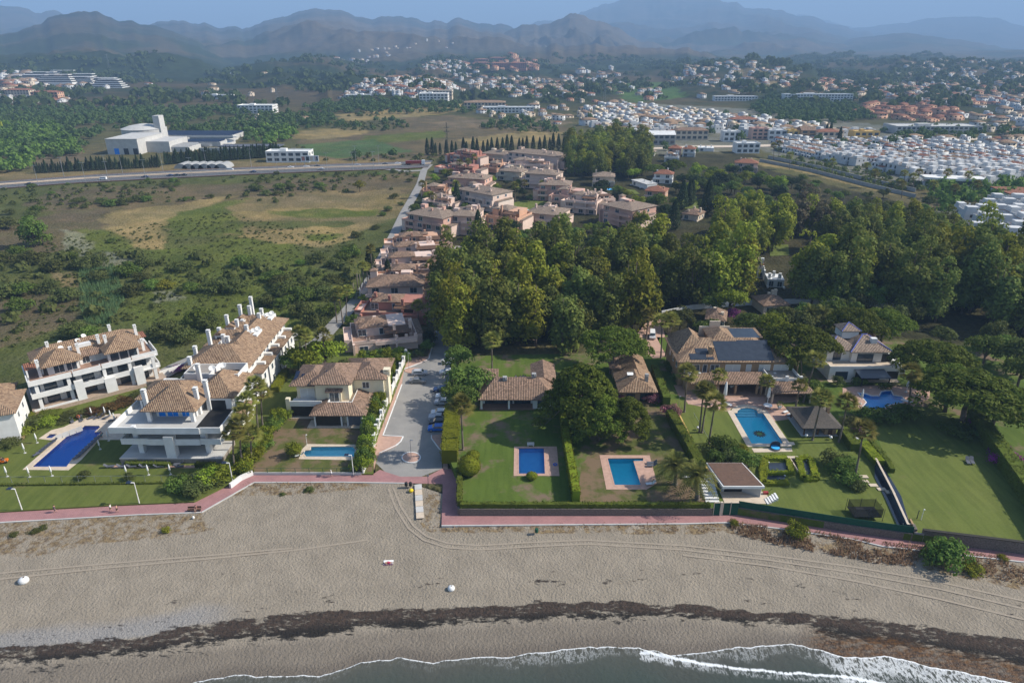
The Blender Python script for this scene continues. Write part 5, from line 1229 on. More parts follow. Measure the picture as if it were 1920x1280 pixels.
def merge(name, items, kind='stuff', smooth=False):
 """items: list of (mesh, x, y, z, rz, scale); one joined object"""
 cache = {}; Vs = []; Fs = []; mi = []; mats = []; n = 0
 for me, x, y, z, rz, sc in items:
  if me.name not in cache:
   co = np.empty(len(me.vertices) * 3, np.float32); me.vertices.foreach_get('co', co)
   tris = []; tm = []
   for p in me.polygons:
    vs = list(p.vertices)
    if len(vs) == 4: tris.append(vs); tm.append(p.material_index)
    elif len(vs) == 3: tris.append(vs + [vs[2]]) if False else tris.append([vs[0], vs[1], vs[2], -1]); tm.append(p.material_index)
    else:
     for q in range(1, len(vs) - 1): tris.append([vs[0], vs[q], vs[q+1], -1]); tm.append(p.material_index)
   loc = []
   for mt in me.materials:
    if mt not in mats: mats.append(mt)
    loc.append(mats.index(mt))
   cache[me.name] = (co.reshape(-1, 3), np.array(tris), np.array([loc[q] for q in tm]))
  co, tr, tm = cache[me.name]
  c, s = math.cos(rz), math.sin(rz); sx = sc if hasattr(sc, '__len__') else (sc, sc, sc)
  V = co * np.array(sx); V = np.stack([V[:, 0] * c - V[:, 1] * s + x, V[:, 0] * s + V[:, 1] * c + y, V[:, 2] + z], 1)
  Vs.append(V); f = tr.copy(); f[f >= 0] += n; Fs.append(f); mi.append(tm); n += len(V)
 V = np.concatenate(Vs); F = np.concatenate(Fs); mi = np.concatenate(mi)
 tri = F[:, 3] < 0
 me = bpy.data.meshes.new(name); me.vertices.add(len(V)); me.vertices.foreach_set('co', V.astype(np.float32).ravel())
 order = np.concatenate([np.where(tri)[0], np.where(~tri)[0]])
 nt_, nq = tri.sum(), (~tri).sum()
 loops = np.concatenate([F[tri][:, :3].ravel(), F[~tri].ravel()]).astype(np.int32)
 me.loops.add(len(loops)); me.loops.foreach_set('vertex_index', loops); me.polygons.add(len(F))
 st = np.concatenate([np.arange(nt_) * 3, nt_ * 3 + np.arange(nq) * 4]).astype(np.int32); tt = np.concatenate([np.full(nt_, 3), np.full(nq, 4)]).astype(np.int32)
 me.polygons.foreach_set('loop_start', st); me.polygons.foreach_set('loop_total', tt)
 for mt in mats: me.materials.append(mt)
 me.polygons.foreach_set('material_index', mi[order].astype(np.int32)); me.update(calc_edges=True)
 o = link(name, me);
 if kind: o['kind'] = kind
 return o
def world_poly(px): return [(lambda q: (q.x, q.y))(GT(*p) if p[1] < 235 else G(*p)) for p in px]
def scatter(px, spacing, jit=.35, seed=1, ang=0.0, keep=1.0, rowsp=None):
 wp = world_poly(px); rng = random.Random(seed); xs = [p[0] for p in wp]; ys = [p[1] for p in wp]
 cx, cy = sum(xs) / len(xs), sum(ys) / len(ys); rad = max(math.hypot(p[0] - cx, p[1] - cy) for p in wp); out = []
 rowsp = rowsp or spacing; c, s = math.cos(ang), math.sin(ang)
 na = int(rad / spacing) + 1; nb = int(rad / rowsp) + 1
 A, B = np.meshgrid(np.arange(-na, na + 1) * spacing, np.arange(-nb, nb + 1) * rowsp)
 A = A.ravel() + np.array([rng.uniform(-jit, jit) * spacing for _ in range(A.size)]); B = B.ravel() + np.array([rng.uniform(-jit, jit) * rowsp for _ in range(B.size)])
 X = cx + A * c - B * s; Y = cy + A * s + B * c
 ok = inpoly(X, Y, wp); X, Y = X[ok], Y[ok]; T = terrain(X, Y)
 return [(float(x), float(y), float(t)) for x, y, t in zip(X, Y, T) if rng.random() < keep]
fa = G(1455, 287); fb = G(1722, 342); fang = math.atan2((fb - fa).y, (fb - fa).x)
est = scatter([(1455,262),(1600,266),(1760,268),(1920,290),(2100,320),(2050,352),(1920,346),(1850,354),(1722,343),(1614,319),(1455,287)], 7.4, .0, 3, fang, .9, 17.0)
est.sort(key=lambda p: p[0] ** 2 + p[1] ** 2)
rng = random.Random(5); far_items = []
ind_houses = []
for i, (x, y, z) in enumerate(est):
 st = 'cube' if i < 52 else rng.choice(['row', 'row', 'row', 'cube']); me = HM[(st, rng.randrange(5), 'white')]
 t = (me, x, y, z, fang + rng.choice([0, 0, math.pi]), (1, rng.uniform(.85, 1.1), rng.uniform(.75, 1.1) if i < 60 else rng.uniform(.6, .85)))
 (ind_houses if i < 170 else far_items).append(t)
for (x, y, z) in scatter([(1796,412),(1830,396),(1920,384),(2150,400),(2150,520),(1960,505),(1890,484),(1850,462),(1810,440)], 9.5, .12, 4, R(-12), .92, 15):
 ind_houses.append((HM[('cube', rng.randrange(5), 'white')], x, y, z, R(-12) + rng.choice([0, 1.57]), rng.uniform(.95, 1.2)))
old = scatter([(1100,238),(1092,212),(1130,200),(1240,204),(1400,222),(1520,240),(1640,256),(1640,262),(1500,258),(1400,256),(1345,252),(1290,250),(1230,262),(1160,262)], 15, .3, 6, R(15), .92, 17)
old.sort(key=lambda p: p[0] ** 2 + p[1] ** 2)
for i, (x, y, z) in enumerate(old):
 st = rng.choice(['cube', 'cube', 'villa']); wl = rng.choice(['white', 'white', 'white', 'beige']); t = (HM[(st, rng.randrange(5), wl)], x, y, z, R(15) + rng.choice([0, 1.57, .3]), (rng.uniform(.9, 1.4), rng.uniform(.9, 1.3), rng.uniform(.75, 1.1)))
 (ind_houses if i < 85 else far_items).append(t)
for k, (me, x, y, z, rz, sc) in enumerate(ind_houses[:298]):
 o = link('white_house', me, None, (x, y, z), rz, sc)
 lb = 'white cubic terraced house in the dense white estate at the right' if k < 170 else ('white stepped house in the cluster at the right picture edge below the palms' if y < 420 else 'white or cream town house in the village behind the main road')
 tag(o, lb, 'house', 'white terraced houses of the estate' if k < 170 else ('white houses at the right edge' if y < 420 else 'houses of the old village'))
far_items += ind_houses[298:]
ZONES = [  # outline px, style weights, spacing, keep, scale
 ([(1250,155),(1290,125),(1420,120),(1500,135),(1480,160),(1380,165),(1300,165)], ['white','white','white','beige'], 26, 0.74, 1.3),
 ([(1470,160),(1560,148),(1600,155),(1590,168),(1500,168)], ['orange','orange','beige'], 24, 0.92, 1.5),
 ([(1600,180),(1640,150),(1760,130),(1920,135),(2050,150),(2050,205),(1920,200),(1760,190)], ['white','white','beige'], 30, 0.68, 1.3),
 ([(1630,165),(1760,160),(1920,175),(1920,205),(1760,200),(1640,185)], ['white','orange','beige'], 26, 0.81, 1.4),
 ([(1640,140),(1700,118),(1800,115),(1920,122),(1920,132),(1760,128)], ['white','beige'], 40, 0.54, 1.4),
 ([(1590,212),(1640,195),(1790,205),(1800,225),(1740,230),(1640,222)], ['orange','orange','orange'], 20, 0.92, 1.4),
 ([(1780,215),(1920,205),(2050,215),(2050,262),(1900,258),(1800,240)], ['white','white','beige'], 24, 0.74, 1.4),
 ([(640,185),(680,150),(760,146),(830,150),(860,165),(840,180),(760,186)], ['white','white','white'], 17, 0.92, 1.4),
 ([(790,125),(830,112),(870,118),(900,126),(860,138),(800,135)], ['white','white'], 22, 0.92, 1.5),
 ([(870,118),(1000,116),(1010,132),(940,140),(880,132)], ['orange'], 34, 0.68, 1.9),
 ([(850,135),(960,140),(1080,160),(1040,170),(920,165),(850,150)], ['white','white','beige'], 30, 0.81, 1.5),
 ([(940,170),(980,165),(1080,172),(1075,184),(960,180)], ['white'], 22, 0.92, 1.4),
 ([(1050,140),(1160,136),(1160,146),(1060,152)], ['white'], 36, 0.68, 1.8),
 ([(600,110),(660,88),(760,78),(850,76),(850,88),(740,96),(640,112)], ['white','beige','white'], 55, 0.61, 1.6),
 ([(0,168),(0,138),(120,138),(200,162),(130,168)], ['white'], 24, 0.92, 1.8),
 ([(0,178),(0,158),(92,162),(88,176)], ['orange','beige','orange'], 22, 0.92, 1.8),
 ([(0,194),(0,183),(120,178),(130,192)], ['white'], 16, 0.92, 1.3),
 ([(130,170),(330,130),(560,140),(700,170),(560,200),(300,190)], ['white','beige'], 90, 0.30, 1.3),
 ([(470,205),(640,200),(620,240),(480,235)], ['white','beige'], 60, 0.41, 1.2),
 ([(900,222),(1010,212),(1070,218),(1060,232),(940,236)], ['white','beige'], 30, 0.61, 1.2),
 ([(1060,190),(1230,186),(1230,200),(1100,205)], ['beige','white','orange'], 26, 0.54, 1.2),
 ([(1650,268),(1760,262),(1920,262),(1920,285),(1760,266)], ['beige','white'], 20, 0.81, 1.2),
 ([(860,205),(1000,196),(1100,200),(1090,225),(950,228)], ['beige','white'], 26, .5, 1.2),
 ([(850,150),(1100,150),(1240,170),(1240,186),(1000,186),(860,178)], ['white','white','beige'], 34, .5, 1.4),
 ([(1240,186),(1480,150),(1640,150),(1640,180),(1500,182),(1400,178)], ['white','beige','white'], 34, .45, 1.4),
]
for zi, (pl, ws, sp, kp, sc) in enumerate(ZONES):
 for (x, y, z) in scatter(pl, sp, .35, 30 + zi, R(zi * 11), kp):
  wl = rng.choice(ws); st = 'villa' if wl == 'orange' else rng.choice(['cube', 'villa', 'villa'])
  far_items.append((HM[(st, rng.randrange(5), wl)], x, y, z, rng.uniform(-.4, .4), (sc * rng.uniform(.55, 1.0), sc * rng.uniform(.55, .9), sc * rng.uniform(.45, .75))))
merge('distant_houses', far_items)
def big_building(px0, py0, wm, dm, hm_, wall, label, rz=0.0, roof=None, bands=True, cat='building', name='building', rmat='tile', floors=None):
 p = GT(px0, py0) if py0 < 235 else G(px0, py0)
 r = empty(name, p, rz); tag(r, label, cat)
 MB().box(0, 0, -6, wm, dm, hm_).build('wall', MT[wall], r)
 fl = floors or max(1, int(hm_ / 3.3)); fh = hm_ / fl
 if bands:
  for f in range(fl):
   n = max(2, int(wm / 5))
   for i in range(n): MB().box((i + .18) * wm / n, -.08, f * fh + fh * .3, (i + .82) * wm / n, .0, f * fh + fh * .85).build('window', MT['glass'], r)
  n = max(1, int(dm / 6))
  for f in range(fl):
   for i in range(n): MB().box(wm, (i + .3) * dm / n, f * fh + fh * .3, wm + .08, (i + .7) * dm / n, f * fh + fh * .8).build('window', MT['glass'], r)
 if roof == 'hip': MB().hip(0, 0, wm, dm, hm_, 2.4, .6).build('roof', MT[rmat], r)
 elif roof == 'gable': MB().hip(0, 0, wm, dm, hm_, 3, .4, .15, 1.0).build('roof', MT[rmat], r)
 else:
  m = MB(); parapet(m, -.1, -.1, wm + .1, dm + .1, hm_, .8, .3); m.build('parapet', MT[wall], r)
  MB().box(wm * .3, dm * .3, hm_, wm * .45, dm * .6, hm_ + 2.2).build('roof_hut', MT[wall], r)
 return r
BB = [
 (1266,263,32,12,9,'beige','long cream row building with brown roof behind the main road','hip','tile2'),
 (1213,272,26,14,9,'grey','dark modern hall with white pitched roof beside the main road','gable','white2'),
 (1356,266,16,12,9,'white2','white cube building with dark framed corner windows','',None),
 (1380,288,20,12,8,'white2','white block with small windows left of the terraced estate','',None),
 (1409,262,16,12,10,'salmon','pink painted building in the roadside row','',None),
 (1440,263,18,12,9,'white2','pale blue white building in the roadside row','',None),
 (1476,264,15,12,9,'yellow','yellow painted building in the roadside row','',None),
 (1500,265,14,12,10,'ochre','brown gabled building in the roadside row','gable','tile2'),
 (1530,266,22,12,9,'beige','cream building with shops in the roadside row','hip','tile3'),
 (1600,266,24,14,9,'yellow','yellow building with horizontal balconies at the row end','',None),
 (1680,251,90,30,7,'lgrey','wide pale commercial hall behind the roadside trees','',None),
 (1370,240,30,14,9,'white2','large white village block above the roadside row','hip','tile3'),
 (648,191,62,20,10,'white','long white flat office block left of the white hill cluster','',None),
 (786,192,44,26,12,'white','white block with open framed end right of the long office block','',None),
 (870,205,60,30,9,'beige','school complex with pale walls and hip roofs in the fields','hip','tile'),
 (905,212,70,16,7,'white2','long low white school wing with window bands','',None),
 (800,182,40,20,9,'beige','sand coloured hall right of the white hill cluster','',None),
 (1470,190,110,16,10,'white2','long white terraced apartment slab on the right hillside','',None),
 (1340,190,70,16,7,'white','low white apartment row left of the hillside slab','',None),
 (446,213,48,24,10,'white','white industrial hall standing on posts beyond the plant','',None),
 (500,305,34,14,8,'white2','white and blue office building at the right end of the water plant','',None),
 (380,186,50,16,6,'white2','low white greenhouse hall in the distant orchards','',None),
 (12,186,40,18,14,'beige','tall beige apartment block in the far left town','hip','tile3'),
 (60,188,44,18,12,'orange','orange apartment block in the far left town','hip','tile3'),
]
for px, py, wm, dm, hh, wl, lb, rf, rm in BB: big_building(px, py, wm, dm, hh, wl, lb, roof=rf, rmat=rm or 'tile')
for i, (px, py, wm, wl) in enumerate([(2,156,100,'white'),(30,150,90,'white'),(62,156,80,'white'),(78,146,80,'white2'),(95,160,90,'white'),(118,154,70,'white2'),(140,162,90,'white'),(165,165,70,'white2')]):
 p = GT(px, py); r = empty('apartment_building', p); tag(r, 'stepped white apartment slab with long dark balconies in the far left town', 'apartment building', 'stepped white slabs in the far left town')
 for f in range(4):
  MB().box(f * 4, f * 4, f * 3.4 - 5, wm - f * 4, 30, f * 3.4 + 1.4).build('terrace', MT[wl], r); MB().box(f * 4 + 1, f * 4 + 2.5, f * 3.4 + 1.4, wm - f * 4 - 1, 30, f * 3.4 + 3.4).build('window_row', MT['dark'], r)
 MB().box(14, 16, 15, wm - 14, 30, 16).build('roof', MT[wl], r)
for i, (px, py) in enumerate([(889,120),(918,117),(938,117),(922,129),(955,129),(890,127)]):
 big_building(px, py, 48, 30, 14, 'terra', 'dark red hotel block on the brown hill above the white houses', roof='hip', rmat='tile3', name='hotel', cat='hotel')['group'] = 'red blocks on the hill'
rp = G(1729, 352); r = empty('restaurant', rp, R(-12)); tag(r, 'white curved restaurant with glazed front beside the terraced estate', 'restaurant')
m = MB(); c_ = [(t * 2.6, -3.5 * math.sin(t / 14 * 3.14)) for t in range(15)]
m.prism(c_ + [(36.4, 10), (0, 10)], -1, 3.0).build('wall', MT['white'], r)
MB().prism([(p[0] * .9 + 3, p[1] * .9 + .4) for p in c_] + [(34, 9.5), (3, 9.5)], 3.0, 5.6).build('glazing', MT['glass'], r)
MB().prism([(p[0], p[1] - .4) for p in c_] + [(36.4, 10), (0, 10)], 5.6, 7.0).build('roof', MT['white'], r)
rp = G(1888, 384); r = empty('building', rp, R(-8)); tag(r, 'low hall with a flat red brown roof at the right picture edge', 'building')
MB().box(0, 0, -1, 40, 22, 6).build('wall', MT['white2'], r); MB().box(-.5, -.5, 6, 40.5, 22.5, 6.5).build('roof', MT['tile3'], r); MB().box(2, -.1, .5, 38, 0, 4.6).build('window_row', MT['dark'], r)
def plant():
 p = G(176, 282); r = empty('industrial_hall', p); tag(r, 'big pale windowless industrial hall with blue doors and a domed tank behind', 'industrial hall')
 s = 2.0; a = G(203, 290); W = (G(262, 290) - a).x
 m = MB(); m.box(a.x - p.x, a.y - p.y, -.5, a.x - p.x + W, a.y - p.y + 45, 12.5).build('wall', MT['lgrey'], r)
 MB().box(a.x - p.x - .3, a.y - p.y - .3, 12.5, a.x - p.x + W + .3, a.y - p.y + 45.3, 12.9).build('roof', MT['lgrey'], r)
 MB().box(a.x - p.x + W, a.y - p.y + 14, -.5, a.x - p.x + W + 20, a.y - p.y + 50, 9).build('wall', MT['lgrey'], r)
 for dx, mt in ((6, 'pool_dk'), (14, 'dark'), (22, 'dark')): MB().box(a.x - p.x + dx, a.y - p.y - .1, 0, a.x - p.x + dx + 4, a.y - p.y, 5).build('door', MT[mt], r)
 q = G(208, 283); MB().lathe([(20, -.5), (20, 12), (20.4, 12), (13, 14.5), (4, 16), (.5, 16.3)], 28, (q.x - p.x - 2, q.y - p.y + 68)).build('tank', MT['lgrey'], r)
 MB().box(q.x - p.x + 12, q.y - p.y + 60, 0, q.x - p.x + 18, q.y - p.y + 70, 24).build('tower', MT['lgrey'], r)
 for i, (px, py, w_, d_, mt, lb) in enumerate([(282,262,82,34,'solar','wide grid of dark solar panels on the plant roof'),(270,285,40,24,'lgrey','flat plant roof covered with round grey vents'),(345,275,34,16,'solar','small dark panel field beside the plant basins')]):
  o = empty('solar_field' if mt == 'solar' else 'plant_roof', G(px, py)); tag(o, lb, 'solar field' if mt == 'solar' else 'roof')
  MB().box(0, 0, 0, w_, d_, 4).build('base', MT['lgrey'], o)
  m = MB()
  for k in range(int(d_ / 4)): m.shed(1, k * 4 + .5, w_ - 1, k * 4 + 3.4, 4.1, 5.1, .1)
  m.build('panel_rows', MT[mt if mt == 'solar' else 'grey'], o)
 for i, (px, py, rr) in enumerate([(330,259,24),(300,267,20),(395,262,26),(400,270,20),(300,276,14)]):
  o = empty('settling_basin', G(px, py)); tag(o, 'round concrete settling basin with dark water at the water plant', 'basin', 'settling basins of the water plant')
  MB().lathe([(rr, 0), (rr, 2.2), (rr - 1, 2.2), (rr - 1, 1.4)], 28).build('rim', MT['lgrey'], o); MB().lathe([(rr - 1.05, 1.2), (rr - 1.05, 1.45)], 28).build('water', MT['glass'], o); MB().box(-rr, -.6, 2.25, rr, .6, 2.9).build('bridge', MT['lgrey'], o)
 o = empty('boundary_wall', G(376, 291)); tag(o, 'long pale concrete wall in front of the water plant', 'wall'); MB().box(0, 0, -.3, 66, 1.0, 6).build('wall', MT['lgrey'], o); MB().box(14, 4, 6.0, 66, 20, 6.6).build('roof', MT['awning2'], o)
 for i in range(6):
  a = G(334 + i * 15, 317); o = empty('polytunnel', a); tag(o, 'pale arched greenhouse tunnel in the row above the motorway', 'greenhouse', 'six arched greenhouse tunnels')
  m = MB(); pts = [(5.0 * math.cos(t / 8 * 3.1416) + 2, 3.8 * math.sin(t / 8 * 3.1416)) for t in range(9)]
  for (x0, z0), (x1, z1) in zip(pts, pts[1:]): m.face([(x0, 0, z0), (x0, 14, z0), (x1, 14, z1), (x1, 0, z1)])
  m.face([(x, 0, z) for x, z in pts]); m.build('cover', MT['grey'], o)
plant()
HW = [(-500,385),(-200,364),(0,349),(150,338),(300,330),(450,323),(600,317),(700,314),(770,311),(806,309)]
def strip(name, pts, w0, w1, z, mat, kind='structure'):
 m = MB(); P = [G(*p, z) for p in pts]
 for a, b_ in zip(P, P[1:]):
  m.face([a + Vector((0, w0, 0)), b_ + Vector((0, w0, 0)), b_ + Vector((0, w1, 0)), a + Vector((0, w1, 0))])
 o = m.build(name, mat); o['kind'] = kind; return o
strip('motorway', HW, -9, 22, .55, MT['asphalt_dk']); strip('verge', HW, -12, 25, .45, MT['soil'])
strip('road_marking', HW, 5.6, 7.6, .60, MT['cpaving']); strip('road_marking', HW, -7.6, -7.2, .60, MT['paint']); strip('road_marking', HW, 20, 20.4, .60, MT['paint']); strip('road_marking', HW, -.6, -.3, .60, MT['paint']); strip('road_marking', HW, 13.5, 13.8, .60, MT['paint'])
o = empty('crash_barrier', (0, 0, 0)); tag(o, 'long pale concrete barrier between the two motorway carriageways', 'crash barrier')
m = MB(); P = [G(*p, .6) for p in HW]
for a, b_ in zip(P, P[1:]): m.prism([a + Vector((0, 6.4, 0)), b_ + Vector((0, 6.4, 0)), b_ + Vector((0, 6.9, 0)), a + Vector((0, 6.9, 0))], .6, 1.5)
m.build('barrier', MT['cpaving'], o)
def road(name, pts, wd, z, mat, zf=G):
 m = MB(); P = [zf(*p) for p in pts]; n = len(P)
 L = [];
 for i in range(n):
  t = (P[min(i + 1, n - 1)] - P[max(i - 1, 0)]); t.z = 0; t.normalize(); nr_ = Vector((-t.y, t.x, 0)) * wd / 2
  L.append((P[i] - nr_, P[i] + nr_))
 for (a, b_), (c, d) in zip(L, L[1:]): m.face([(a.x, a.y, a.z + z), (c.x, c.y, c.z + z), (d.x, d.y, d.z + z), (b_.x, b_.y, b_.z + z)])
 o = m.build(name, mat); o['kind'] = 'structure'
road('side_road', [(806,309),(795,320),(788,345),(775,370),(758,400),(742,435),(725,470),(705,510),(680,550),(655,580),(636,600),(600,640),(560,665)], 5, .28, MT['asphalt'])
road('side_road', [(700,315),(760,322),(795,320)], 6, .3, MT['asphalt'])
road('estate_road', [(812,470),(860,466),(900,470),(900,480)], 7, .3, MT['asphalt'])
road('access_road', [(300,706),(330,690),(400,660),(470,640),(560,632)], 6, .34, MT['asphalt'])
road('main_road', [(1100,262),(1200,280),(1300,276),(1400,275),(1500,272),(1640,268),(1800,262),(1960,258)], 14, .4, MT['cpaving'])
road('path', [(1238,600),(1225,620),(1228,640)], 6, GZ + .05, MT['paving'])
sheet('lawn', [(990,375),(1060,380),(1050,400),(1010,412),(935,408),(932,385)], .25, MT['lawn2']); sheet('lawn', [(1270,372),(1306,368),(1310,392),(1268,390)], .25, MT['lawn2']); sheet('lawn', [(1442,460),(1478,458),(1480,478),(1444,480)], .25, MT['lawn2'])
sheet('lawn', [(1152,353),(1190,356),(1200,364),(1160,364)], .25, MT['lawn2']); sheet('lawn', [(1585,520),(1610,520),(1612,530),(1588,530)], .25, MT['lawn2'])
sheet('drive', [(1195,625),(1215,600),(1235,640),(1250,668),(1225,672),(1200,650)], GZ + .03, MT['paving'])
o = empty('swimming_pool', G(977, 400, .3)); tag(o, 'round turquoise pool on the lawn of the pink apartment estate', 'swimming pool')
m = MB(); rr = [(6.6 * math.cos(t / 20 * 6.2832), 11 * math.sin(t / 20 * 6.2832)) for t in range(20)]
MB().prism([(x * 1.12, y * 1.08) for x, y in rr], 0, .12).build('coping', MT['cpaving'], o); MB().prism(rr, .05, .14).build('water', simple('shallow_pool_water', (.25,.75,.85), (.2,.68,.8), 1, rough=.15), o)
for px, py, lb in ((1138,357,'tiny blue pool in front of the beige villa'), (1385,709,''),):
 if lb:
  o = empty('swimming_pool', G(px, py, .2)); tag(o, lb, 'swimming pool'); MB().box(0, 0, 0, 10, 6, .1).build('coping', MT['cpaving'], o); MB().box(.5, .5, 0, 9.5, 5.5, .13).build('water', MT['pool'], o)
# ================================================================ VEGETATION
LM = {
 'euc': leafmat('eucalyptus_leaves', (0.116,0.157,0.034), (0.185,0.209,0.047), (0.088,0.120,0.030)),
 'eucb': leafmat('bright_eucalyptus_leaves', (0.198,0.245,0.028), (0.290,0.304,0.042), (0.139,0.186,0.024)),
 'eucg': leafmat('grey_bare_twigs', (0.195,0.156,0.115), (0.150,0.135,0.081), (0.105,0.106,0.047)),
 'pine': leafmat('pine_needles', (0.083,0.122,0.016), (0.128,0.160,0.023), (0.054,0.082,0.014)),
 'broad': leafmat('broad_leaves', (0.093,0.157,0.030), (0.146,0.209,0.042), (0.062,0.110,0.025)),
 'broadb': leafmat('bright_broad_leaves', (0.177,0.245,0.023), (0.248,0.310,0.035), (0.103,0.163,0.019)),
 'dark': leafmat('dark_conifer_needles', (0.033,0.054,0.022), (0.051,0.074,0.030), (0.022,0.040,0.016)),
 'scrub': leafmat('scrub_leaves', (0.087,0.114,0.033), (0.130,0.150,0.046), (0.066,0.087,0.028)),
 'hedge': leafmat('clipped_hedge_leaves', (0.155,0.204,0.016), (0.228,0.269,0.025), (0.124,0.163,0.016)),
 'hedged': leafmat('dark_hedge_leaves', (0.094,0.128,0.020), (0.135,0.163,0.027), (0.073,0.098,0.016)),
 'palm': leafmat('palm_fronds', (0.177,0.196,0.040), (0.290,0.269,0.069), (0.135,0.155,0.035)),
 'palmd': leafmat('dry_palm_fronds', (.21,.15,.08), (.15,.11,.06), (.17,.12,.07)),
 'date': leafmat('date_palm_fronds', (0.115,0.139,0.035), (0.197,0.187,0.052), (0.083,0.106,0.025)),
 'yellow': leafmat('yellow_green_leaves', (.19,.20,.022), (.25,.24,.03), (.13,.15,.02)),
 'boug': leafmat('bougainvillea_bracts', (.22,.03,.20), (.32,.05,.28), (.13,.06,.08)),
 'pinkf': leafmat('pink_oleander_flowers', (.30,.09,.14), (.38,.14,.20), (.06,.10,.03)),
 'dry': leafmat('dry_grass_tufts', (.36,.27,.15), (.44,.33,.19), (.24,.18,.10)),
 'reed': leafmat('reed_blades', (.09,.15,.06), (.13,.19,.08), (.07,.11,.05)),
 'rust': leafmat('rusty_shrub', (.16,.09,.03), (.13,.10,.03), (.08,.07,.03)),
 'far': leafmat('distant_wood_leaves', (0.062,0.101,0.030), (0.093,0.132,0.040), (0.047,0.076,0.025)),
}
def quads(rs, P, N, size, asp=.7):
 n = len(P); N = N + rs.normal(0, .36, (n, 3)); N /= np.linalg.norm(N, axis=1, keepdims=True) + 1e-9
 A = np.cross(N, rs.normal(0, 1, (n, 3))); A /= np.linalg.norm(A, axis=1, keepdims=True) + 1e-9; B = np.cross(N, A)
 s = size * rs.uniform(.6, 1.3, (n, 1))
 V = np.stack([P - A * s * .5, P - B * s * asp * .5, P + A * s * .5, P + B * s * asp * .5], 1).reshape(-1, 3)
 return V, np.arange(n * 4).reshape(-1, 4)
def cloud(seed, centers, radii, per, size, squash=.8, shell=.55):
 rs = np.random.RandomState(seed); Ps = []; Ns = []
 for c, r in zip(centers, radii):
  k = max(6, int(per * (r / np.mean(radii)) ** 2)); d = rs.normal(0, 1, (k, 3)); d /= np.linalg.norm(d, axis=1, keepdims=True)
  d[:, 2] = np.where(d[:, 2] < -.35, -d[:, 2], d[:, 2])
  q = d * (r * (shell + (1 - shell) * rs.rand(k, 1) ** .5)); q[:, 2] *= squash; Ps.append(c + q); Ns.append(d)
 return quads(rs, np.concatenate(Ps), np.concatenate(Ns), size)
def euc_shape(seed, H=22, R0=6.3, n=64, leaf=1.0, per=52):
 rs = np.random.RandomState(seed); C_ = []; r = []
 lobes = [(rs.uniform(0, 6.28), rs.uniform(.35, .9) * R0, rs.uniform(.62, 1.0)) for _ in range(5)]
 for i in range(n):
  a, lr, lh = lobes[i % 5]; t = rs.uniform(.12, 1.0) * lh
  rr = lr * (1 - .35 * t) * (1.1 - abs(t - .45)) + rs.normal(0, .6)
  C_.append((math.cos(a) * rr + rs.normal(0, 1.0), math.sin(a) * rr + rs.normal(0, 1.0), t * H * .93 + 1)); r.append(rs.uniform(1.4, 2.9) * (1.12 - .25 * t))
 C_ = np.array(C_); V, F = cloud(seed, C_, r, per, leaf, 1.15)
 tr = MB().path([(0, 0, -.5), (.2, .1, H * .3), (-.2, .2, H * .6), (0, 0, H * .85)], [.45, .34, .22, .08], 7)
 for k in rs.choice(n, 7, replace=False):
  c = C_[k]; z = min(c[2] * .6, H * .6); tr.tube((0, 0, z), tuple(c), .16, .05, 5)
 return {'crown': (V, F), 'trunk': tr}
def round_shape(seed, H=8, R0=4.5, n=30, leaf=.6, per=60, low=.25, flat=.75):
 rs = np.random.RandomState(seed); C_ = []; r = []
 for i in range(n):
  d = rs.normal(0, 1, 3); d /= np.linalg.norm(d); d[2] = abs(d[2]) * 1.0 if rs.rand() < .8 else d[2] * .5
  q = .35 + .5 * rs.rand(); C_.append((d[0] * R0 * q, d[1] * R0 * q, H * low + (H * (1 - low) - 1) * (.25 + .75 * (d[2] * q + .1)))); r.append(R0 * rs.uniform(.26, .44))
 C_ = np.array(C_); C_[:, 2] = np.clip(C_[:, 2], H * .12 + .3, H - R0 * .22)
 V, F = cloud(seed, C_, r, per, leaf, flat)
 tr = MB().path([(0, 0, -.4), (.1, 0, H * .3), (0, .1, H * .6)], [R0 * .065, R0 * .05, R0 * .025], 7)
 for k in rs.choice(n, 5, replace=False): tr.tube((0, 0, H * .25), tuple(C_[k]), R0 * .03, R0 * .01, 5)
 return {'crown': (V, F), 'trunk': tr}
def pine_shape(seed, H=12, R0=9, leaf=.6, n=110, per=85, thick=.42):
 rs = np.random.RandomState(seed); C_ = []; r = []
 for i in range(n):
  a = rs.uniform(0, 6.28); q = math.sqrt(rs.rand()) * R0 * .9 * (1 + .15 * math.sin(3 * a + seed)); z = H * (1 - thick) + H * thick * (1 - (q / R0) ** 2) * .85 - rs.rand() * H * .06
  C_.append((q * math.cos(a), q * math.sin(a), z)); r.append(rs.uniform(1.1, 1.9) * R0 / 9)
 C_ = np.array(C_); V, F = cloud(seed, C_, r, per, leaf, .75)
 tr = MB().path([(0, 0, -.4), (.4, .1, H * .35), (.2, .5, H * .62)], [.5, .4, .28], 9)
 for k in rs.choice(n, 12, replace=False): c = C_[k]; tr.tube((.2, .4, H * .55), (c[0] * .85, c[1] * .85, c[2] - .5), .17, .06, 6)
 return {'crown': (V, F), 'trunk': tr}
def cone_shape(seed, H=12, R0=1.5, leaf=.5, n=260):
 rs = np.random.RandomState(seed); t = rs.rand(n * 4) ** .8; a = rs.uniform(0, 6.28, n * 4)
 rr = R0 * np.minimum(1, t * 5 + .3) * (1 - t) ** .6 * rs.uniform(.75, 1.05, n * 4)
 P = np.stack([rr * np.cos(a), rr * np.sin(a), .4 + t * (H - .5)], 1); N = np.stack([np.cos(a), np.sin(a), a * 0 + .3], 1)
 V, F = quads(rs, P, N, leaf); return {'crown': (V, F), 'trunk': MB().tube((0, 0, -.4), (0, 0, H * .7), .18, .05, 6)}
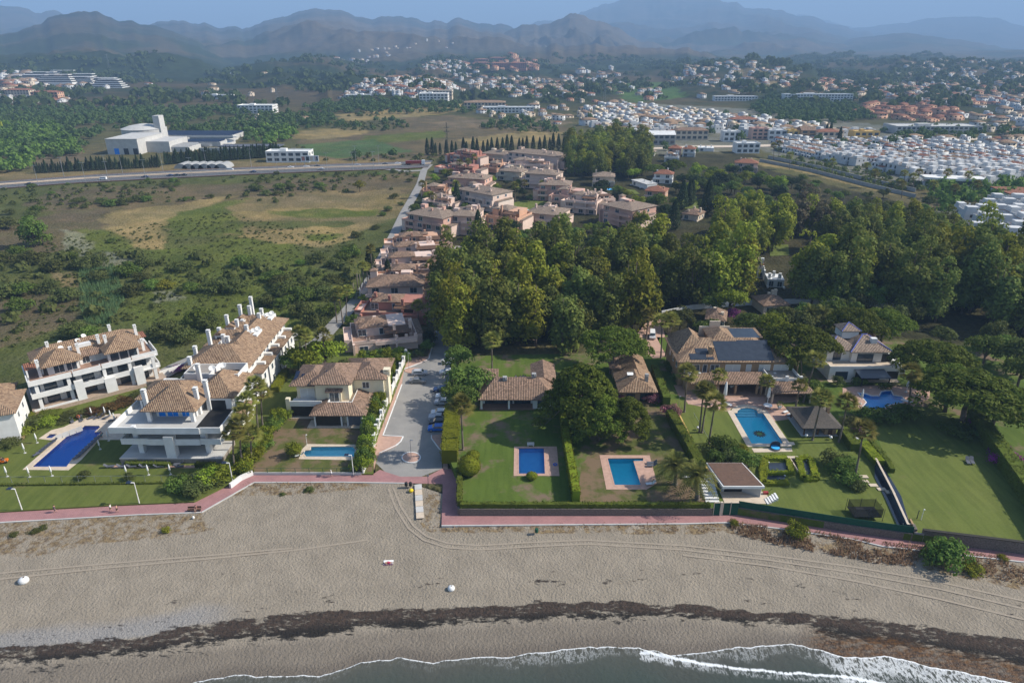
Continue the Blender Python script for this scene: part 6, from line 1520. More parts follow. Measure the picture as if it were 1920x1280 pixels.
def palm_crown(seed, fan=True, L=2.2, n=44, dead=True):
 rs = np.random.RandomState(seed); V = []; F = []
 def tri(a, b_, c): k = len(V); V.extend([tuple(a), tuple(b_), tuple(c)]); F.append((k, k + 1, k + 2))
 for i in range(n):
  a = i * 2.399 + rs.normal(0, .1); el = R(80 - 105 * (i / n)) ; l = L * rs.uniform(.85, 1.1)
  d = Vector((math.cos(a) * math.cos(el), math.sin(a) * math.cos(el), math.sin(el))); side = Vector((-math.sin(a), math.cos(a), 0)); up = d.cross(side) * -1
  if fan:
   p0 = Vector((0, 0, 0)); pc = d * l * .55
   for k in range(-5, 6):
    t = k * .26; q = pc + (d * math.cos(t) + side * math.sin(t)) * l * .55; q.z -= .10 * l * abs(math.sin(t)) + .10 * l
    w = (side * math.cos(t) - d * math.sin(t)) * .075 * l; tri(pc - w, pc + w, q)
   tri(p0 - side * .05, p0 + side * .05, pc)
  else:
   pts = [];
   for s in range(8):
    t = s / 7; q = d * l * t; q.z -= (.95 if el < 1 else .7) * l * .55 * t * t; pts.append(q)
   for s in range(7):
    dd = (pts[s+1] - pts[s]).normalized(); tri(pts[s] - side * .05, pts[s] + side * .05, pts[s+1])
    for sg in (-1, 1):
     for e in (0, .5):
      b0 = pts[s].lerp(pts[s+1], e); ll = l * .26 * (1 - .55 * abs(s / 7 - .35)); q = b0 + side * sg * ll * .8 + dd * ll * .5; q.z -= ll * .25
      tri(b0, b0 + dd * .22, q)
 D = []; DF = []
 if dead:
  for i in range(12):
   a = rs.uniform(0, 6.28); z0 = rs.uniform(-.2, .1); l = L * rs.uniform(.3, .6); s = Vector((-math.sin(a), math.cos(a), 0)) * .32; o_ = Vector((math.cos(a), math.sin(a), 0))
   k = len(D); p = o_ * .25 + Vector((0, 0, z0)); q = o_ * rs.uniform(.5, .8) + Vector((0, 0, z0 - l)); D += [tuple(p), tuple(q - s), tuple(q + s)]; DF.append((k, k + 1, k + 2))
 return V, F, D, DF
VAR = {}
def variants(kind, fn, n, crown_mats, trunk='trunk'):
 L = []
 for k in range(n):
  sh = fn(k); L.append((mesh_np(kind + '_crown', *sh['crown'], MT['black']), sh['trunk'].mesh(kind + '_trunk', MT[trunk], True)))
 for cm in crown_mats:
  out = []
  for c, t in L:
   c2 = c.copy(); c2.materials.clear(); c2.materials.append(LM[cm]); out.append((c2, t))
  VAR[(kind, cm)] = out
variants('euc', lambda k: euc_shape(k + 1), 6, ['euc', 'eucb', 'eucg'])
variants('round', lambda k: round_shape(k + 11), 5, ['broad', 'broadb', 'scrub', 'yellow', 'dark'])
variants('bush', lambda k: round_shape(k + 31, H=4.2, R0=4.2, n=26, leaf=.55, per=55, low=.02), 5, ['scrub', 'broad', 'broadb', 'yellow', 'boug', 'pinkf', 'rust', 'dry', 'hedge'])
variants('pine', lambda k: pine_shape(k + 51), 3, ['pine'])
variants('tallpine', lambda k: pine_shape(k + 71, H=16, R0=8, thick=.80, n=190, per=75), 2, ['pine'])
variants('cone', lambda k: cone_shape(k + 61, R0=2.2, leaf=.7), 3, ['dark', 'broad'])
variants('cone2', lambda k: cone_shape(k + 65, H=13, R0=3.6, leaf=.8, n=300), 2, ['dark'])
KINDS = {'euc': ('eucalyptus_tree', 'tree'), 'round': ('broadleaf_tree', 'tree'), 'bush': ('shrub', 'shrub'), 'pine': ('umbrella_pine', 'tree'), 'tallpine': ('pine_tree', 'tree'), 'cone': ('cypress_tree', 'tree'), 'cone2': ('conifer_tree', 'tree')}
TR = random.Random(77)
def tree(kind, cm, loc, s=1.0, label=None, group=None, sz=None, simple_=False):
 c, t = VAR[(kind, cm)][TR.randrange(len(VAR[(kind, cm)]))]; nm, cat = KINDS[kind]
 sc = (s, s, sz if sz else s); rz = TR.uniform(0, 6.28)
 if kind == 'bush':
  r = link(nm, c, None, loc, rz, sc)
 else:
  r = empty(nm, loc, rz, sc); link('crown', c, r); link('trunk', t, r)
 tag(r, label, cat, group); return r
def grove(px, sp, kind, cms, smin, smax, seed, label, group, jit=.42, keep=1.0, z=None, avoid=()):
 n = 0
 for (x, y, t) in scatter(px, sp, jit, seed, .3, keep):
  if any(math.hypot(x - a[0], y - a[1]) < a[2] for a in avoid): continue
  s = TR.uniform(smin, smax); tree(kind, TR.choice(cms), (x, y, t if z is None else z), s, label, group, s * TR.uniform(.9, 1.12)); n += 1
 return n
NOTREE = [(p.x, p.y, 13) for p in [G(1415, 520), G(1455, 535), G(1582, 518), G(1500, 470), G(1460, 466)]]
grove([(838,600),(842,560),(870,520),(1000,512),(1110,508),(1200,506),(1300,512),(1405,525),(1400,570),(1290,588),(1215,606),(1215,640),(1130,660),(1090,672),(960,682),(852,680),(842,640)], 8.6, 'euc', ['euc','euc','eucb'], .62, 1.18, 1, 'tall eucalyptus in the dense dark grove between the car park road and the ochre mansion', 'eucalyptus trees of the central grove')
grove([(1345,445),(1375,432),(1440,436),(1478,452),(1470,475),(1400,482),(1350,470)], 8.5, 'euc', ['eucb'], .85, 1.1, 2, 'bright yellow green eucalyptus in the clump left of the bare grey poplars', 'bright eucalyptus clump')
grove([(1470,440),(1490,425),(1560,428),(1565,450),(1480,456)], 9, 'euc', ['eucg','eucg','eucb'], .75, 1.0, 3, 'bare grey poplar above the middle of the right hand grove', 'bare grey poplars')
grove([(1485,555),(1520,535),(1610,535),(1650,560),(1600,580),(1500,580)], 8.5, 'euc', ['eucb','euc','euc'], .95, 1.2, 4, 'tall green eucalyptus in the middle of the right hand grove', 'eucalyptus trees of the right grove middle')
grove([(1640,590),(1650,530),(1700,500),(1800,500),(1920,530),(2080,560),(2080,650),(1920,628),(1780,600),(1720,612)], 9.2, 'euc', ['euc','euc','euc','eucb'], .85, 1.2, 5, 'tall dark eucalyptus in the grove along the right picture edge', 'eucalyptus trees of the right edge grove', avoid=NOTREE)
grove([(1530,470),(1560,445),(1640,436),(1780,450),(1810,480),(1700,495),(1620,500)], 10.5, 'euc', ['euc','euc','eucb'], .7, .95, 6, 'eucalyptus in the loose belt below the yellow grass strip', 'eucalyptus belt below the grass strip')
grove([(1068,330),(1062,300),(1090,280),(1150,272),(1210,285),(1222,318),(1200,335),(1120,338)], 9.5, 'euc', ['euc','euc','eucb'], .75, 1.05, 7, 'eucalyptus in the wood between the pink estate and the old village', 'eucalyptus wood by the old village')
def one(kind, cm, px, s, label, z=0.0, sz=None, group=None): return tree(kind, cm, G(px[0], px[1], z), s, label, group, sz)
one('tallpine', 'pine', (1088,806), 1.2, 'tallest rounded pine between the two bungalows', GZ, 1.15)
one('tallpine', 'pine', (1121,826), .82, 'pine with a bare trunk right of the tall hedge', GZ)
one('tallpine', 'pine', (1172,822), .72, 'smaller dark pine just left of the sandy roofed bungalow', GZ)
one('tallpine', 'pine', (1075,772), .72, 'pine leaning over the right end of the bungalow roof', GZ)
one('pine', 'pine', (1145,700), 1.1, 'broad umbrella pine behind the twin pines above the L shaped bungalow', GZ, 1.1)
one('pine', 'pine', (1490,700), 1.2, 'broad umbrella pine shading the right end of the ochre mansion', GZ, 1.15)
one('pine', 'pine', (1598,655), 1.05, 'umbrella pine behind the white villa, left of a pair', GZ, 1.05)
one('pine', 'pine', (1648,652), 1.0, 'umbrella pine behind the white villa, right of a pair', GZ)
one('pine', 'pine', (1738,730), 1.15, 'umbrella pine just right of the white villa', GZ, 1.1)
one('pine', 'pine', (1772,772), 1.0, 'umbrella pine over the stone wall of the free form pool garden', GZ)
one('pine', 'pine', (1803,800), 1.42, 'largest umbrella pine at the top of the far right lawn', GZ, 1.12)
one('pine', 'pine', (1856,808), 1.0, 'umbrella pine at the right boundary of the far right lawn', GZ)
one('pine', 'pine', (1225,338), .9, 'umbrella pine left of the white villa roofs', 0); one('pine', 'pine', (1262,332), 1.0, 'dark umbrella pine in the wood right of the pink cottage', 0)
one('round', 'broad', (880,742), 1.45, 'large dark rounded tree beside the parked cars', GZ, 1.25); one('round', 'broad', (858,700), 1.1, 'rounded tree at the narrow end of the car park', GZ)
one('round', 'broad', (868,775), .9, 'dark green tree between the bungalow and the clipped hedge', GZ, 1.0); one('round', 'broad', (852,762), .8, 'tree overhanging the parked white cars', GZ, 1.0)
one('round', 'broadb', (575,702), 1.35, 'bright green bushy tree left of the pink terraced house', .3, 1.3); one('round', 'broadb', (612,690), 1.35, 'largest bright green tree behind the cream villa', .3, 1.35)
one('round', 'broad', (550,700), .9, 'darker tree at the foot of the long white terrace', .3); one('round', 'scrub', (640,712), .8, 'grey green tree behind the solar panels of the cream villa', .3)
one('round', 'yellow', (675,360), .95, 'yellow green tree alone in the field near the motorway', 0); one('round', 'yellow', (1272,360), 1.0, 'yellow green tree right of the white villa roofs', 0)
one('cone2', 'dark', (1278,392), 1.1, 'tall dark conifer beside the small field', 0, 1.25); one('cone2', 'dark', (1325,400), 1.2, 'widest dark conifer above the grove', 0, 1.5); one('cone2', 'dark', (1262,432), 1.1, 'dark conifer below the orange villa', 0, 1.2)
one('cone2', 'dark', (897,448), .9, 'tall dark conifer between the pale pink and the orange blocks', 0, 1.1); one('cone2', 'dark', (857,388), .8, 'dark conifer left of the broad roofed block', 0, 1.1)
one('cone2', 'dark', (696,517), .8, 'dark conifer on the side road by the palms', 0, 1.0); one('cone2', 'dark', (728,520), .6, 'small dark tree at the head of the roadside terrace', 0)
for i, (x, y) in enumerate([(1290,372),(1300,350),(1330,345),(1350,352),(1370,365),(1395,345),(1420,355),(1340,375),(1310,330),(1245,415),(1230,395),(1200,430)]):
 one('round', ['dark','broad','broadb'][i % 3], (x, y), TR.uniform(1.0, 1.5), 'garden tree in the wooded villa quarter above the grove', 0, None, 'trees of the wooded villa quarter')
grove([(1090,345),(1215,330),(1400,325),(1500,360),(1480,420),(1340,430),(1200,400),(1150,390)], 13, 'round', ['dark','broad','broad','broadb'], .8, 1.35, 8, 'garden tree in the wooded villa quarter above the grove', 'trees of the wooded villa quarter', keep=.85, avoid=[(p.x, p.y, 17) for p in [G(a, b_) for a, b_ in ((1120,316),(1160,315),(1130,345),(1240,341),(1225,373),(1195,350),(1290,408),(1397,318),(1290,380),(1170,358))]])
grove([(1500,340),(1560,350),(1700,380),(1780,395),(1790,430),(1640,430),(1480,400),(1440,350)], 13, 'round', ['broad','broad','scrub'], .6, 1.0, 9, 'garden tree between the grass strip and the eucalyptus belt', 'trees below the grass strip', keep=.75)
grove([(800,330),(900,335),(980,345),(1000,380),(940,385),(900,400),(870,420),(780,440),(770,400)], 10, 'round', ['broad','dark','broadb'], .5, .8, 10, 'garden tree standing among the pink estate blocks', 'trees of the pink estate', keep=.9)
grove([(650,610),(700,545),(735,480),(765,440),(782,450),(740,500),(700,570),(668,640),(650,650)], 7, 'round', ['broad','broadb','broad'], .35, .6, 11, 'small tree between the side road and the pink terrace', 'trees along the side road', keep=.8)
grove([(960,435),(1100,432),(1200,440),(1250,460),(1230,500),(1000,500),(880,500),(860,470),(900,462)], 10, 'round', ['broad','broadb','dark'], .6, .95, 12, 'tree on the edge of the central grove below the pink estate', 'trees at the upper edge of the central grove', keep=.8)
grove([(795,690),(815,650),(820,610),(790,640),(775,680)], 4.5, 'round', ['broad','dark'], .4, .55, 13, 'dark tree shading the pavement beside the pink house', 'trees beside the pavement', keep=.9)
grove([(1255,640),(1270,592),(1420,580),(1700,585),(1720,630),(1580,640),(1420,650),(1330,650)], 8, 'round', ['broad','broadb','scrub','broad'], .85, 1.3, 14, 'garden tree behind the ochre mansion', 'garden trees behind the mansion', keep=.9, z=GZ, avoid=[(p.x, p.y, 10) for p in [G(1340,615), G(1458,585)]])
grove([(1690,660),(1760,640),(1880,660),(1930,700),(1920,760),(1880,740),(1800,680)], 9, 'round', ['scrub','broad','scrub'], .8, 1.3, 15, 'olive green tree in the scrubby plot at the right edge', 'trees of the right hand plot', z=GZ, keep=.9)
for i in range(30): tree('cone', 'dark', G(800 + i * 9.5 + TR.uniform(-3, 3), 292 - i * .35 + TR.uniform(-2, 2)), TR.uniform(.8, 1.25), 'slim cypress in the row behind the pink estate', 'cypress row behind the pink estate')
for i in range(60): tree('cone', 'dark', G(312 + i * 3.6 + TR.uniform(-1, 1), 309 - i * .25), TR.uniform(.7, 1.0), 'dark cypress in the screen between the greenhouses and the water plant', 'cypress screen of the water plant')
for i in range(48): tree('cone', 'dark', G(68 + i * 4.9, 325 - i * .23), TR.uniform(.45, .95), 'small dark cypress in the hedge along the motorway', 'cypress hedge along the motorway')
for px in ((1555,258),(1547,262),(1290,388),(1295,386),(1572,270)): tree('cone', 'dark', G(*px), 1.3, 'dark cypress standing alone beside white buildings', 'single cypresses')
FB = [(70,458,2.0),(10,430,1.8),(10,492,1.4),(37,478,1.2),(65,495,1.9),(105,508,1.5),(133,486,1.0),(160,503,1.7),(185,500,1.5),(45,552,1.6),(95,547,1.4),(125,563,1.6),(38,582,1.4),(8,558,1.6),(187,527,1.2),(243,517,1.6),(270,503,1.4),(267,527,1.2),(283,542,1.2),(250,553,1.4),(345,507,1.4),(455,500,1.5),(475,500,1.2),(370,532,1.1),(357,547,1.2),(400,547,1.5),(443,547,1.6),(513,527,1.4),(530,537,1.4),(597,492,1.4),(563,497,.8),(587,517,1.0),(533,552,1.7),(567,563,1.7),(500,572,1.2),(567,592,1.5),(527,575,1.0),(317,632,1.7),(347,640,1.3),(377,609,1.7),(397,615,1.4),(143,630,1.5),(165,632,1.2),(143,382,1.0),(155,378,.9),(70,398,1.2),(62,405,1.0),(190,382,1.1),(210,386,1.2),(232,384,1.3),(255,378,1.2),(275,378,1.1),(160,390,.8),(395,372,.9),(350,376,.8),(485,358,1.3),(475,356,1.2),(525,355,1.3),(545,354,1.1),(570,352,1.0),(600,352,1.2),(500,366,1.0),(520,366,.8),(210,455,.7),(600,545,1.2),(620,530,1.1),(640,490,1.2),(655,470,1.0),(670,445,.9),(650,560,1.3),(610,560,1.4),(590,610,1.5),(620,590,1.3),(728,395,.8),(740,372,.9),(717,405,.7),(752,385,.6),(705,430,.7),(660,480,1.4),(628,500,1.2),(20,402,1.1),(98,365,.7)]
for i, (x, y, s) in enumerate(FB):
 tree('bush', 'scrub' if i % 3 else 'broad', G(x, y), s * TR.uniform(.8, .95), 'round evergreen bush in the open field left of the side road', 'bushes of the open field', s * .85)
one('round', 'broad', (68,462), 1.5, 'big lone dark tree at the left of the field', 0, 1.9)
tree('bush', 'yellow', G(310, 540), .9, 'pale yellow flowering bush among the dark field bushes', None, .8)
for (x, y, t) in scatter([(0,352),(250,340),(620,322),(790,318),(780,345),(560,345),(300,352),(60,375),(0,385)], 15, .45, 21, 0, .55):
 tree('bush', TR.choice(['scrub','broad']), (x, y, t), TR.uniform(.4, .8), 'low bush on the strip below the motorway', 'bushes below the motorway')
def farblob(seed, n, R0, H, leaf):
 rs = np.random.RandomState(seed); d = rs.normal(0, 1, (n, 3)); d /= np.linalg.norm(d, axis=1, keepdims=True); d[:, 2] = np.abs(d[:, 2]) * 1.0 - .15
 P = d * np.array([R0, R0, H * .62]) * rs.uniform(.6, 1.0, (n, 1)); P[:, 2] += H * .38; V, F = quads(rs, P, d, leaf, .9); return V, F
FBM = {k: [mesh_np('wood', *farblob(s + 5, n, r_, h_, lf), LM[m_]) for s in range(4)] for k, (n, r_, h_, lf, m_) in {'a': (60, 4.6, 8.0, 2.3, 'far'), 'b': (26, 9, 9, 6.0, 'far'), 'c': (40, 3.0, 3.5, 1.6, 'scrub'), 'd': (60, 4.5, 8.0, 2.3, 'broad')}.items()}
def wood(px, sp, kind, seed, keep=1.0, s0=.7, s1=1.2, thr=None):
 out = []
 for (x, y, t) in scatter(px, sp, .48, seed, .2, keep):
  if math.hypot(x, y) > 6500: continue
  if thr is not None and float(fbm(np.array([x / 90]), np.array([y / 90]), 3)[0]) < thr: continue
  s = TR.uniform(s0, s1); out.append((FBM[kind][TR.randrange(4)], x, y, t - .3, TR.uniform(0, 6.28), (s, s, s * TR.uniform(.8, 1.3))))
 return out
W1 = []
for px, sp, k, kp, thr in [
 ([(-40,300),(-40,205),(200,205),(420,205),(640,215),(620,235),(520,252),(470,268),(440,256),(300,248),(200,246),(172,262),(170,285),(120,300)], 11, 'a', .9, .38),
 ([(-40,345),(0,300),(60,290),(70,318),(0,330)], 9, 'd', .9, None), ([(-40,240),(120,240),(150,290),(60,300),(-40,300)], 8.5, 'd', .95, None),
 ([(450,250),(540,240),(560,262),(500,275)], 9, 'd', .9, None),
 ([(560,205),(640,192),(830,196),(900,196),(860,200),(640,215)], 10, 'a', .9, None),
 ([(500,238),(620,205),(760,205),(900,215),(1060,225),(1080,250),(960,262),(800,300),(620,300),(580,270)], 19, 'a', .55, .50),
 ([(680,200),(860,200),(900,205),(880,215),(700,212)], 11, 'a', .7, None),
 ([(900,228),(1080,226),(1090,240),(920,244)], 12, 'a', .6, .45),
 ([(1160,250),(1240,262),(1400,262),(1560,262),(1700,262),(1900,250),(1960,262),(1700,285),(1500,290),(1300,300),(1220,290)], 24, 'a', .35, None),
 ([(1450,290),(1600,320),(1720,345),(1860,355),(1960,350),(1960,375),(1800,392),(1700,362),(1600,342),(1480,312)], 9, 'c', .9, None),
 ([(1720,350),(1920,340),(2000,360),(1900,400),(1760,400)], 10, 'd', .8, None),
 ([(1640,245),(1920,245),(1920,262),(1700,262)], 12, 'a', .8, .4),
 ([(1455,262),(1920,290),(1920,340),(1722,343),(1455,287)], 12, 'c', .75, None),
 ([(1100,235),(1100,205),(1400,215),(1640,256),(1500,258),(1230,260)], 24, 'a', .8, None),
 ([(1400,205),(1440,180),(1500,182),(1600,200),(1640,225),(1560,235),(1450,225)], 11, 'a', .95, None),
]: W1 += wood(px, sp, k, 100 + len(W1), kp, thr=thr)
merge('woodland', W1)
W2 = []
for px, sp, kp, thr in [
 ([(-60,204),(-60,118),(330,112),(640,110),(640,190),(500,204),(300,204)], 26, .62, .50),
 ([(640,190),(640,112),(900,110),(1240,112),(1240,190),(1000,196)], 27, .55, .50),
 ([(1240,190),(1240,115),(1500,105),(2000,108),(2000,205),(1640,205),(1400,180)], 27, .62, .46),
]: W2 += wood(px, sp, 'b', 500 + len(W2), kp, .8, 1.5, thr)
merge('woodland', W2)
W3 = wood([(0,760),(0,470),(160,440),(420,400),(640,440),(690,430),(640,600),(560,600),(300,650)], 3.4, 'c', 900, .9, .10, .34, .44)
W3 += wood([(0,620),(0,470),(300,480),(620,500),(660,470),(700,440),(640,600),(560,640),(330,660),(150,640)], 9, 'c', 901, .8, .5, 1.25, .50)
W3 += wood([(0,400),(0,356),(300,342),(620,325),(780,320),(760,370),(560,390),(420,372),(250,385)], 7, 'c', 902, .7, .2, .8, .47)
W3 += wood([(500,300),(500,240),(640,210),(1080,225),(1080,262),(800,305)], 8, 'c', 903, .7, .4, 1.1, .53)
merge('ground_cover', W3)
def palm_variant(kind, seed):
 fan = kind == 'fan'; V, F, D, DF = palm_crown(seed, fan, 2.8 if fan else 4.6, 30 if fan else 44, fan)
 m = bpy.data.meshes.new('fronds'); m.from_pydata(V, [], F); m.materials.append(LM['palm' if fan else 'date']); m.update(); d = None
 if D: d = bpy.data.meshes.new('dead_fronds'); d.from_pydata(D, [], DF); d.materials.append(LM['palmd']); d.update()
 return m, d
PV = {k: [palm_variant(k, s) for s in range(3)] for k in ('fan', 'date')}
def palm(base, top, label, kind='fan', z=0.0, s=1.0, crown=True, group=None, rad=.26):
 b_ = G(base[0], base[1], z); h = 3.0
 for _ in range(60):
  x, y = PX(b_.x, b_.y, z + h)
  if y <= top[1]: break
  h += .25
 d = b_.y * CP - (z + h - CAMH) * SP; tx = (top[0] - 960) / FPX * d - b_.x
 r = empty('palm_tree', b_); tag(r, label, 'palm tree', group)
 MB().path([(0, 0, -.3), (0, 0, .4), (tx * .3, 0, h * .45), (tx, 0, h)], [rad * 1.5, rad, rad * .75, rad * .62], 8).build('trunk', MT['ptrunk'], r, smooth=True)
 if crown:
  f, dd = PV[kind][TR.randrange(3)]; rz = TR.uniform(0, 6.28); link('fronds', f, r, (tx, 0, h), rz, s)
  if dd: link('dead_fronds', dd, r, (tx, 0, h), rz, s)
 return r
PL = [((868,843),(864,762),'lone palm in the lawn beside the clipped hedge of the car park',GZ,1.15),((923,706),(922,640),'lone palm behind the left bungalow',GZ,1.1),
 ((440,884),(437,812),'palm nearest the promenade at the corner of the beach block',.3,.95),((455,880),(449,795),'second palm in the row beside the beach block',.3,.95),((473,872),(470,815),'short leaning palm in the row beside the beach block',.3,1),
 ((485,818),(480,724),'tallest palm beside the long white terrace',.3,1),((494,812),(489,737),'palm right of the tallest one beside the long white terrace',.3,1),((468,838),(462,752),'palm in the middle of the row beside the white balconies',.3,1),((478,850),(456,775),'palm tilting left over the white balconies',.3,1),
 ((565,697),(562,625),'brownish palm left of the bright green tree',.3,1),((577,700),(572,630),'brown skirted palm touching the bright green tree',.3,1),((609,692),(606,630),'palm rising in front of the largest bright green tree',.3,1),
 ((632,606),(626,556),'lowest palm of the row along the side road',0,.9),((643,607),(634,548),'second palm of the row along the side road',0,.9),((650,603),(650,545),'third palm of the row along the side road',0,.9),((683,550),(680,500),'palm above the three bare trunks',0,.9),((700,523),(694,467),'tallest palm by the side road conifer',0,.9),((690,535),(687,502),'short palm above the bare trunks',0,.8),
 ((809,550),(807,498),'palm before the orange terraced house',0,.9),((786,622),(783,574),'palm before the terracotta terraced house',0,.9),((826,496),(824,470),'palm beside the topmost terraced house',0,.9),
 ((1283,772),(1288,702),'palm at the left corner of the ochre mansion',GZ,1.1),((1311,810),(1319,733),'left palm of the trio on the mansion lawn',GZ,1.0),((1316,811),(1327,738),'middle palm of the trio on the mansion lawn',GZ,1.0),((1329,831),(1341,757),'right palm of the trio on the mansion lawn',GZ,1.05),
 ((1345,742),(1349,704),'short palm in front of the mansion arcade',GZ,.85),((1437,757),(1439,716),'palm in the paved terrace between arcade and pavilion',GZ,.85),((1501,717),(1502,664),'palm at the right corner of the ochre mansion',GZ,1.0),((1506,754),(1530,676),'palm leaning right beside the white villa',GZ,1.05),((1491,767),(1500,722),'small palm behind the thatched pavilion',GZ,.8),
 ((1523,825),(1541,748),'palm in front of the thatched pavilion',GZ,1.05),((1573,829),(1589,757),'palm right of the thatched pavilion',GZ,1.05),((1602,898),(1619,809),'tall palm among the shrubs above the trampoline',GZ,1.05),((1701,777),(1708,700),'palm beside the free form pool',GZ,1.1),
 ((1211,642),(1216,592),'palm on the drive left of the mansion',GZ,1.0),((1239,671),(1241,603),'dark stemmed palm in the white planter by the mansion',GZ,1.0),((1248,668),(1261,601),'leaning palm by the mansion planter',GZ,1.0),((1253,660),(1252,598),'palm behind the mansion planter',GZ,1.0)]
for b_, t_, lb, z, s in PL: palm(b_, t_, lb, 'fan', z, s)
for b_, t_, lb in (((664,561),(662,531),'shortest bare palm trunk without a crown'), ((672,562),(669,514),'left tall bare palm trunk without a crown'), ((678,559),(674,515),'right tall bare palm trunk without a crown')): palm(b_, t_, lb, crown=False)
palm((1266,908), (1267,872), 'date palm left of the pair above the front hedge', 'date', GZ, 1.0, rad=.45); palm((1307,937), (1307,893), 'date palm right of the pair by the gates', 'date', GZ, 1.05, rad=.5)
palm((1522,630), (1520,588), 'date palm left of the pair behind the big umbrella pine', 'date', GZ, 1.0, rad=.4); palm((1545,632), (1544,590), 'date palm right of the pair behind the big umbrella pine', 'date', GZ, 1.0, rad=.4)
for i, (x, y) in enumerate([(855,372),(905,388),(966,375),(983,370),(1017,372),(878,330),(862,332),(890,322),(810,395),(845,350),(835,458),(792,372)]): palm((x, y), (x, y - 26), 'palm between the pink estate blocks', 'fan', 0, 1.1, group='palms of the pink estate')
for i, (x, y) in enumerate([(1695,352),(1712,358),(1722,350),(1776,350),(1815,355),(1625,338),(1450,300),(1460,296),(1560,330),(1750,372),(1790,380),(1832,372),(1690,372),(1640,352),(1480,318)]): palm((x, y), (x + 1, y - 26), 'palm along the front of the white terraced estate', 'fan', 0, 1.2, group='palms before the white terraced estate')
def hedge(px, w, h, cm, label, z=GZ, name='hedge', leaf=.36, dens=10, cat='hedge'):
 P = [G(*p, z) for p in px]; o0 = P[0].copy(); rs = np.random.RandomState(abs(int(px[0][0]))); core = MB(); Vs = []; Fs = []; n = 0
 for a, b_ in zip(P, P[1:]):
  a = a - o0; b_ = b_ - o0; L = (b_ - a).length; t = (b_ - a) / L; nr_ = Vector((-t.y, t.x, 0))
  q = w / 2 - .12; core.prism([a - nr_ * q - t * .1, b_ - nr_ * q + t * .1, b_ + nr_ * q + t * .1, a + nr_ * q - t * .1][::1], -.3, h - .12)
  k = int(dens * L * (w + 2 * h)); u = rs.rand(k); s = rs.rand(k) * (w + 2 * h); lat = np.where(s < h, -w/2, np.where(s < h + w, s - h - w/2, w/2)); zz = np.where(s < h, s, np.where(s < h + w, h, s - h - w))
  lump = .14 * np.sin(u * L * 1.3) + .1 * np.sin(u * L * 3.1 + lat * 2) + rs.normal(0, .08, k)
  lat = lat * (1 + lump * .5); zz = zz + np.where((s >= h) & (s < h + w), lump, 0)
  Pn = np.stack([a.x + t.x * u * L + nr_.x * lat, a.y + t.y * u * L + nr_.y * lat, zz], 1)
  N = np.where((s < h)[:, None], -np.array(nr_), np.where((s < h + w)[:, None], np.array([0, 0, 1.]), np.array(nr_)))
  V, F = quads(rs, Pn, N, leaf); Vs.append(V); Fs.append(F + n); n += len(V)
 r = empty(name, o0); tag(r, label, cat)
 core.build('stems', LM[cm], r); link('foliage', mesh_np('foliage', np.concatenate(Vs), np.concatenate(Fs), LM[cm]), r); return r
HG = [
 ([(849,776),(843,866)], 3.6, 3.2, 'hedge', 'thick bright clipped hedge between the car park and the palm lawn', GZ),
 ([(862,885),(862,948)], 1.2, 1.4, 'hedged', 'low hedge along the promenade corner beside the left lawn', GZ),
 ([(864,950.5),(1330,950.5)], 1.0, 1.1, 'hedged', 'long low hedge on top of the stone wall facing the beach', GZ),
 ([(1050,742),(1062,840),(1080,942)], 1.7, 3.0, 'hedge', 'tall narrow hedge dividing the two rectangular pool gardens', GZ),
 ([(1226,700),(1249,762)], 2.0, 2.8, 'hedged', 'hedge between the sandy bungalow and the ochre mansion', GZ),
 ([(1256,785),(1285,835),(1312,885)], 2.2, 2.6, 'hedged', 'dark creeper hedge along the slanting garden wall left of the mansion lawn', GZ),
 ([(1578,812),(1602,845)], 2.2, 2.0, 'hedged', 'clipped hedge block beside the white garden table', GZ),
 ([(1616,836),(1648,872)], 2.4, 1.4, 'hedge', 'bright clipped hedge above the narrow canal', GZ),
 ([(1630,828),(1660,866),(1672,886)], 1.2, 1.2, 'hedged', 'thin hedge at the left edge of the far right lawn', GZ),
 ([(1822,786),(1852,832),(1900,900),(1945,965),(1990,1030)], 3.0, 3.6, 'hedged', 'overgrown hedge along the right boundary of the far right lawn', GZ),
 ([(1434,863),(1429,885),(1431,908),(1477,907)], 1.6, .8, 'hedge', 'bright low hedge around the two left ponds', GZ), ([(1434,861),(1474,861)], 1.6, .8, 'hedge', 'bright low hedge on the far side of the left ponds', GZ), ([(1438,889),(1478,889)], 1.3, .8, 'hedge', 'bright low hedge strip between the two left ponds', GZ), ([(1476,863),(1484,890)], 1.3, .8, 'hedge', 'bright low hedge left of the little bridge', GZ),
 ([(1497,862),(1506,900),(1530,900),(1519,862),(1499,861)], 1.5, .8, 'hedge', 'bright low hedge ring around the right pond', GZ),
 ([(237,872),(318,874)], 1.2, 1.0, 'hedged', 'low hedge before the beach block, left piece', .3), ([(368,874),(404,874)], 1.2, 1.0, 'hedged', 'low hedge before the beach block, right piece', .3),
 ([(76,784),(114,780)], 3.6, 1.5, 'hedged', 'thick rounded hedge below the corner of the left apartments', .3),
 ([(-60,911),(330,906)], .5, .4, 'hedged', 'thin low hedge line across the left lawn', .3),
 ([(516,735),(536,700)], 2.2, 1.6, 'hedge', 'clipped bright hedge between the long terrace and the cream villa', .3),
 ([(735,690),(722,720)], 1.6, 1.2, 'hedge', 'bright hedge inside the villa entrance', .3),
]
for p_, w_, h_, cm, lb, z in HG: hedge(p_, w_, h_, cm, lb, z)
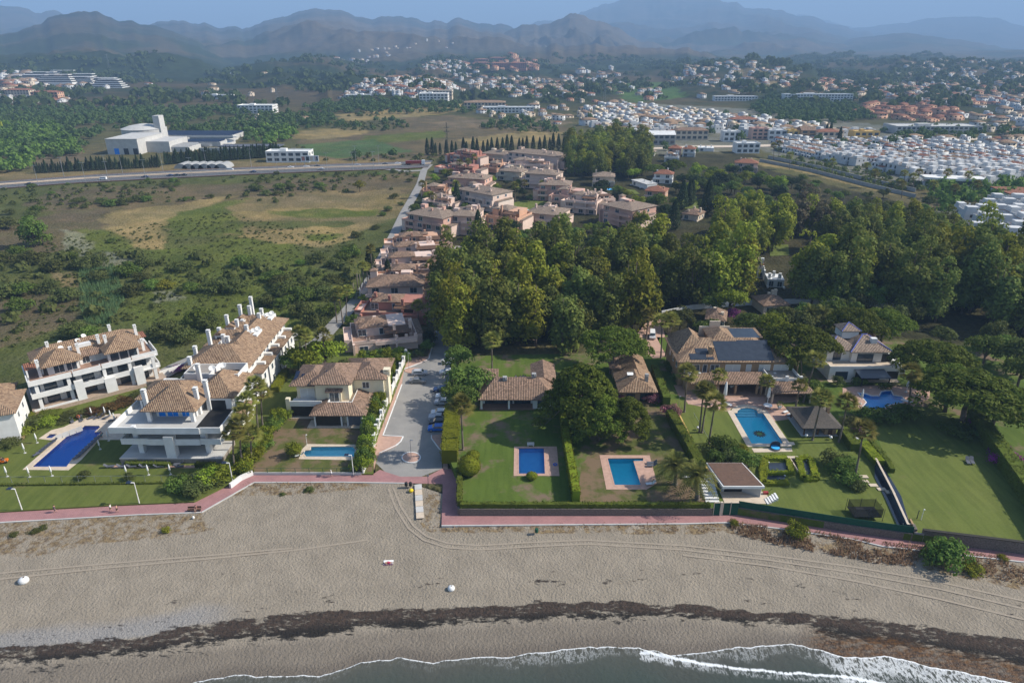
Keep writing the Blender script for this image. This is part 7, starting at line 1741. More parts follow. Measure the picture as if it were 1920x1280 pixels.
def ball(px, r_, h_, cm, label, z=GZ):
 rs = np.random.RandomState(int(px[0])); n = int(260 * r_ * r_); d = rs.normal(0, 1, (n, 3)); d /= np.linalg.norm(d, axis=1, keepdims=True); V, F = quads(rs, d * np.array([r_, r_, h_ / 2]) + np.array([0, 0, h_ / 2]), d, .3)
 o = empty('topiary_shrub', G(*px, z)); tag(o, label, 'shrub'); link('foliage', mesh_np('foliage', V, F, LM[cm]), o); MB().lathe([(r_ * .5, 0), (r_ * .9, h_ * .3), (r_ * .9, h_ * .6), (r_ * .4, h_ * .93)], 12).build('stems', LM[cm], o, smooth=True)
ball((880,888), 2.5, 4.2, 'hedge', 'big clipped round shrub at the left lawn corner'); ball((887,858), 1.5, 1.6, 'hedge', 'small round shrub at the foot of the lawn palm'); ball((997,897), 1.2, 1.5, 'hedge', 'small round shrub just below the rectangular mid blue pool'); ball((1050,768), 1.6, 1.4, 'hedged', 'dark round shrub right of the bungalow terrace'); ball((1652,945), .1, .1, 'hedged', 'tiny clump of grass by the trampoline')
SH = [  # px, scale, zscale, mat, label, z
 ((1353,850),1.0,1.1,'broad','round dark shrub left of the soil bed',GZ),((1362,862),.8,.8,'scrub','grey green shrub beside the soil bed',GZ),((1338,866),.6,.9,'broad','dark shrub at the end of the slanting wall',GZ),((1375,858),.6,.8,'broad','shrub above the soil bed, middle',GZ),((1398,872),.9,.9,'broad','dark shrub at the right end of the soil bed',GZ),((1390,846),.4,.5,'yellow','small yellowish shrub on the mansion lawn',GZ),
 ((1562,872),.9,.8,'scrub','left shrub of the planted mound above the trampoline',GZ),((1578,886),1.0,.9,'broad','middle shrub of the planted mound above the trampoline',GZ),((1590,905),.9,.8,'broad','right shrub of the planted mound above the trampoline',GZ),((1606,915),.6,.6,'scrub','olive shrub next to the stone steps',GZ),((1556,884),.5,.5,'broad','low shrub at the left of the planted mound',GZ),
 ((1690,785),1.1,1.0,'broad','dark round shrub below the free form pool',GZ),((1655,792),1.1,.9,'broad','dark shrub left of the pool palm',GZ),((1625,785),1.0,.7,'broad','shrub bed right of the thatched pavilion',GZ),((1600,800),.8,.6,'scrub','shrub bed behind the clipped hedge block',GZ),((1790,812),1.2,.7,'broad','dark low shrub under the largest umbrella pine',GZ),((1840,815),.8,.5,'broad','low hedge like shrub at the right of the umbrella pines',GZ),
 ((1520,740),1.0,1.1,'broad','dark shrub between the mansion and the white villa',GZ),((1535,755),.9,.9,'broad','dark shrub left of the white villa lawn',GZ),((1570,722),.5,.8,'scrub','small garden tree before the white villa',GZ),((1610,722),.6,.6,'broad','dark shrub in the round planter by the white villa',GZ),((1660,728),.5,.4,'broad','small shrub in the white ringed bed by the pool',GZ),
 ((1220,752),.8,.6,'pinkf','pink flowering shrub at the sandy bungalow corner',GZ),((1259,782),.8,1.0,'pinkf','pink oleander beside the slanting wall',GZ),((1170,752),.6,.5,'pinkf','pink flowering creeper below the sandy roof',GZ),
 ((1884,868),1.0,.9,'boug','purple bougainvillea on the right boundary hedge',GZ),((1868,848),.7,.7,'boug','upper purple bougainvillea on the right boundary hedge',GZ),((1830,798),.6,.6,'boug','small purple bougainvillea under the pines',GZ),((1603,806),.5,.45,'boug','purple creeper behind the white garden table',GZ),((1372,596),.9,.8,'boug','purple bougainvillea behind the tan cottage',GZ),((1655,625),.8,.7,'boug','purple creeper right of the pines behind the white villa',GZ),
 ((343,692),.8,.35,'boug','purple flower bed by the access road',.3),((362,688),.8,.35,'boug','right part of the purple bed by the access road',.3),
 ((205,768),1.0,.4,'rust','rusty red shrub bed before the left apartments',.3),((232,758),1.0,.45,'rust','long rusty shrub bed below the left apartments',.3),((172,775),.8,.4,'rust','small rusty shrub bed at the left apartments',.3),((135,782),1.1,.35,'scrub','grey green bank below the left apartments',.3),((260,745),.9,.4,'scrub','green shrub bank at the right of the left apartments',.3),
 ((395,905),.9,.9,'broadb','bright oleander in the mass by the promenade bend',.3),((415,900),.9,.9,'broadb','oleander nearest the lamp at the promenade bend',.3),((378,915),1.0,.8,'scrub','white flowered oleander at the left of the mass',.3),((400,895),.8,.8,'broadb','oleander behind the mass by the promenade bend',.3),((368,925),.8,.7,'scrub','lowest oleander beside the promenade',.3),((335,918),.8,.7,'broad','leafy shrub with a long shadow on the left lawn',.3),((345,905),.5,.6,'broad','small shrub above the long shadow',.3),((158,897),.4,.5,'scrub','small shrub on the left lawn below the pool',.3),((243,899),.35,.5,'scrub','tiny shrub on the left lawn by the hedge line',.3),
 ((60,800),.9,.6,'scrub','flowering shrub bed left of the paddling pool',.3),((90,795),.8,.5,'broadb','agapanthus bed beside the paddling pool',.3),((40,815),.9,.6,'broadb','shrub bed below the white end wall',.3),((15,835),.9,.5,'scrub','lowest shrub bed below the white end wall',.3),((50,788),.7,.5,'broadb','shrub near the white end wall corner',.3),
 ((552,855),.6,.9,'broadb','leafy clump at the left end of the turquoise pool',.3),
 ((1773,1058),1.15,1.3,'broad','large dark green bush on the dune bank right of the gate',-.6),((1750,1056),.8,.8,'broad','smaller lobe of the bush on the dune bank',-.6),((1490,1006),.7,.8,'broadb','round green bush on the dune edge below the promenade',-.4),((1825,1075),.6,.5,'yellow','yellowish bush right of the big dune bush',-.8),((1820,1062),.4,.4,'yellow','small yellowish bush beside the promenade edge',-.5),((1375,984),.3,.35,'yellow','small pale bush at the left start of the dune grass',-.3),((1878,1050),.3,.3,'yellow','small yellow bush on the dune edge at the right',-.5),
 ((313,997),.3,.3,'yellow','dark round tuft on the sand below the bench',-.5),((580,921),.35,.3,'scrub','larger green tuft on the sand below the runner',-.4),((530,929),.2,.2,'scrub','small tuft on the sand left of the larger green tuft',-.4),((28,1004),.3,.2,'scrub','leftmost green tuft on the sand',-.4),((66,998),.35,.2,'scrub','green tuft on the sand near the left edge',-.4),((82,992),.3,.2,'scrub','green tuft on the sand right of the pair',-.4),
]
for px, s, sz, cm, lb, z in SH: tree('bush', cm, G(*px, z), s * .9, lb, None, sz)
for i in range(20):
 t = i / 19; p = [(735,690),(722,735),(712,770),(702,800),(695,840),(688,880)]; k = min(int(t * 5), 4); f = t * 5 - k; x = p[k][0] + (p[k+1][0] - p[k][0]) * f; y = p[k][1] + (p[k+1][1] - p[k][1]) * f
 tree('bush', ['broad','broadb'][i % 2], G(x - 6 + TR.uniform(-4, 4), y, .3), TR.uniform(.45, .65), 'tall leafy plant along the inside of the villa wall', 'leafy plants along the villa wall', TR.uniform(.8, 1.2))
for i in range(22):
 t = i / 21; x = 436 + t * 86 + TR.uniform(-8, 8); y = 884 - t * 100 + TR.uniform(-4, 4); tree('bush', ['broad','broadb','hedge'][i % 3], G(x + 14, y, .3), TR.uniform(.4, .7), 'leafy plant in the border between the palms and the villa lawn', 'leafy border by the palms', TR.uniform(.6, 1.0))
for i in range(16): tree('bush', ['broadb','broad'][i % 2], G(678 + (i % 8) * 12 + TR.uniform(-3, 3), 676 - (i % 8) * 1.5 + (i // 8) * 10, .1), TR.uniform(.4, .6), 'garden shrub at the foot of the nearest pink house', 'shrubs before the nearest pink house', TR.uniform(.5, .9))
for (x, y, t) in scatter([(1270,748),(1290,700),(1262,690),(1246,700)], 4, .4, 55): tree('bush', 'broad', (x, y, GZ), .5, 'dark shrub on the shaded strip left of the mansion', 'shrubs left of the mansion')
for (x, y, t) in scatter([(1870,760),(1920,700),(1990,700),(2000,960),(1930,880),(1880,800)], 7, .45, 56, 0, .7): tree('bush', TR.choice(['scrub','dry','yellow','scrub']), (x, y, GZ), TR.uniform(.25, .6), 'dry scrub bush on the sandy plot at the right edge', 'scrub of the sandy plot', TR.uniform(.2, .5))
def dune():
 rs = np.random.RandomState(3); Ps = []
 for pl, den, hh in (([(1362,980),(1463,990),(1600,1011),(1760,1030),(1730,1062),(1640,1056),(1560,1040),(1440,1018),(1380,1003)], 16, .9), ([(1760,1032),(2000,1060),(2300,1110),(2300,1165),(1920,1095),(1760,1066)], 9, .7), ([(800,986),(1350,978),(1350,986),(1150,990),(820,992)], 3, .35), ([(450,906),(690,905),(640,914),(560,918),(460,914)], 3, .35), ([(1180,981),(1350,980),(1340,1000),(1200,996)], 2.5, .5)):
  wp = [(lambda q: (q.x, q.y))(G(px, py, -.3)) for px, py in pl]; xs = [p[0] for p in wp]; ys = [p[1] for p in wp]
  n = int(den * (max(xs) - min(xs)) * (max(ys) - min(ys))); X = rs.uniform(min(xs), max(xs), n); Y = rs.uniform(min(ys), max(ys), n)
  ok = inpoly(X, Y, wp) & (fbm(X / 3.5, Y / 3.5, 3) > .33); X, Y = X[ok], Y[ok]; h = hh * rs.uniform(.3, 1.0, len(X)) * (0.5 + 1.2 * fbm(X / 3.5, Y / 3.5, 3))
  Ps.append(np.stack([X, Y, h], 1))
 P = np.concatenate(Ps); PXx, PYy = PXn(P[:, 0], P[:, 1], -.3); vv = np.clip((PYy - np.interp(PXx, TOPX, TOPY)) / (np.interp(PXx, EX, EY) - np.interp(PXx, TOPX, TOPY)), 0, 1); Z = beach_z(vv)
 a = rs.uniform(0, 6.28, len(P)); w_ = .16; lean = rs.normal(0, .3, (len(P), 2)) * P[:, 2:3]
 V = np.stack([np.stack([P[:, 0] - np.cos(a) * w_, P[:, 1] - np.sin(a) * w_, Z - .05], 1), np.stack([P[:, 0] + np.cos(a) * w_, P[:, 1] + np.sin(a) * w_, Z - .05], 1), np.stack([P[:, 0] + lean[:, 0], P[:, 1] + lean[:, 1], Z + P[:, 2]], 1)], 1).reshape(-1, 3)
 tag(link('dune_grass', mesh_np('dune_grass', V, np.arange(len(V)).reshape(-1, 3), LM['dry'])), kind='stuff')
 wp = [(lambda q: (q.x, q.y))(G(px, py)) for px, py in [(150,505),(215,500),(235,560),(205,612),(158,604),(148,560)]]; xs = [p[0] for p in wp]; ys = [p[1] for p in wp]
 X = rs.uniform(min(xs), max(xs), 9000); Y = rs.uniform(min(ys), max(ys), 9000); ok = inpoly(X, Y, wp); X, Y = X[ok], Y[ok]; n = len(X); a = rs.uniform(0, 6.28, n); h = rs.uniform(1.2, 2.6, n)
 V = np.stack([np.stack([X - np.cos(a) * .12, Y - np.sin(a) * .12, h * 0], 1), np.stack([X + np.cos(a) * .12, Y + np.sin(a) * .12, h * 0], 1), np.stack([X + rs.normal(0, .3, n), Y + rs.normal(0, .3, n), h], 1)], 1).reshape(-1, 3)
 tag(link('reed_bed', mesh_np('reed_bed', V, np.arange(len(V)).reshape(-1, 3), LM['reed'])), kind='stuff')
dune()
# ================================================================ WALLS, FENCES
def wall(px, w, h, mat, label, z=0.0, cap=None, piers=0, name='garden_wall', cat='wall', base=-.4):
 P = [G(*p, z) for p in px]; o0 = P[0].copy(); r = empty(name, o0); tag(r, label, cat); m = MB(); c = MB(); pr = MB()
 for a, b_ in zip(P, P[1:]):
  a = a - o0; b_ = b_ - o0; L = (b_ - a).length; t = (b_ - a) / L; q = Vector((-t.y, t.x, 0)) * w / 2
  m.prism([a - q, b_ - q, b_ + q, a + q], base, h)
  if cap: q2 = q * 1.35; c.prism([a - q2, b_ - q2, b_ + q2, a + q2], h, h + .12)
  if piers:
   for k in range(int(L / piers) + 1):
    p = a + t * min(L, k * piers); MB().box(p.x - .35, p.y - .35, base, p.x + .35, p.y + .35, h + .9).build('pier', MT[mat], r)
 m.build('wall', MT[mat], r)
 if cap: c.build('coping', MT[cap], r)
 return r
wall([(762,672),(740,725),(722,770),(706,815),(699,845)], .3, 2.0, 'white', 'tall white wall with square piers between the cream villa and the car park', .1, None, 4.6)
wall([(699,845),(690,868),(681,889)], .3, 1.7, 'white', 'lower end of the white villa wall sloping to the promenade', .1)
wall([(678,889),(474,889)], .25, .5, 'lgrey', 'low pale kerb wall between the villa lawn and the promenade', .1)
wall([(474,889),(452,899),(432,914)], .5, 1.0, 'white', 'white stepped wall at the promenade bend', .1)
wall([(862,965),(1334,965)], .5, 1.55, 'stonewall', 'long rubble stone wall below the two pool gardens', .0); wall([(860,965),(858,900)], .4, 1.55, 'stonewall', 'side wall of the gardens along the promenade corner', .0)
wall([(1382,962.5),(1600,997.3),(1708,1012)], .5, 1.55, 'stonewall', 'rubble stone wall below the green shade mesh', 0)
wall([(1725,1013),(1920,1037.5),(2300,1091)], .5, 2.5, 'stonewall', 'higher stone wall with dark coping below the far right lawn', 0, 'awning')
wall([(1382,962),(1600,996.8),(1708,1011.5)], .06, 3.0, 'green_mesh', 'green shade mesh fence on top of the stone wall', 0, name='mesh_fence', cat='fence', base=1.56)
wall([(1712,1011),(1708,1001)], .5, 2.4, 'stonewall', 'short stone pier beside the garden gate at the canal', 0)
wall([(1272,782),(1303,845),(1335,905)], .25, 1.0, 'ochre', 'slanting yellow topped wall left of the mansion lawn', GZ, 'yellow'); wall([(1640,868),(1672,930),(1700,993)], .3, 1.2, 'glass', 'blue grey wall along the dark canal', GZ, 'cpaving')
wall([(1842,790),(1882,850),(1920,915),(1960,980)], .35, 1.9, 'lgrey', 'pale boundary wall outside the far right hedge', GZ); wall([(1240,592),(1300,580),(1400,572),(1500,569),(1600,572),(1680,578)], .3, 1.8, 'white2', 'long white garden wall at the foot of the dark grove', 0)
wall([(1424,303),(1520,322),(1620,348),(1716,371)], .4, 2.2, 'grey', 'dark wall along the lower side of the yellow grass strip', 0); wall([(1440,297),(1536,317),(1636,342),(1716,360)], .4, 2.4, 'grey', 'dark wall with shrubs along the upper side of the yellow grass strip', 0)
wall([(300,706),(336,694),(400,668)], .3, 1.6, 'white', 'white wall along the access road behind the left apartments', .2)
def fence(px, h, label, mat='dframe', z=0.0, step=2.5, mesh=None):
 P = [G(*p, z) for p in px]; o0 = P[0].copy(); r = empty('fence', o0); tag(r, label, 'fence'); rail = MB()
 for a, b_ in zip(P, P[1:]):
  a = a - o0; b_ = b_ - o0; L = (b_ - a).length; t = (b_ - a) / L; q = Vector((-t.y, t.x, 0)) * .02
  for zz in ((h - .04,) if not mesh else (h - .04, h * .5)): rail.prism([a - q, b_ - q, b_ + q, a + q], zz, zz + .04)
  for k in range(int(L / step) + 1):
   p = a + t * k * step; MB().box(p.x - .04, p.y - .04, 0, p.x + .04, p.y + .04, h).build('post', MT[mat], r)
 rail.build('rail', MT[mat], r)
fence([(476,887.5),(640,887.5),(676,887.5)], 1.4, 'thin green fence at the foot of the cream villa lawn', 'green_mesh', .3, 3.0)
fence([(-40,905),(330,902),(440,896)], 1.5, 'thin wire fence across the left lawn', 'metal', .3, 3.5); fence([(1340,850),(1300,780)], 1.0, 'low metal fence on the mansion lawn edge', 'metal', GZ, 4)
g0 = G(1335, 965); g1 = G(1382, 962.5); gr = empty('garden_gate', g0); tag(gr, 'double green garden gate with pale frames beside the pool house', 'gate'); W_ = g1.x - g0.x
for x0, x1 in ((.1, 1.35), (1.9, 3.35), (3.4, W_ - .1)):
 MB().box(x0, -.05, .05, x1, .05, 2.9).build('panel', MT['green_mesh'], gr); MB().box(x0, -.12, 0, x0 + .12, .12, 3.0).build('frame', MT['beige'], gr); MB().box(x0, -.1, 2.9, x1, .1, 3.0).build('frame', MT['beige'], gr)
MB().box(1.38, -.2, 0, 1.85, .2, 3.1).build('pier', MT['beige'], gr)
g0 = G(1710, 1012.5); gr = empty('garden_gate', g0, R(-14)); tag(gr, 'small dark metal gate in the stone wall at the canal', 'gate'); MB().box(0, -.05, 0, 1.7, .05, 1.9).build('panel', MT['metal'], gr); MB().box(-.1, -.08, 0, 0, .08, 2.0).build('frame', MT['dframe'], gr)
st = empty('garden_steps', G(1706, 998, GZ)); tag(st, 'stone steps going down to the small gate at the canal', 'steps')
for k in range(6): MB().box(0, -.1 + k * .45, -1.4 + k * .25, 2.0, .35 + k * .45, -1.1 + k * .25).build('tread', MT['cpaving'], st)
wall([(1718,1000),(1706,975)], .3, .4, 'ochre', 'sloping stone side wall of the canal steps', GZ)
st = empty('garden_steps', G(1615, 905, GZ)); tag(st, 'pale stone slabs stepping down beside the planted mound', 'steps')
for k, (x, y) in enumerate(((0,0),(1.2,-1.4),(2.2,-2.8),(.6,1.6),(3.4,-3.8),(-1.2,2.6))): MB().box(x, y, -.02, x + 1.7, y + 1.0, .12 + .03 * k).build('slab', MT['cpaving'], st)
cv = G(1655, 900, GZ); sheet('canal_water', [(1640,872),(1655,872),(1690,930),(1706,985),(1685,990),(1660,935),(1640,895)], GZ + .02, simple('dark_canal_water', (.012,.018,.03), (.008,.012,.02), 1, rough=.1, spec=.8))
for i, (pl, lb) in enumerate([([(1441,868),(1475,868),(1477,886),(1443,886)], 'dark net covered pond at the upper left of the three'), ([(1435,892),(1471,892),(1474,905),(1438,905)], 'dark net covered pond at the lower left of the three'), ([(1500,864),(1512,864),(1528,897),(1510,898)], 'long dark net covered pond at the right of the three')]):
 o0 = G(*pl[0], GZ); o = empty('garden_pond', o0); tag(o, lb, 'pond'); P = [G(*p, GZ) - o0 for p in pl][::-1]
 MB().prism(P, .0, .14).build('net', MT['slate'], o)
 for p in P: MB().box(p.x - .18, p.y - .18, 0, p.x + .18, p.y + .18, .3).build('corner_weight', MT['white2'], o)
br = empty('garden_bridge', G(1478, 862, GZ)); tag(br, 'little bridge and sunken passage between the ponds', 'bridge'); MB().box(-.1, 0, .2, 2.6, .8, .5).build('deck', MT['cpaving'], br); MB().box(.2, -5, .0, .45, 0, .5).build('side_wall', MT['cpaving'], br); MB().box(1.6, -5, 0, 1.85, 0, .5).build('side_wall', MT['cpaving'], br); MB().box(.45, -5, .01, 1.6, 0, .05).build('floor', MT['soil'], br)
# ================================================================ CARS
def smooth_body(W=1.85, L=4.5, H=1.5, kind='suv'):
 prof = {'suv': [(-2.2,.35),(-2.25,.75),(-2.1,.95),(-1.2,1.05),(-.55,1.5),(1.5,1.52),(2.1,1.1),(2.25,.9),(2.2,.35)], 'sedan': [(-2.25,.35),(-2.3,.65),(-2.1,.82),(-1.1,.92),(-.4,1.36),(.9,1.38),(1.55,1.0),(2.2,.95),(2.3,.6),(2.25,.35)], 'pickup': [(-2.4,.4),(-2.45,.8),(-2.3,1.0),(-1.3,1.08),(-.7,1.6),(.7,1.62),(.95,1.1),(2.5,1.08),(2.5,.4)], 'van': [(-2.3,.35),(-2.35,.8),(-1.9,1.2),(-1.3,1.9),(2.3,1.95),(2.35,.35)]}[kind]
 b_ = MB(); g = MB(); n = len(prof); h0 = .95 if kind != 'van' else 1.25
 for s, sx in ((-1, 1), (1, 1)): pass
 V = []
 for s in (-1, 1):
  for x, z in prof: V.append((x, s * W / 2 * (1 - max(0, z - h0) * .28), z))
 b_.v = V; b_.f = [tuple(range(n))[::-1] if False else tuple(range(n)), tuple(range(2 * n - 1, n - 1, -1))]
 for i in range(n): j = (i + 1) % n; b_.f.append((i, i + n, j + n, j))
 b_.f = [f[::-1] for f in b_.f]
 zt = max(p[1] for p in prof); xs = [p[0] for p in prof if p[1] > h0 + .3]; x0, x1 = min(xs), max(xs)
 for s in (-1, 1): g.face([(x0 - .35, s * (W/2 * (1 - .02) + .012), h0 + .05), (x1 + .35 * (kind != 'van'), s * (W/2 * .98 + .012), h0 + .05), (x1 - .05, s * (W/2 * (1 - (zt - h0 - .1) * .28) + .012), zt - .12), (x0 + .08, s * (W/2 * (1 - (zt - h0 - .1) * .28) + .012), zt - .12)][::s])
 sh = MB(); y = W / 2 * .82; sh.face([(x0 - .58, -y, h0 + .12), (x0 - .06, -y * .92, zt - .05), (x0 - .06, y * .92, zt - .05), (x0 - .58, y, h0 + .12)][::-1]); sh.v = [(v[0] - .03, v[1], v[2] + .05) for v in sh.v]
 wh = MB().lathe([(.33, -.11), (.36, -.08), (.36, .08), (.33, .11)], 14);
 return b_, g, sh, wh
CM = {}
def carset(kind):
 b_, g, sh, wh = smooth_body(kind=kind); CM[kind] = (b_, g.mesh('side_glass', MT['glass']), sh.mesh('windscreen', MT['glass']))
for k in ('suv', 'sedan', 'pickup', 'van'): carset(k)
tyre = MB().lathe([(.2, -.1), (.35, -.11), (.36, 0), (.35, .11), (.2, .1)], 16).mesh('wheel', MT['black'], True); rim = MB().lathe([(.05, -.12), (.21, -.115), (.21, .115), (.05, .12)], 12).mesh('rim', MT['metal'], True)
PAINT = {n: simple('car_paint_' + n, c, c, 1, rough=.25, spec=.6) for n, c in {'white': (.75,.75,.75), 'silver': (.42,.43,.45), 'grey': (.16,.165,.175), 'blue': (.008,.12,.50), 'navy': (.012,.03,.10), 'black': (.02,.02,.025), 'red': (.30,.03,.02)}.items()}
CB = {}; hl_ = MB().box(-.04, -.17, -.07, .04, .17, .07).mesh('headlight', MT['white2'])
def car(px, rz, kind, col, label, z=.016, group=None, zf=None):
 if (kind, col) not in CB: CB[(kind, col)] = CM[kind][0].mesh('body', PAINT[col])
 r = empty('parked_car' if zf is None else 'car', zf or G(*px, z), rz); tag(r, label, 'car', group)
 link('body', CB[(kind, col)], r); link('side_glass', CM[kind][1], r); link('windscreen', CM[kind][2], r)
 for x in (-1.4, 1.4):
  for y in (-.82, .82): w_ = link('wheel', tyre, r, (x, y, .36)); w_.rotation_euler = (R(90), 0, 0); q = link('rim', rim, w_)
 for y in (-.62, .62): link('headlight', hl_, r, (-2.24 if kind != 'pickup' else -2.44, y, .72))
 return r
for px, rz, k, c, lb in [((787,702),R(184),'suv','silver','silver four wheel drive with black roof beside the half round island'),((783,717),R(179),'sedan','grey','dark grey saloon parked next to the silver one'),((828,733),R(3),'sedan','navy','dark blue car in the shade below the big tree'),((833,746),R(2),'suv','white','white car with sunroof, upper of a touching pair'),((831,757),R(-2),'suv','silver','silver grey car, lower of a touching pair'),
   ((825,777),R(1),'suv','white','white crossover with roof rails nearest the hedge shade'),((823,786),R(180),'pickup','silver','silver pickup parked between a white and a black car'),((822,795),R(0),'suv','black','black car between the pickup and the bright blue car'),((820,806),R(2),'suv','blue','bright blue car at the lower end of the parking row'),
   ((847,667),R(10),'suv','white','white car parked on the road in the shade of the grove'),((839,700),R(6),'sedan','white','white car half hidden under the rounded tree'),((842,681),R(6),'suv','white','pale car behind the rounded tree at the road side'),((1223,632),R(80),'van','white','white van on the mansion drive')]: car(px, rz, k, c, lb, .016 if px[0] < 1000 else GZ + .03)
HC = [(60,349.5,'black',0),(198,341.5,'white',0),(276,334,'navy',0),(322,330.5,'navy',0),(335,331.5,'black',0),(348,332.5,'black',0),(421,323,'white',1),(477,325.5,'navy',0),(537,322.5,'white',1),(567,319.5,'white',1),(588,318,'black',1),(604,319.5,'silver',0),(665,316.5,'silver',1),(718,312.5,'black',1),(742,311,'white',1)]
for i, (x, y, c, d) in enumerate(HC):
 yy = float(np.interp(x, [p[0] for p in HW], [p[1] for p in HW])); p = G(x, yy, .6) + Vector((0, (11 if d else -3) , 0)); lb = ['black saloon at the left end of the motorway','white van on the near motorway carriageway','dark blue car leading the near carriageway group','navy car ahead of two black ones on the motorway','first of two black cars driving close on the motorway','second of two black cars driving close on the motorway','white van on the far carriageway above the greenhouses','blue car on the motorway right of the greenhouses','white car left of the billboard on the motorway','white car under the billboard on the motorway','black car right of the billboard','silver car on the near carriageway below the billboard','pale car on the far carriageway right of the billboard','black car shortly before the slip road','white car behind the lorry at the slip road'][i]
 car(None, R(185 if d else 5), 'van' if 'van' in lb else 'sedan', c, lb, zf=p)
p = G(778, 309, .6); r = empty('lorry', p, R(4)); tag(r, 'red lorry with a white cab near the motorway slip road', 'lorry')
MB().box(-7, -1.2, 1.0, 5, 1.2, 3.2).build('trailer', PAINT['red'], r); MB().box(5.4, -1.2, .5, 7.8, 1.2, 3.5).build('cab', PAINT['white'], r); MB().box(7.78, -1.0, 1.9, 7.84, 1.0, 3.1).build('windscreen', MT['glass'], r); MB().box(-7, -1, .6, 5.4, 1, 1.0).build('chassis', MT['black'], r)
for x in (-5.5, -4.3, 4.2, 6.6):
 for y in (-1.0, 1.0): w_ = link('wheel', tyre, r, (x, y, .5), 0, 1.4); w_.rotation_euler = (R(90), 0, 0)
# ================================================================ LAMPS, MASTS, SIGNS
def lamp(px, h, label, z=.02, arm=-1.2, mat='white', s=1.0, solar=True, group=None):
 r = empty('street_lamp', G(*px, z)); tag(r, label, 'street lamp', group); MB().tube((0, 0, 0), (0, 0, h), .11 * s, .07 * s, 8).build('pole', MT[mat], r)
 MB().box(min(0, arm), -.12, h - .05, max(0, arm), .12, h + .05).build('lamp_head', MT[mat], r)
 if solar: p = MB().box(arm - .3, -.45, h + .1, arm + .6, .45, h + .16).build('solar_panel', MT['solar'], r)
 return r
lamp((42,957), 5.2, 'white solar street lamp nearest the left picture edge'); lamp((262,945), 5.2, 'white solar street lamp right of the two walkers'); lamp((437,905), 5.0, 'white solar street lamp at the promenade bend'); lamp((663,890), 5.0, 'white lamp post below the villa pool', .1)
lamp((771,858), 4.6, 'thin lamp post on the round traffic island', .14, .6, 'metal', .7, False); lamp((767,692), 5.0, 'thin lamp post beside the parked silver car', .1, .6, 'metal', .7, False); lamp((743,750), 4.0, 'thin lamp beside the white wall, upper', .1, .5, 'metal', .6, False); lamp((722,800), 4.0, 'thin lamp beside the white wall, lower', .1, .5, 'metal', .6, False)
lamp((576,836), 3.0, 'thin white pole beside the turquoise pool', .3, .3, 'white', .5, False); lamp((1727,974), 2.4, 'white lamp on the far right lawn by the canal steps', GZ, .2, 'white', .6, False); lamp((1719,972), 1.9, 'short dark post on the far right lawn', GZ, .1, 'dframe', .8, False); lamp((1272,764), 3.2, 'lamp post on the lawn left of the mansion terrace', GZ, .4, 'metal', .6, False)
for i, x in enumerate([16,80,92,165,178,196,220,276,288,362,372,450,530,537,621,655,668,700,706]):
 yy = float(np.interp(x, [p[0] for p in HW], [p[1] for p in HW])); p = G(x, yy, .5) + Vector((0, 24 if i % 2 else -11, 0)); r = empty('street_lamp', p); tag(r, 'tall thin motorway lamp mast', 'street lamp', 'lamp masts of the motorway')
 MB().tube((0, 0, 0), (0, 0, 13), .16, .09, 6).build('pole', MT['metal'], r); MB().box(-1.8, -.15, 12.9, 1.8, .15, 13.1).build('lamp_head', MT['metal'], r)
def lattice(px, h, w_, label, mat='metal', name='pylon', arms=3):
 p = GT(*px) if px[1] < 235 else G(*px); r = empty(name, p); tag(r, label, name); m = MB()
 for sx in (-1, 1):
  for sy in (-1, 1): m.tube((sx * w_, sy * w_, 0), (sx * w_ * .2, sy * w_ * .2, h), .12, .08, 4)
 for k in range(10): z = h * k / 10; q = w_ * (1 - .8 * k / 10); m.tube((-q, -q, z), (q * .9, -q * .9, z + h / 10), .06, .06, 4); m.tube((q, q, z), (-q * .9, q * .9, z + h / 10), .06, .06, 4)
 m.build('lattice', MT[mat], r)
 for k in range(arms): MB().box(-w_ * 2.4, -.15, h * (.72 + k * .12), w_ * 2.4, .15, h * (.72 + k * .12) + .25).build('arm', MT[mat], r)
lattice((839,292), 27, 1.0, 'dark blue telecom mast beside the cypress row', 'navy_' if False else 'slate', 'mast', 2); lattice((521,192), 22, 2.0, 'grey power pylon in the distant orchards left of the white blocks'); lattice((1133,188), 26, 2.2, 'power pylon in front of the golf course'); lattice((205,128), 34, 2.6, 'power pylon on the dark hill at the left'); lattice((746,172), 34, 1.6, 'tower crane over the white hill cluster', 'ochre', 'crane', 0); lattice((803,178), 30, 1.6, 'second tower crane right of the white hill cluster', 'ochre', 'crane', 0)
bb = empty('billboard', G(566, 312)); tag(bb, 'wide white advertising board with dark and red panels beside the motorway', 'billboard'); MB().box(0, 0, 3.5, 13.5, .4, 8).build('board', MT['white2'], bb)
for i, (c, a, b_) in enumerate((('terra', .5, 3.0), ('dframe', 3.8, 6.2), ('beige', 6.8, 9.2), ('terra', 10.6, 11.2), ('dframe', 11.6, 12.8))): MB().box(a, -.06, 4.2, b_, -.01, 7.3).build('poster', MT[c], bb)
for x in (2, 11): MB().box(x, .1, 0, x + .3, .35, 3.5).build('post', MT['metal'], bb)
yb = empty('billboard', G(2, 262)); tag(yb, 'plain yellow sign on a tall post at the left picture edge', 'billboard'); MB().box(-3, 0, 13, 5, .4, 17).build('board', simple('bright_yellow', (.62,.60,.03), (.58,.56,.03), 1), yb); MB().tube((1, .2, 0), (1, .2, 13), .35, .3, 8).build('post', MT['metal'], yb)
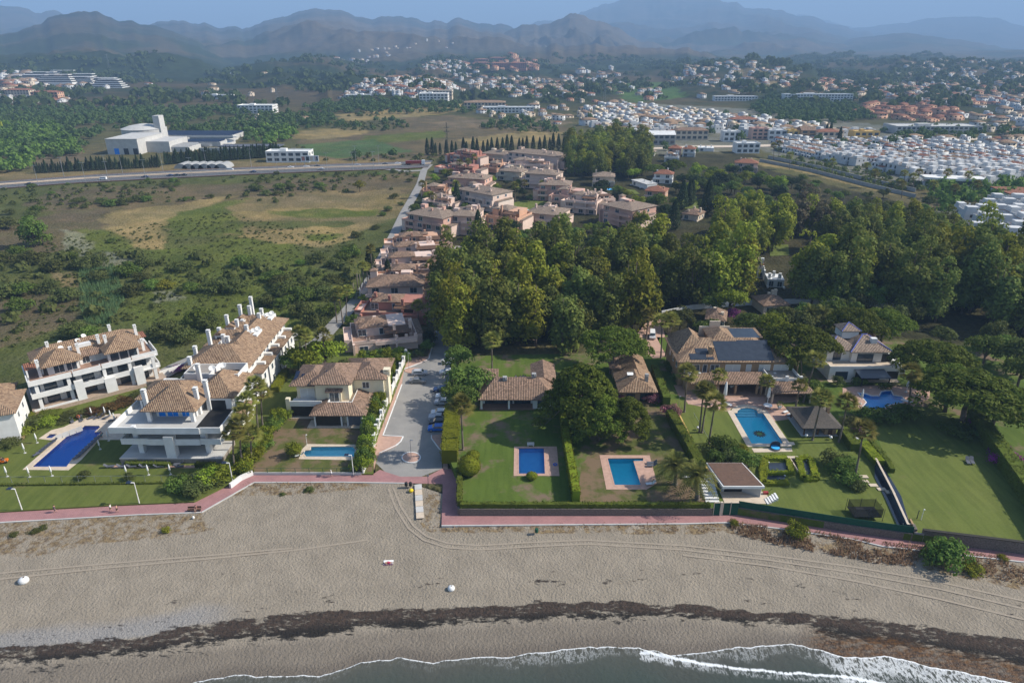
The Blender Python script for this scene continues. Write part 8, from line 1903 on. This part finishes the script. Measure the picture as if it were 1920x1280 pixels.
# ================================================================ PARASOLS, LOUNGERS, FURNITURE
para = MB().lathe([(.06, 1.0), (.20, 1.15), (.15, 2.0), (.08, 2.5), (.02, 2.65)], 10).mesh('folded_canopy', MT['cloth'], True); ppole = MB().lathe([(.035, 0), (.035, 1.1)], 8).mesh('pole', MT['white2']); pbase = MB().lathe([(.28, 0), (.28, .08), (.1, .12)], 12).mesh('base', MT['lgrey'])
def parasol(px, label, z=.3, s=1.0, group=None):
 r = empty('parasol', G(*px, z), 0, s); tag(r, label, 'parasol', group); link('folded_canopy', para, r); link('pole', ppole, r); link('base', pbase, r)
for px, lb in [((14,893),'closed white parasol at the left end of the lawn row'),((56,894),'closed white parasol second from the left on the lawn'),((98,892),'closed white parasol below the foot of the big blue pool'),((238,891),'closed white parasol below the left loungers of the beach block'),((279,890),'closed white parasol below the middle loungers of the beach block'),((320,889),'closed white parasol below the right loungers of the beach block'),
   ((70,830),'closed white parasol below the paddling pool'),((47,849),'closed white parasol near the orange mower'),((173,781),'closed white parasol at the far left of the pool head'),((198,779),'closed white parasol in the middle of the pool head'),((209,786),'third closed white parasol at the pool head'),((216,791),'closed white parasol at the far right of the pool head'),((204,826),'closed white parasol beside the shaded paving by the big pool'),((188,842),'closed white parasol on the lawn right of the big pool')]: parasol(px, lb)
parasol((1357,757),'tall closed white parasol left on the mansion terrace',GZ,2.4); parasol((1438,760),'tall closed white parasol right on the mansion terrace',GZ,2.2); parasol((1613,757),'closed white parasol left of the free form pool',GZ,1.6); parasol((1699,735),'left white curtain like parasol under the pines',GZ,1.6); parasol((1721,741),'right white curtain like parasol under the pines',GZ,1.6)
lf = MB().box(0, 0, .26, 1.3, .62, .32).mesh('seat', MT['awning2']); lb_ = MB().box(0, 0, 0, .72, .62, .06).mesh('backrest', MT['awning2']); lg = MB().box(-.02, -.02, 0, .02, .02, .28).mesh('leg', MT['metal'])
lfw = lf.copy(); lfw.materials.clear(); lfw.materials.append(MT['white2']); lbw = lb_.copy(); lbw.materials.clear(); lbw.materials.append(MT['white2'])
def lounger(px, rz, label, z=.33, group=None, white=False, s=1.15):
 r = empty('sun_lounger', G(*px, z), rz, s); tag(r, label, 'sun lounger', group); link('seat', lfw if white else lf, r); b_ = link('backrest', lbw if white else lb_, r, (1.3, 0, .3)); b_.rotation_euler = (0, R(-38), 0)
 for x in (.08, 1.2):
  for y in (.06, .56): link('leg', lg, r, (x, y, 0))
for i in range(6): t = i / 5; lounger((64 + 28 * t, 857 - 22 * t), R(58), 'dark lounger in the row along the left side of the big blue pool', group='loungers left of the big pool')
for i in range(8): t = i / 7; lounger((139 + 40 * t, 863 - 38 * t), R(60), 'dark lounger in the row along the right side of the big blue pool', group='loungers right of the big pool')
for i, (x, y, a) in enumerate([(140,793,130),(157,790,125),(166,787,40),(178,787,50),(187,785,70),(194,787,50),(203,792,30),(213,797,30),(221,796,30)]): lounger((x, y), R(a), 'dark lounger on the paving at the head of the big blue pool', group='loungers at the pool head')
for i, x in enumerate([216,228,240,249,258,270,282,296,309,325,346]): lounger((x, 873.5), R(8 if i % 2 else -172), 'grey lounger in the row below the beach block terrace', group='loungers below the beach block')
sheet('paving', [(207,877),(206,872),(400,872),(400,877)], .305, MT['paving'])
for px, a, lb in (((1213,871),0,'upper brown lounger beside the cyan pool with corner steps'),((1213,876),0,'lower brown lounger beside the cyan pool with corner steps'),((1820,872),70,'left grey lounger of the pair on the far right lawn'),((1828,872),70,'right grey lounger of the pair on the far right lawn')): lounger(px, R(a), lb, GZ + .05, s=1.2)
for px, a, lb in (((553,858),20,'white lounger at the left end of the turquoise pool'),((1471,776),30,'left white lounger above the thatched pavilion'),((1478,781),30,'right white lounger above the thatched pavilion'),((1212,911),10,'white lounger at the lower right corner of the cyan pool'),((1280,898),10,'white lounger between the two date palms')): lounger(px, R(a), lb, GZ + .05 if px[0] > 800 else .35, white=True)
def table(px, label, z=GZ, s=1.0, rnd=False):
 r = empty('garden_table', G(*px, z), R(-40), s); tag(r, label, 'table')
 (MB().lathe([(.9, .7), (.9, .76)], 18) if rnd else MB().box(-1.3, -.5, .7, 1.3, .5, .76)).build('table_top', MT['cloth'], r)
 for x, y in ((-.5, -.35), (.5, -.35), (.5, .35), (-.5, .35)): MB().box(x - .04, y - .04, 0, x + .04, y + .04, .7).build('leg', MT['white2'], r)
table((1598,823), 'long white garden table behind the clipped hedge block'); table((1439,765), 'round white table under the right terrace parasol', GZ, 1.2, True); table((1362,761), 'white table beside the left terrace parasol', GZ, 1.0); table((1699,756), 'pale green table at the edge of the free form pool', GZ, 1.0)
p = G(1453, 841, GZ); r = empty('daybed', p); tag(r, 'round grey wicker daybed with blue cushion at the foot of the cyan pool', 'daybed'); m = MB()
for j in range(6):
 for i in range(11):
  q = lambda i, j: (-1.15 * math.cos(i / 11 * 3.1416 * 1.0) , 1.15 * math.sin(i / 11 * 3.1416) * math.cos(j / 6 * 1.45), .35 + 1.55 * math.sin(i / 11 * 3.1416) ** .5 * math.sin(j / 6 * 1.45) if 0 < i < 11 else .35)
  m.face([q(i, j), q(i + 1, j), q(i + 1, j + 1), q(i, j + 1)])
m.build('hood', MT['awning2'], r); MB().lathe([(1.1, 0), (1.2, .35), (1.0, .36)], 18).build('base', MT['awning2'], r); MB().lathe([(.95, .36), (.95, .5)], 18).build('cushion', MT['pool'], r)
deck([(1409,840),(1484,839),(1486,846),(1414,847.5)], GZ, MT['cpaving'], th=.05); deck([(1466,829),(1488,828),(1491,833),(1478,835)], GZ, MT['cpaving'], th=.05)
p = G(1619, 966, GZ); r = empty('trampoline', p); tag(r, 'large rectangular trampoline with black safety net on the lawn', 'trampoline'); MB().box(-2.6, -1.6, .75, 2.6, 1.6, .9).build('mat', MT['black'], r)
m, n, b = newmat('safety_net'); tb = nn(n, 'ShaderNodeBsdfTransparent'); mx = nn(n, 'ShaderNodeMixShader'); mx.inputs[0].default_value = .6; b.inputs['Base Color'].default_value = (.01, .01, .012, 1); n.links.new(tb.outputs[0], mx.inputs[1]); n.links.new(b.outputs[0], mx.inputs[2]); n.links.new(mx.outputs[0], n.nodes['Material Output'].inputs[0]); MT['net'] = m
q = MB(); q.face([(-2.6,-1.6,.9),(2.6,-1.6,.9),(2.6,-1.6,2.7),(-2.6,-1.6,2.7)]); q.face([(2.6,-1.6,.9),(2.6,1.6,.9),(2.6,1.6,2.7),(2.6,-1.6,2.7)]); q.face([(2.6,1.6,.9),(-2.6,1.6,.9),(-2.6,1.6,2.7),(2.6,1.6,2.7)]); q.face([(-2.6,1.6,.9),(-2.6,-1.6,.9),(-2.6,-1.6,2.7),(-2.6,1.6,2.7)]); q.build('safety_net', MT['net'], r)
for x in (-2.75, 0, 2.75):
 for y in (-1.75, 1.75): MB().tube((x, y, 0), (x, y, 2.8), .05, .05, 6).build('pole', MT['dframe'], r)
r = empty('bench', G(365, 957.5, .02), R(4)); tag(r, 'brown wooden bench facing the beach on the promenade', 'bench'); MB().box(-1.3, -.3, .42, 1.3, .25, .48).build('seat', MT['wood'], r); MB().box(-1.3, .25, .55, 1.3, .3, .95).build('backrest', MT['wood'], r)
for x in (-1.1, 1.1): MB().box(x - .05, -.28, 0, x + .05, .28, .42).build('leg', MT['dframe'], r)
bz = lambda px, py: float(beach_z(min(max((py - np.interp(px, TOPX, TOPY)) / (np.interp(px, EX, EY) - np.interp(px, TOPX, TOPY)), 0), 1)))
B = lambda px, py, dz=0: G(px, py, bz(px, py) + dz)
for px, py, lb in ((762,914,'left of two dark rubbish bins at the beach entrance'), (770,914,'right of two dark rubbish bins at the beach entrance'), (1006,1001,'single dark rubbish bin on the sand below the promenade')):
 r = empty('rubbish_bin', B(px, py)); tag(r, lb, 'bin'); MB().lathe([(.24, .5), (.32, .55), (.34, 1.25), (.30, 1.3)], 12).build('container', MT['green_mesh'] if px > 900 else MT['black'], r); MB().tube((0, .3, 0), (0, .3, 1.4), .05, .05, 6).build('post', MT['wood'], r)
r = empty('beach_buoy', B(771, 922)); tag(r, 'yellow round buoy lying beside the boardwalk', 'buoy'); MB().lathe([(.05, 0), (.38, .15), (.5, .4), (.38, .65), (.05, .8)], 14).build('float', simple('buoy_yellow', (.75,.55,.02), (.7,.5,.02), 1), r, smooth=True)
r = empty('boardwalk', B(784, 909, .05)); tag(r, 'short pale plank boardwalk leading down to the sand', 'boardwalk'); e = B(788, 973, .12); s_ = B(784, 909, .05); d = e - s_; L = math.hypot(d.x, d.y)
r.rotation_euler = (0, 0, math.atan2(d.y, d.x))
for i in range(6): q = MB().box(i * L / 6 + .05, -.75, .02, (i + 1) * L / 6, .75, .16).build('plank_section', MT['cpaving' if i % 2 else 'lgrey'], r); q.location.z = d.z * (i + .5) / 6 + .12
for px, py, s, lb in ((45,1090,1.0,'large pale concrete mooring block on the sand at the left'), (846,1104,.75,'pale cone of sand or stone in the middle of the beach')):
 r = empty('mooring_block', B(px, py), 0, s); tag(r, lb, 'mooring block'); MB().lathe([(.8, -.1), (.85, .3), (.72, .65), (.42, .85), (.18, .9)], 14).build('block', MT['white2'], r, smooth=True); MB().tube((0, 0, .88), (.25, .1, 1.05), .1, .1, 6).build('shackle', MT['wood'], r)
r = empty('beach_towel', B(728, 1056, .06), R(4)); tag(r, 'striped white and pink towel with a sunbather on the sand', 'towel'); MB().box(-.9, -.1, 0, .9, .9, .03).build('towel', MT['cloth'], r)
for k in range(5): MB().box(-.8 + k * .35, -.45, 0, -.65 + k * .35, -.1, .025).build('stripe', simple('towel_stripe', (.06,.05,.22), (.3,.05,.08), 3), r)
r = empty('marker_post', G(803, 908, .02)); tag(r, 'thin dark post with a small sign at the promenade edge', 'post'); MB().tube((0, 0, 0), (0, 0, 2.6), .06, .05, 6).build('pole', MT['dframe'], r); MB().box(-.25, -.03, 2.0, .25, .03, 2.5).build('sign', MT['metal'], r)
r = empty('litter_bag', G(363, 972, -.1)); tag(r, 'small pale bag standing on the sand below the bench', 'bag'); MB().lathe([(.2, 0), (.26, .3), (.2, .5), (.08, .62)], 10).build('bag', MT['white2'], r, smooth=True)
r = empty('ride_on_mower', G(6, 867, .3), R(20)); tag(r, 'orange ride on mower at the left picture edge', 'mower'); MB().box(-1, -.5, .3, 1, .5, .75).build('body', simple('mower_orange', (.65,.16,.01), (.6,.14,.01), 1), r); MB().box(-.2, -.25, .75, .3, .25, 1.15).build('seat', MT['black'], r); MB().tube((.5, 0, .75), (.35, 0, 1.15), .03, .03, 6).build('steering', MT['black'], r)
for x in (-.7, .7):
 for y in (-.5, .5): w_ = link('wheel', tyre, r, (x, y, .3), 0, .8); w_.rotation_euler = (R(90), 0, 0)
r = empty('lawn_mower', G(1436, 926, GZ)); tag(r, 'red lawn mower beside the soil covered pool house', 'mower'); MB().box(-.6, -.3, .15, .4, .3, .6).build('deck', PAINT['red'], r); MB().tube((.3, 0, .5), (1.2, .3, 1.1), .04, .04, 6).build('handle', MT['black'], r)
r = empty('lifebuoy', G(149, 789, .3)); tag(r, 'orange lifebuoy on a post at the pool head', 'lifebuoy'); m = MB()
for k in range(12):
 a0, a1 = k / 12 * 6.2832, (k + 1) / 12 * 6.2832; m.tube((.36 * math.cos(a0), 0, 1.3 + .36 * math.sin(a0)), (.36 * math.cos(a1), 0, 1.3 + .36 * math.sin(a1)), .09, .09, 6, False)
m.build('ring', simple('lifebuoy_orange', (.6,.14,.05), (.6,.14,.05), 1), r); MB().box(-.04, .05, 0, .04, .12, 1.7).build('post', MT['metal'], r)
r = empty('float_ring', G(1041, 871, GZ + .06)); tag(r, 'small blue swimming ring on the paving right of the mid blue pool', 'swim ring'); m = MB()
for k in range(12):
 a0, a1 = k / 12 * 6.2832, (k + 1) / 12 * 6.2832; m.tube((.4 * math.cos(a0), .4 * math.sin(a0), .12), (.4 * math.cos(a1), .4 * math.sin(a1), .12), .11, .11, 6, False)
m.build('ring', PAINT['blue'], r)
r = empty('stone_seat', G(995, 836, GZ + .05)); tag(r, 'small pale stone bench at the far end of the mid blue pool', 'bench'); MB().box(-.8, -.2, .35, .8, .25, .45).build('seat', MT['lgrey'], r); MB().box(-.8, .25, .2, .8, .33, .85).build('backrest', MT['lgrey'], r); MB().box(-.7, -.15, 0, -.5, .2, .35).build('leg', MT['lgrey'], r); MB().box(.5, -.15, 0, .7, .2, .35).build('leg', MT['lgrey'], r)
r = empty('glass_screen', G(105, 826, .33), R(52)); tag(r, 'row of clear glass panels between the paddling pool and the big pool', 'screen')
for k in range(4): MB().box(k * 1.5, 0, 0, k * 1.5 + 1.4, .04, 1.3).build('pane', MT['lgrey'], r)
for px, z, s, lb in ((1475,822,.3,'a'),):
 pass
for i, (px, py) in enumerate([(1511,820),(1557,824),(1308,806),(1273,780)]):
 r = empty('garden_lamp', G(px, py, GZ)); tag(r, 'white globe lamp standing on the mansion lawn', 'garden lamp', 'white globe lamps on the mansion lawn'); MB().lathe([(.06, 0), (.06, .3), (.28, .42), (.36, .65), (.28, .88), (.05, .98)], 12).build('globe', MT['cloth'], r, smooth=True)
for i, (px, py, lb) in enumerate([(1371,727,'white planter with a bush in the left arcade bay'), (1423,728,'white planter in the right arcade bay'), (1461,767,'stone urn with a small tree between terrace and pavilion')]):
 r = empty('planter', G(px, py, GZ)); tag(r, lb, 'planter'); MB().lathe([(.25, 0), (.3, .2), (.55, .7), (.6, .8)], 12).build('pot', MT['white2'], r, smooth=True); rs = np.random.RandomState(i); d = rs.normal(0, 1, (150, 3)); d /= np.linalg.norm(d, axis=1, keepdims=True); V, F = quads(rs, d * .8 + np.array([0, 0, 1.5]), d, .25); link('plant', mesh_np('plant', V, F, LM['broadb']), r)
# ================================================================ PEOPLE
SKIN = simple('skin', (.45,.26,.18), (.42,.24,.16), 2, rough=.6)
def person(loc, rz, label, top=(.6,.6,.6), bottom=(.05,.05,.08), pose='walk', hair=(.05,.03,.02), bare=False):
 sg = 1; hh = {'walk': 1, 'stand': 1, 'sit': 1, 'lie': 1}[pose]
 if pose == 'walk': J = {'pel': (0,0,.95), 'ch': (.02,0,1.38), 'nk': (.03,0,1.52), 'hd': (.05,0,1.66), 'kl': (.17,.1,.52), 'al': (.30,.1,.09), 'tl': (.44,.1,.06), 'kr': (.06,-.1,.50), 'ar': (-.22,-.1,.14), 'tr': (-.12,-.1,.03), 'el': (-.16,.24,1.12), 'wl': (-.02,.24,.92), 'er': (.14,-.24,1.12), 'wr': (.30,-.22,.98)}
 elif pose == 'stand': J = {'pel': (0,0,.95), 'ch': (0,0,1.38), 'nk': (0,0,1.52), 'hd': (.02,0,1.66), 'kl': (.02,.1,.5), 'al': (0,.11,.08), 'tl': (.16,.11,.03), 'kr': (.02,-.1,.5), 'ar': (0,-.11,.08), 'tr': (.16,-.11,.03), 'el': (-.02,.25,1.12), 'wl': (.06,.25,.86), 'er': (-.02,-.25,1.12), 'wr': (.12,-.2,.90)}
 elif pose == 'sit': J = {'pel': (0,0,.55), 'ch': (-.04,0,.98), 'nk': (-.03,0,1.12), 'hd': (0,0,1.26), 'kl': (.44,.12,.52), 'al': (.46,.12,.09), 'tl': (.62,.12,.04), 'kr': (.44,-.12,.52), 'ar': (.46,-.12,.09), 'tr': (.62,-.12,.04), 'el': (.02,.25,.74), 'wl': (.25,.18,.62), 'er': (.02,-.25,.74), 'wr': (.25,-.18,.62)}
 else: J = {'pel': (0,0,.14), 'ch': (-.45,0,.14), 'nk': (-.60,0,.14), 'hd': (-.75,0,.16), 'kl': (.42,.1,.16), 'al': (.84,.12,.09), 'tl': (.90,.13,.2), 'kr': (.42,-.12,.16), 'ar': (.84,-.14,.09), 'tr': (.90,-.15,.2), 'el': (-.3,.33,.1), 'wl': (-.1,.42,.08), 'er': (-.3,-.33,.1), 'wr': (-.1,-.42,.08)}
 J['sl'] = tuple(Vector(J['ch']) + Vector((0, .19, .04 if pose != 'lie' else 0))); J['sr'] = tuple(Vector(J['ch']) + Vector((0, -.19, .04 if pose != 'lie' else 0))); J['hl'] = tuple(Vector(J['pel']) + Vector((0, .1, -.04 if pose != 'lie' else 0))); J['hr'] = tuple(Vector(J['pel']) + Vector((0, -.1, -.04 if pose != 'lie' else 0)))
 RD = {'pel': .14, 'ch': .16, 'nk': .06, 'hd': .105, 'sl': .075, 'sr': .075, 'hl': .10, 'hr': .10, 'kl': .065, 'kr': .065, 'al': .042, 'ar': .042, 'tl': .04, 'tr': .04, 'el': .045, 'er': .045, 'wl': .03, 'wr': .03}
 Ed = [('pel','ch'),('ch','nk'),('nk','hd'),('ch','sl'),('ch','sr'),('pel','hl'),('pel','hr'),('hl','kl'),('kl','al'),('al','tl'),('hr','kr'),('kr','ar'),('ar','tr'),('sl','el'),('el','wl'),('sr','er'),('er','wr')]
 def skin(name, keys, edges, mat, par, grow=0.0, extra=None):
  idx = {k: i for i, k in enumerate(keys)}; vs = [J[k] for k in keys]; rr = [RD[k] + grow for k in keys]; es = [(idx[a], idx[b_]) for a, b_ in edges if a in idx and b_ in idx]
  if extra:
   for root_, p, q_ in extra: vs.append(q_); rr.append(p); es.append((idx[root_], len(vs) - 1))
  me = bpy.data.meshes.new(name); me.from_pydata(vs, es, []); me.materials.append(mat); o = link(name, me, par)
  md = o.modifiers.new('skin', 'SKIN'); sv = me.skin_vertices[0].data if me.skin_vertices else None
  if sv is None:
   import bmesh
   bm = bmesh.new(); bm.from_mesh(me); bm.verts.layers.skin.verify(); bm.to_mesh(me); bm.free(); sv = me.skin_vertices[0].data
  for i, r_ in enumerate(rr): sv[i].radius = (r_, r_ * 1.0)
  sv[0].use_root = True; o.modifiers.new('sub', 'SUBSURF').levels = 1; return o
 r = empty('person', loc, rz); tag(r, label, 'person'); allk = ['pel','ch','nk','hd','sl','sr','hl','hr','kl','kr','al','ar','tl','tr','el','er','wl','wr']
 fing = []
 for s in 'lr':
  wv = Vector(J['w' + s]); ev = Vector(J['e' + s]); d = (wv - ev).normalized(); sd_ = d.cross(Vector((0, 0, 1))) if abs(d.z) < .9 else Vector((1, 0, 0)); sd_.normalize()
  for k, (off_, ln) in enumerate(((-.03, .15), (-.01, .17), (.01, .165), (.03, .14))): fing.append(('w' + s, .009, tuple(wv + d * ln + sd_ * off_)))
  fing.append(('w' + s, .010, tuple(wv + d * .07 + sd_ * .07)))
 skin('body', allk, Ed, SKIN, r, 0, fing)
 tm = simple('clothing', top, tuple(c * .8 for c in top), 3); bm_ = simple('clothing', bottom, tuple(c * .8 for c in bottom), 3)
 if not bare: skin('shirt', ['pel','ch','sl','sr','el','er'], Ed, tm, r, .018)
 skin('shorts', ['pel','hl','hr','kl','kr'], Ed, bm_, r, .02)
 h = Vector(J['hd']); hm_ = MB(); hm_.lathe([(.06, -.06), (.115, -.01), (.118, .05), (.08, .11), (.01, .13)], 12); o = hm_.build('hair', simple('hair', hair, hair, 2), r, tuple(h + Vector((-.015 if pose != 'lie' else -.03, 0, .02))), 0, True)
 if pose == 'lie': o.rotation_euler = (0, R(-90), 0)
 f = MB().box(.098, -.045, .01, .112, -.02, .022).box(.098, .02, .01, .112, .045, .022).box(.10, -.012, -.03, .125, .012, .008).box(.095, -.03, -.055, .108, .03, -.045); o = f.build('face_features', MT['wood'], r, tuple(h))
 if pose == 'lie': o.rotation_euler = (0, R(-90), 0)
 return r
person(G(104, 960, .015), R(0), 'person in dark clothes walking alone at the left of the promenade', (.03,.03,.06), (.05,.05,.07)); person(G(209, 958, .015), R(180), 'person in a white top walking beside a runner', (.7,.7,.68), (.25,.2,.12)); person(G(221, 960, .015), R(185), 'bare chested runner in dark shorts on the promenade', (.5,.3,.2), (.06,.05,.05), bare=True)
person(G(622, 894, .015), R(180), 'person with a white shirt and cap walking below the cream villa', (.75,.75,.75), (.3,.3,.35), hair=(.7,.7,.7)); person(G(368, 957.2, .02), R(-90), 'person sitting on the brown promenade bench', (.35,.15,.12), (.2,.12,.1), 'sit'); person(B(728, 1055.5, .09), R(5), 'sunbather lying on the striped towel', (.6,.1,.2), (.5,.05,.1), 'lie', bare=True)
person(G(849, 876, .02), R(90), 'person in dark clothes beside the bushes at the promenade corner', (.04,.04,.05), (.04,.04,.05), 'stand'); person(G(192, 820, .34), R(200), 'person in turquoise shorts at the corner of the big blue pool', (.5,.3,.2), (.05,.35,.4), 'stand', bare=True); person(G(5, 866, .95), R(20), 'driver in black on the orange mower', (.02,.02,.02), (.03,.03,.03), 'sit')
for i, (x, t, b_, lb) in enumerate([(967,(.1,.15,.4),(.6,.6,.6),'leftmost of the people standing behind the bungalow'),(976,(.05,.12,.5),(.1,.1,.1),'person in a blue top in the middle behind the bungalow'),(981,(.7,.7,.7),(.1,.1,.3),'person in a white top behind the bungalow'),(985,(.1,.2,.5),(.1,.1,.1),'rightmost of the people standing behind the bungalow')]): person(G(x, 713 + i % 2, GZ), R(40 * i), lb, t, b_, 'stand')
# ================================================================ LABELS OF REPEATS
ORD = 'zero first second third fourth fifth sixth seventh eighth ninth tenth eleventh twelfth thirteenth fourteenth fifteenth sixteenth seventeenth eighteenth nineteenth twentieth'.split()
def ordn(k):
 if k <= 20: return ORD[k]
 t, u = divmod(k, 10); T = {2: 'twent', 3: 'thirt', 4: 'fort', 5: 'fift', 6: 'sixt', 7: 'sevent', 8: 'eight', 9: 'ninet'}[t]
 return T + 'ieth' if u == 0 else T + 'y ' + ORD[u]
NICE = {
 'eucalyptus trees of the central grove': ('eucalyptus', 'the central grove'), 'bright eucalyptus clump': ('bright eucalyptus', 'the yellow green clump'), 'bare grey poplars': ('bare poplar', 'the grey clump'),
 'eucalyptus trees of the right grove middle': ('eucalyptus', 'the grove above the white wall'), 'eucalyptus trees of the right edge grove': ('eucalyptus', 'the right edge grove'), 'eucalyptus belt below the grass strip': ('eucalyptus', 'the belt below the grass strip'),
 'eucalyptus wood by the old village': ('eucalyptus', 'the wood by the village'), 'trees of the wooded villa quarter': ('garden tree', 'the wooded villa quarter'), 'trees below the grass strip': ('garden tree', 'the gardens below the grass strip'),
 'trees of the pink estate': ('tree', 'the pink estate'), 'trees along the side road': ('small tree', 'the side road strip'), 'trees at the upper edge of the central grove': ('tree', 'the central grove top edge'),
 'trees beside the pavement': ('dark tree', 'the pavement planting'), 'garden trees behind the mansion': ('garden tree', 'the garden behind the mansion'), 'trees of the right hand plot': ('olive tree', 'the scrubby right plot'),
 'cypress row behind the pink estate': ('cypress', 'the pink estate'), 'cypress screen of the water plant': ('cypress', 'the water plant screen'), 'cypress hedge along the motorway': ('cypress', 'the motorway hedge'), 'single cypresses': ('lone cypress', 'the white town'),
 'bushes of the open field': ('evergreen bush', 'the open field'), 'bushes below the motorway': ('low bush', 'the strip below the motorway'), 'leafy plants along the villa wall': ('leafy plant', 'the villa wall border'), 'leafy border by the palms': ('leafy plant', 'the palm border'),
 'shrubs before the nearest pink house': ('shrub', 'the nearest pink house garden'), 'shrubs left of the mansion': ('dark shrub', 'the strip beside the mansion'), 'scrub of the sandy plot': ('dry bush', 'the sandy right plot'),
 'palms of the pink estate': ('palm', 'the pink estate'), 'palms before the white terraced estate': ('palm', 'the white estate front'), 'white terraced houses of the estate': ('white house', 'the terraced estate'), 'white houses at the right edge': ('white house', 'the right edge cluster'),
 'houses of the old village': ('town house', 'the old village'), 'stepped white slabs in the far left town': ('stepped white slab', 'the far left town'), 'red blocks on the hill': ('dark red hotel', 'the brown hill'), 'settling basins of the water plant': ('round basin', 'the water plant'),
 'six arched greenhouse tunnels': ('arched greenhouse', 'the motorway greenhouses'), 'lamp masts of the motorway': ('lamp mast', 'the motorway'), 'loungers left of the big pool': ('dark lounger', 'the left pool side'), 'loungers right of the big pool': ('dark lounger', 'the right pool side'),
 'loungers at the pool head': ('dark lounger', 'the big pool head'), 'loungers below the beach block': ('grey lounger', 'the beach block row'), 'white globe lamps on the mansion lawn': ('white globe lamp', 'the mansion lawn')}
_g = {}
for o in SC.objects:
 if o.parent is None and o.get('group') in NICE: _g.setdefault(o['group'], []).append(o)
for gname, L in _g.items():
 noun, place = NICE[gname]; pos = {o: PX(*o.location) for o in L}; n = len(L)
 rows = 1 if (n <= 8 or 'cypress' in gname or 'lounger' in gname or 'motorway' in gname and 'below' not in gname) else max(2, round((n / 2) ** .5))
 L.sort(key=lambda o: -pos[o][1]); per = -(-n // rows)
 for r_ in range(rows):
  R_ = sorted(L[r_ * per:(r_ + 1) * per], key=lambda o: pos[o][0])
  for k, o in enumerate(R_):
   o['label'] = (ordn(k + 1) + ' ' + noun + ' from left, ' + (ordn(r_ + 1) + ' row from front, ' if rows > 1 else '') + place)
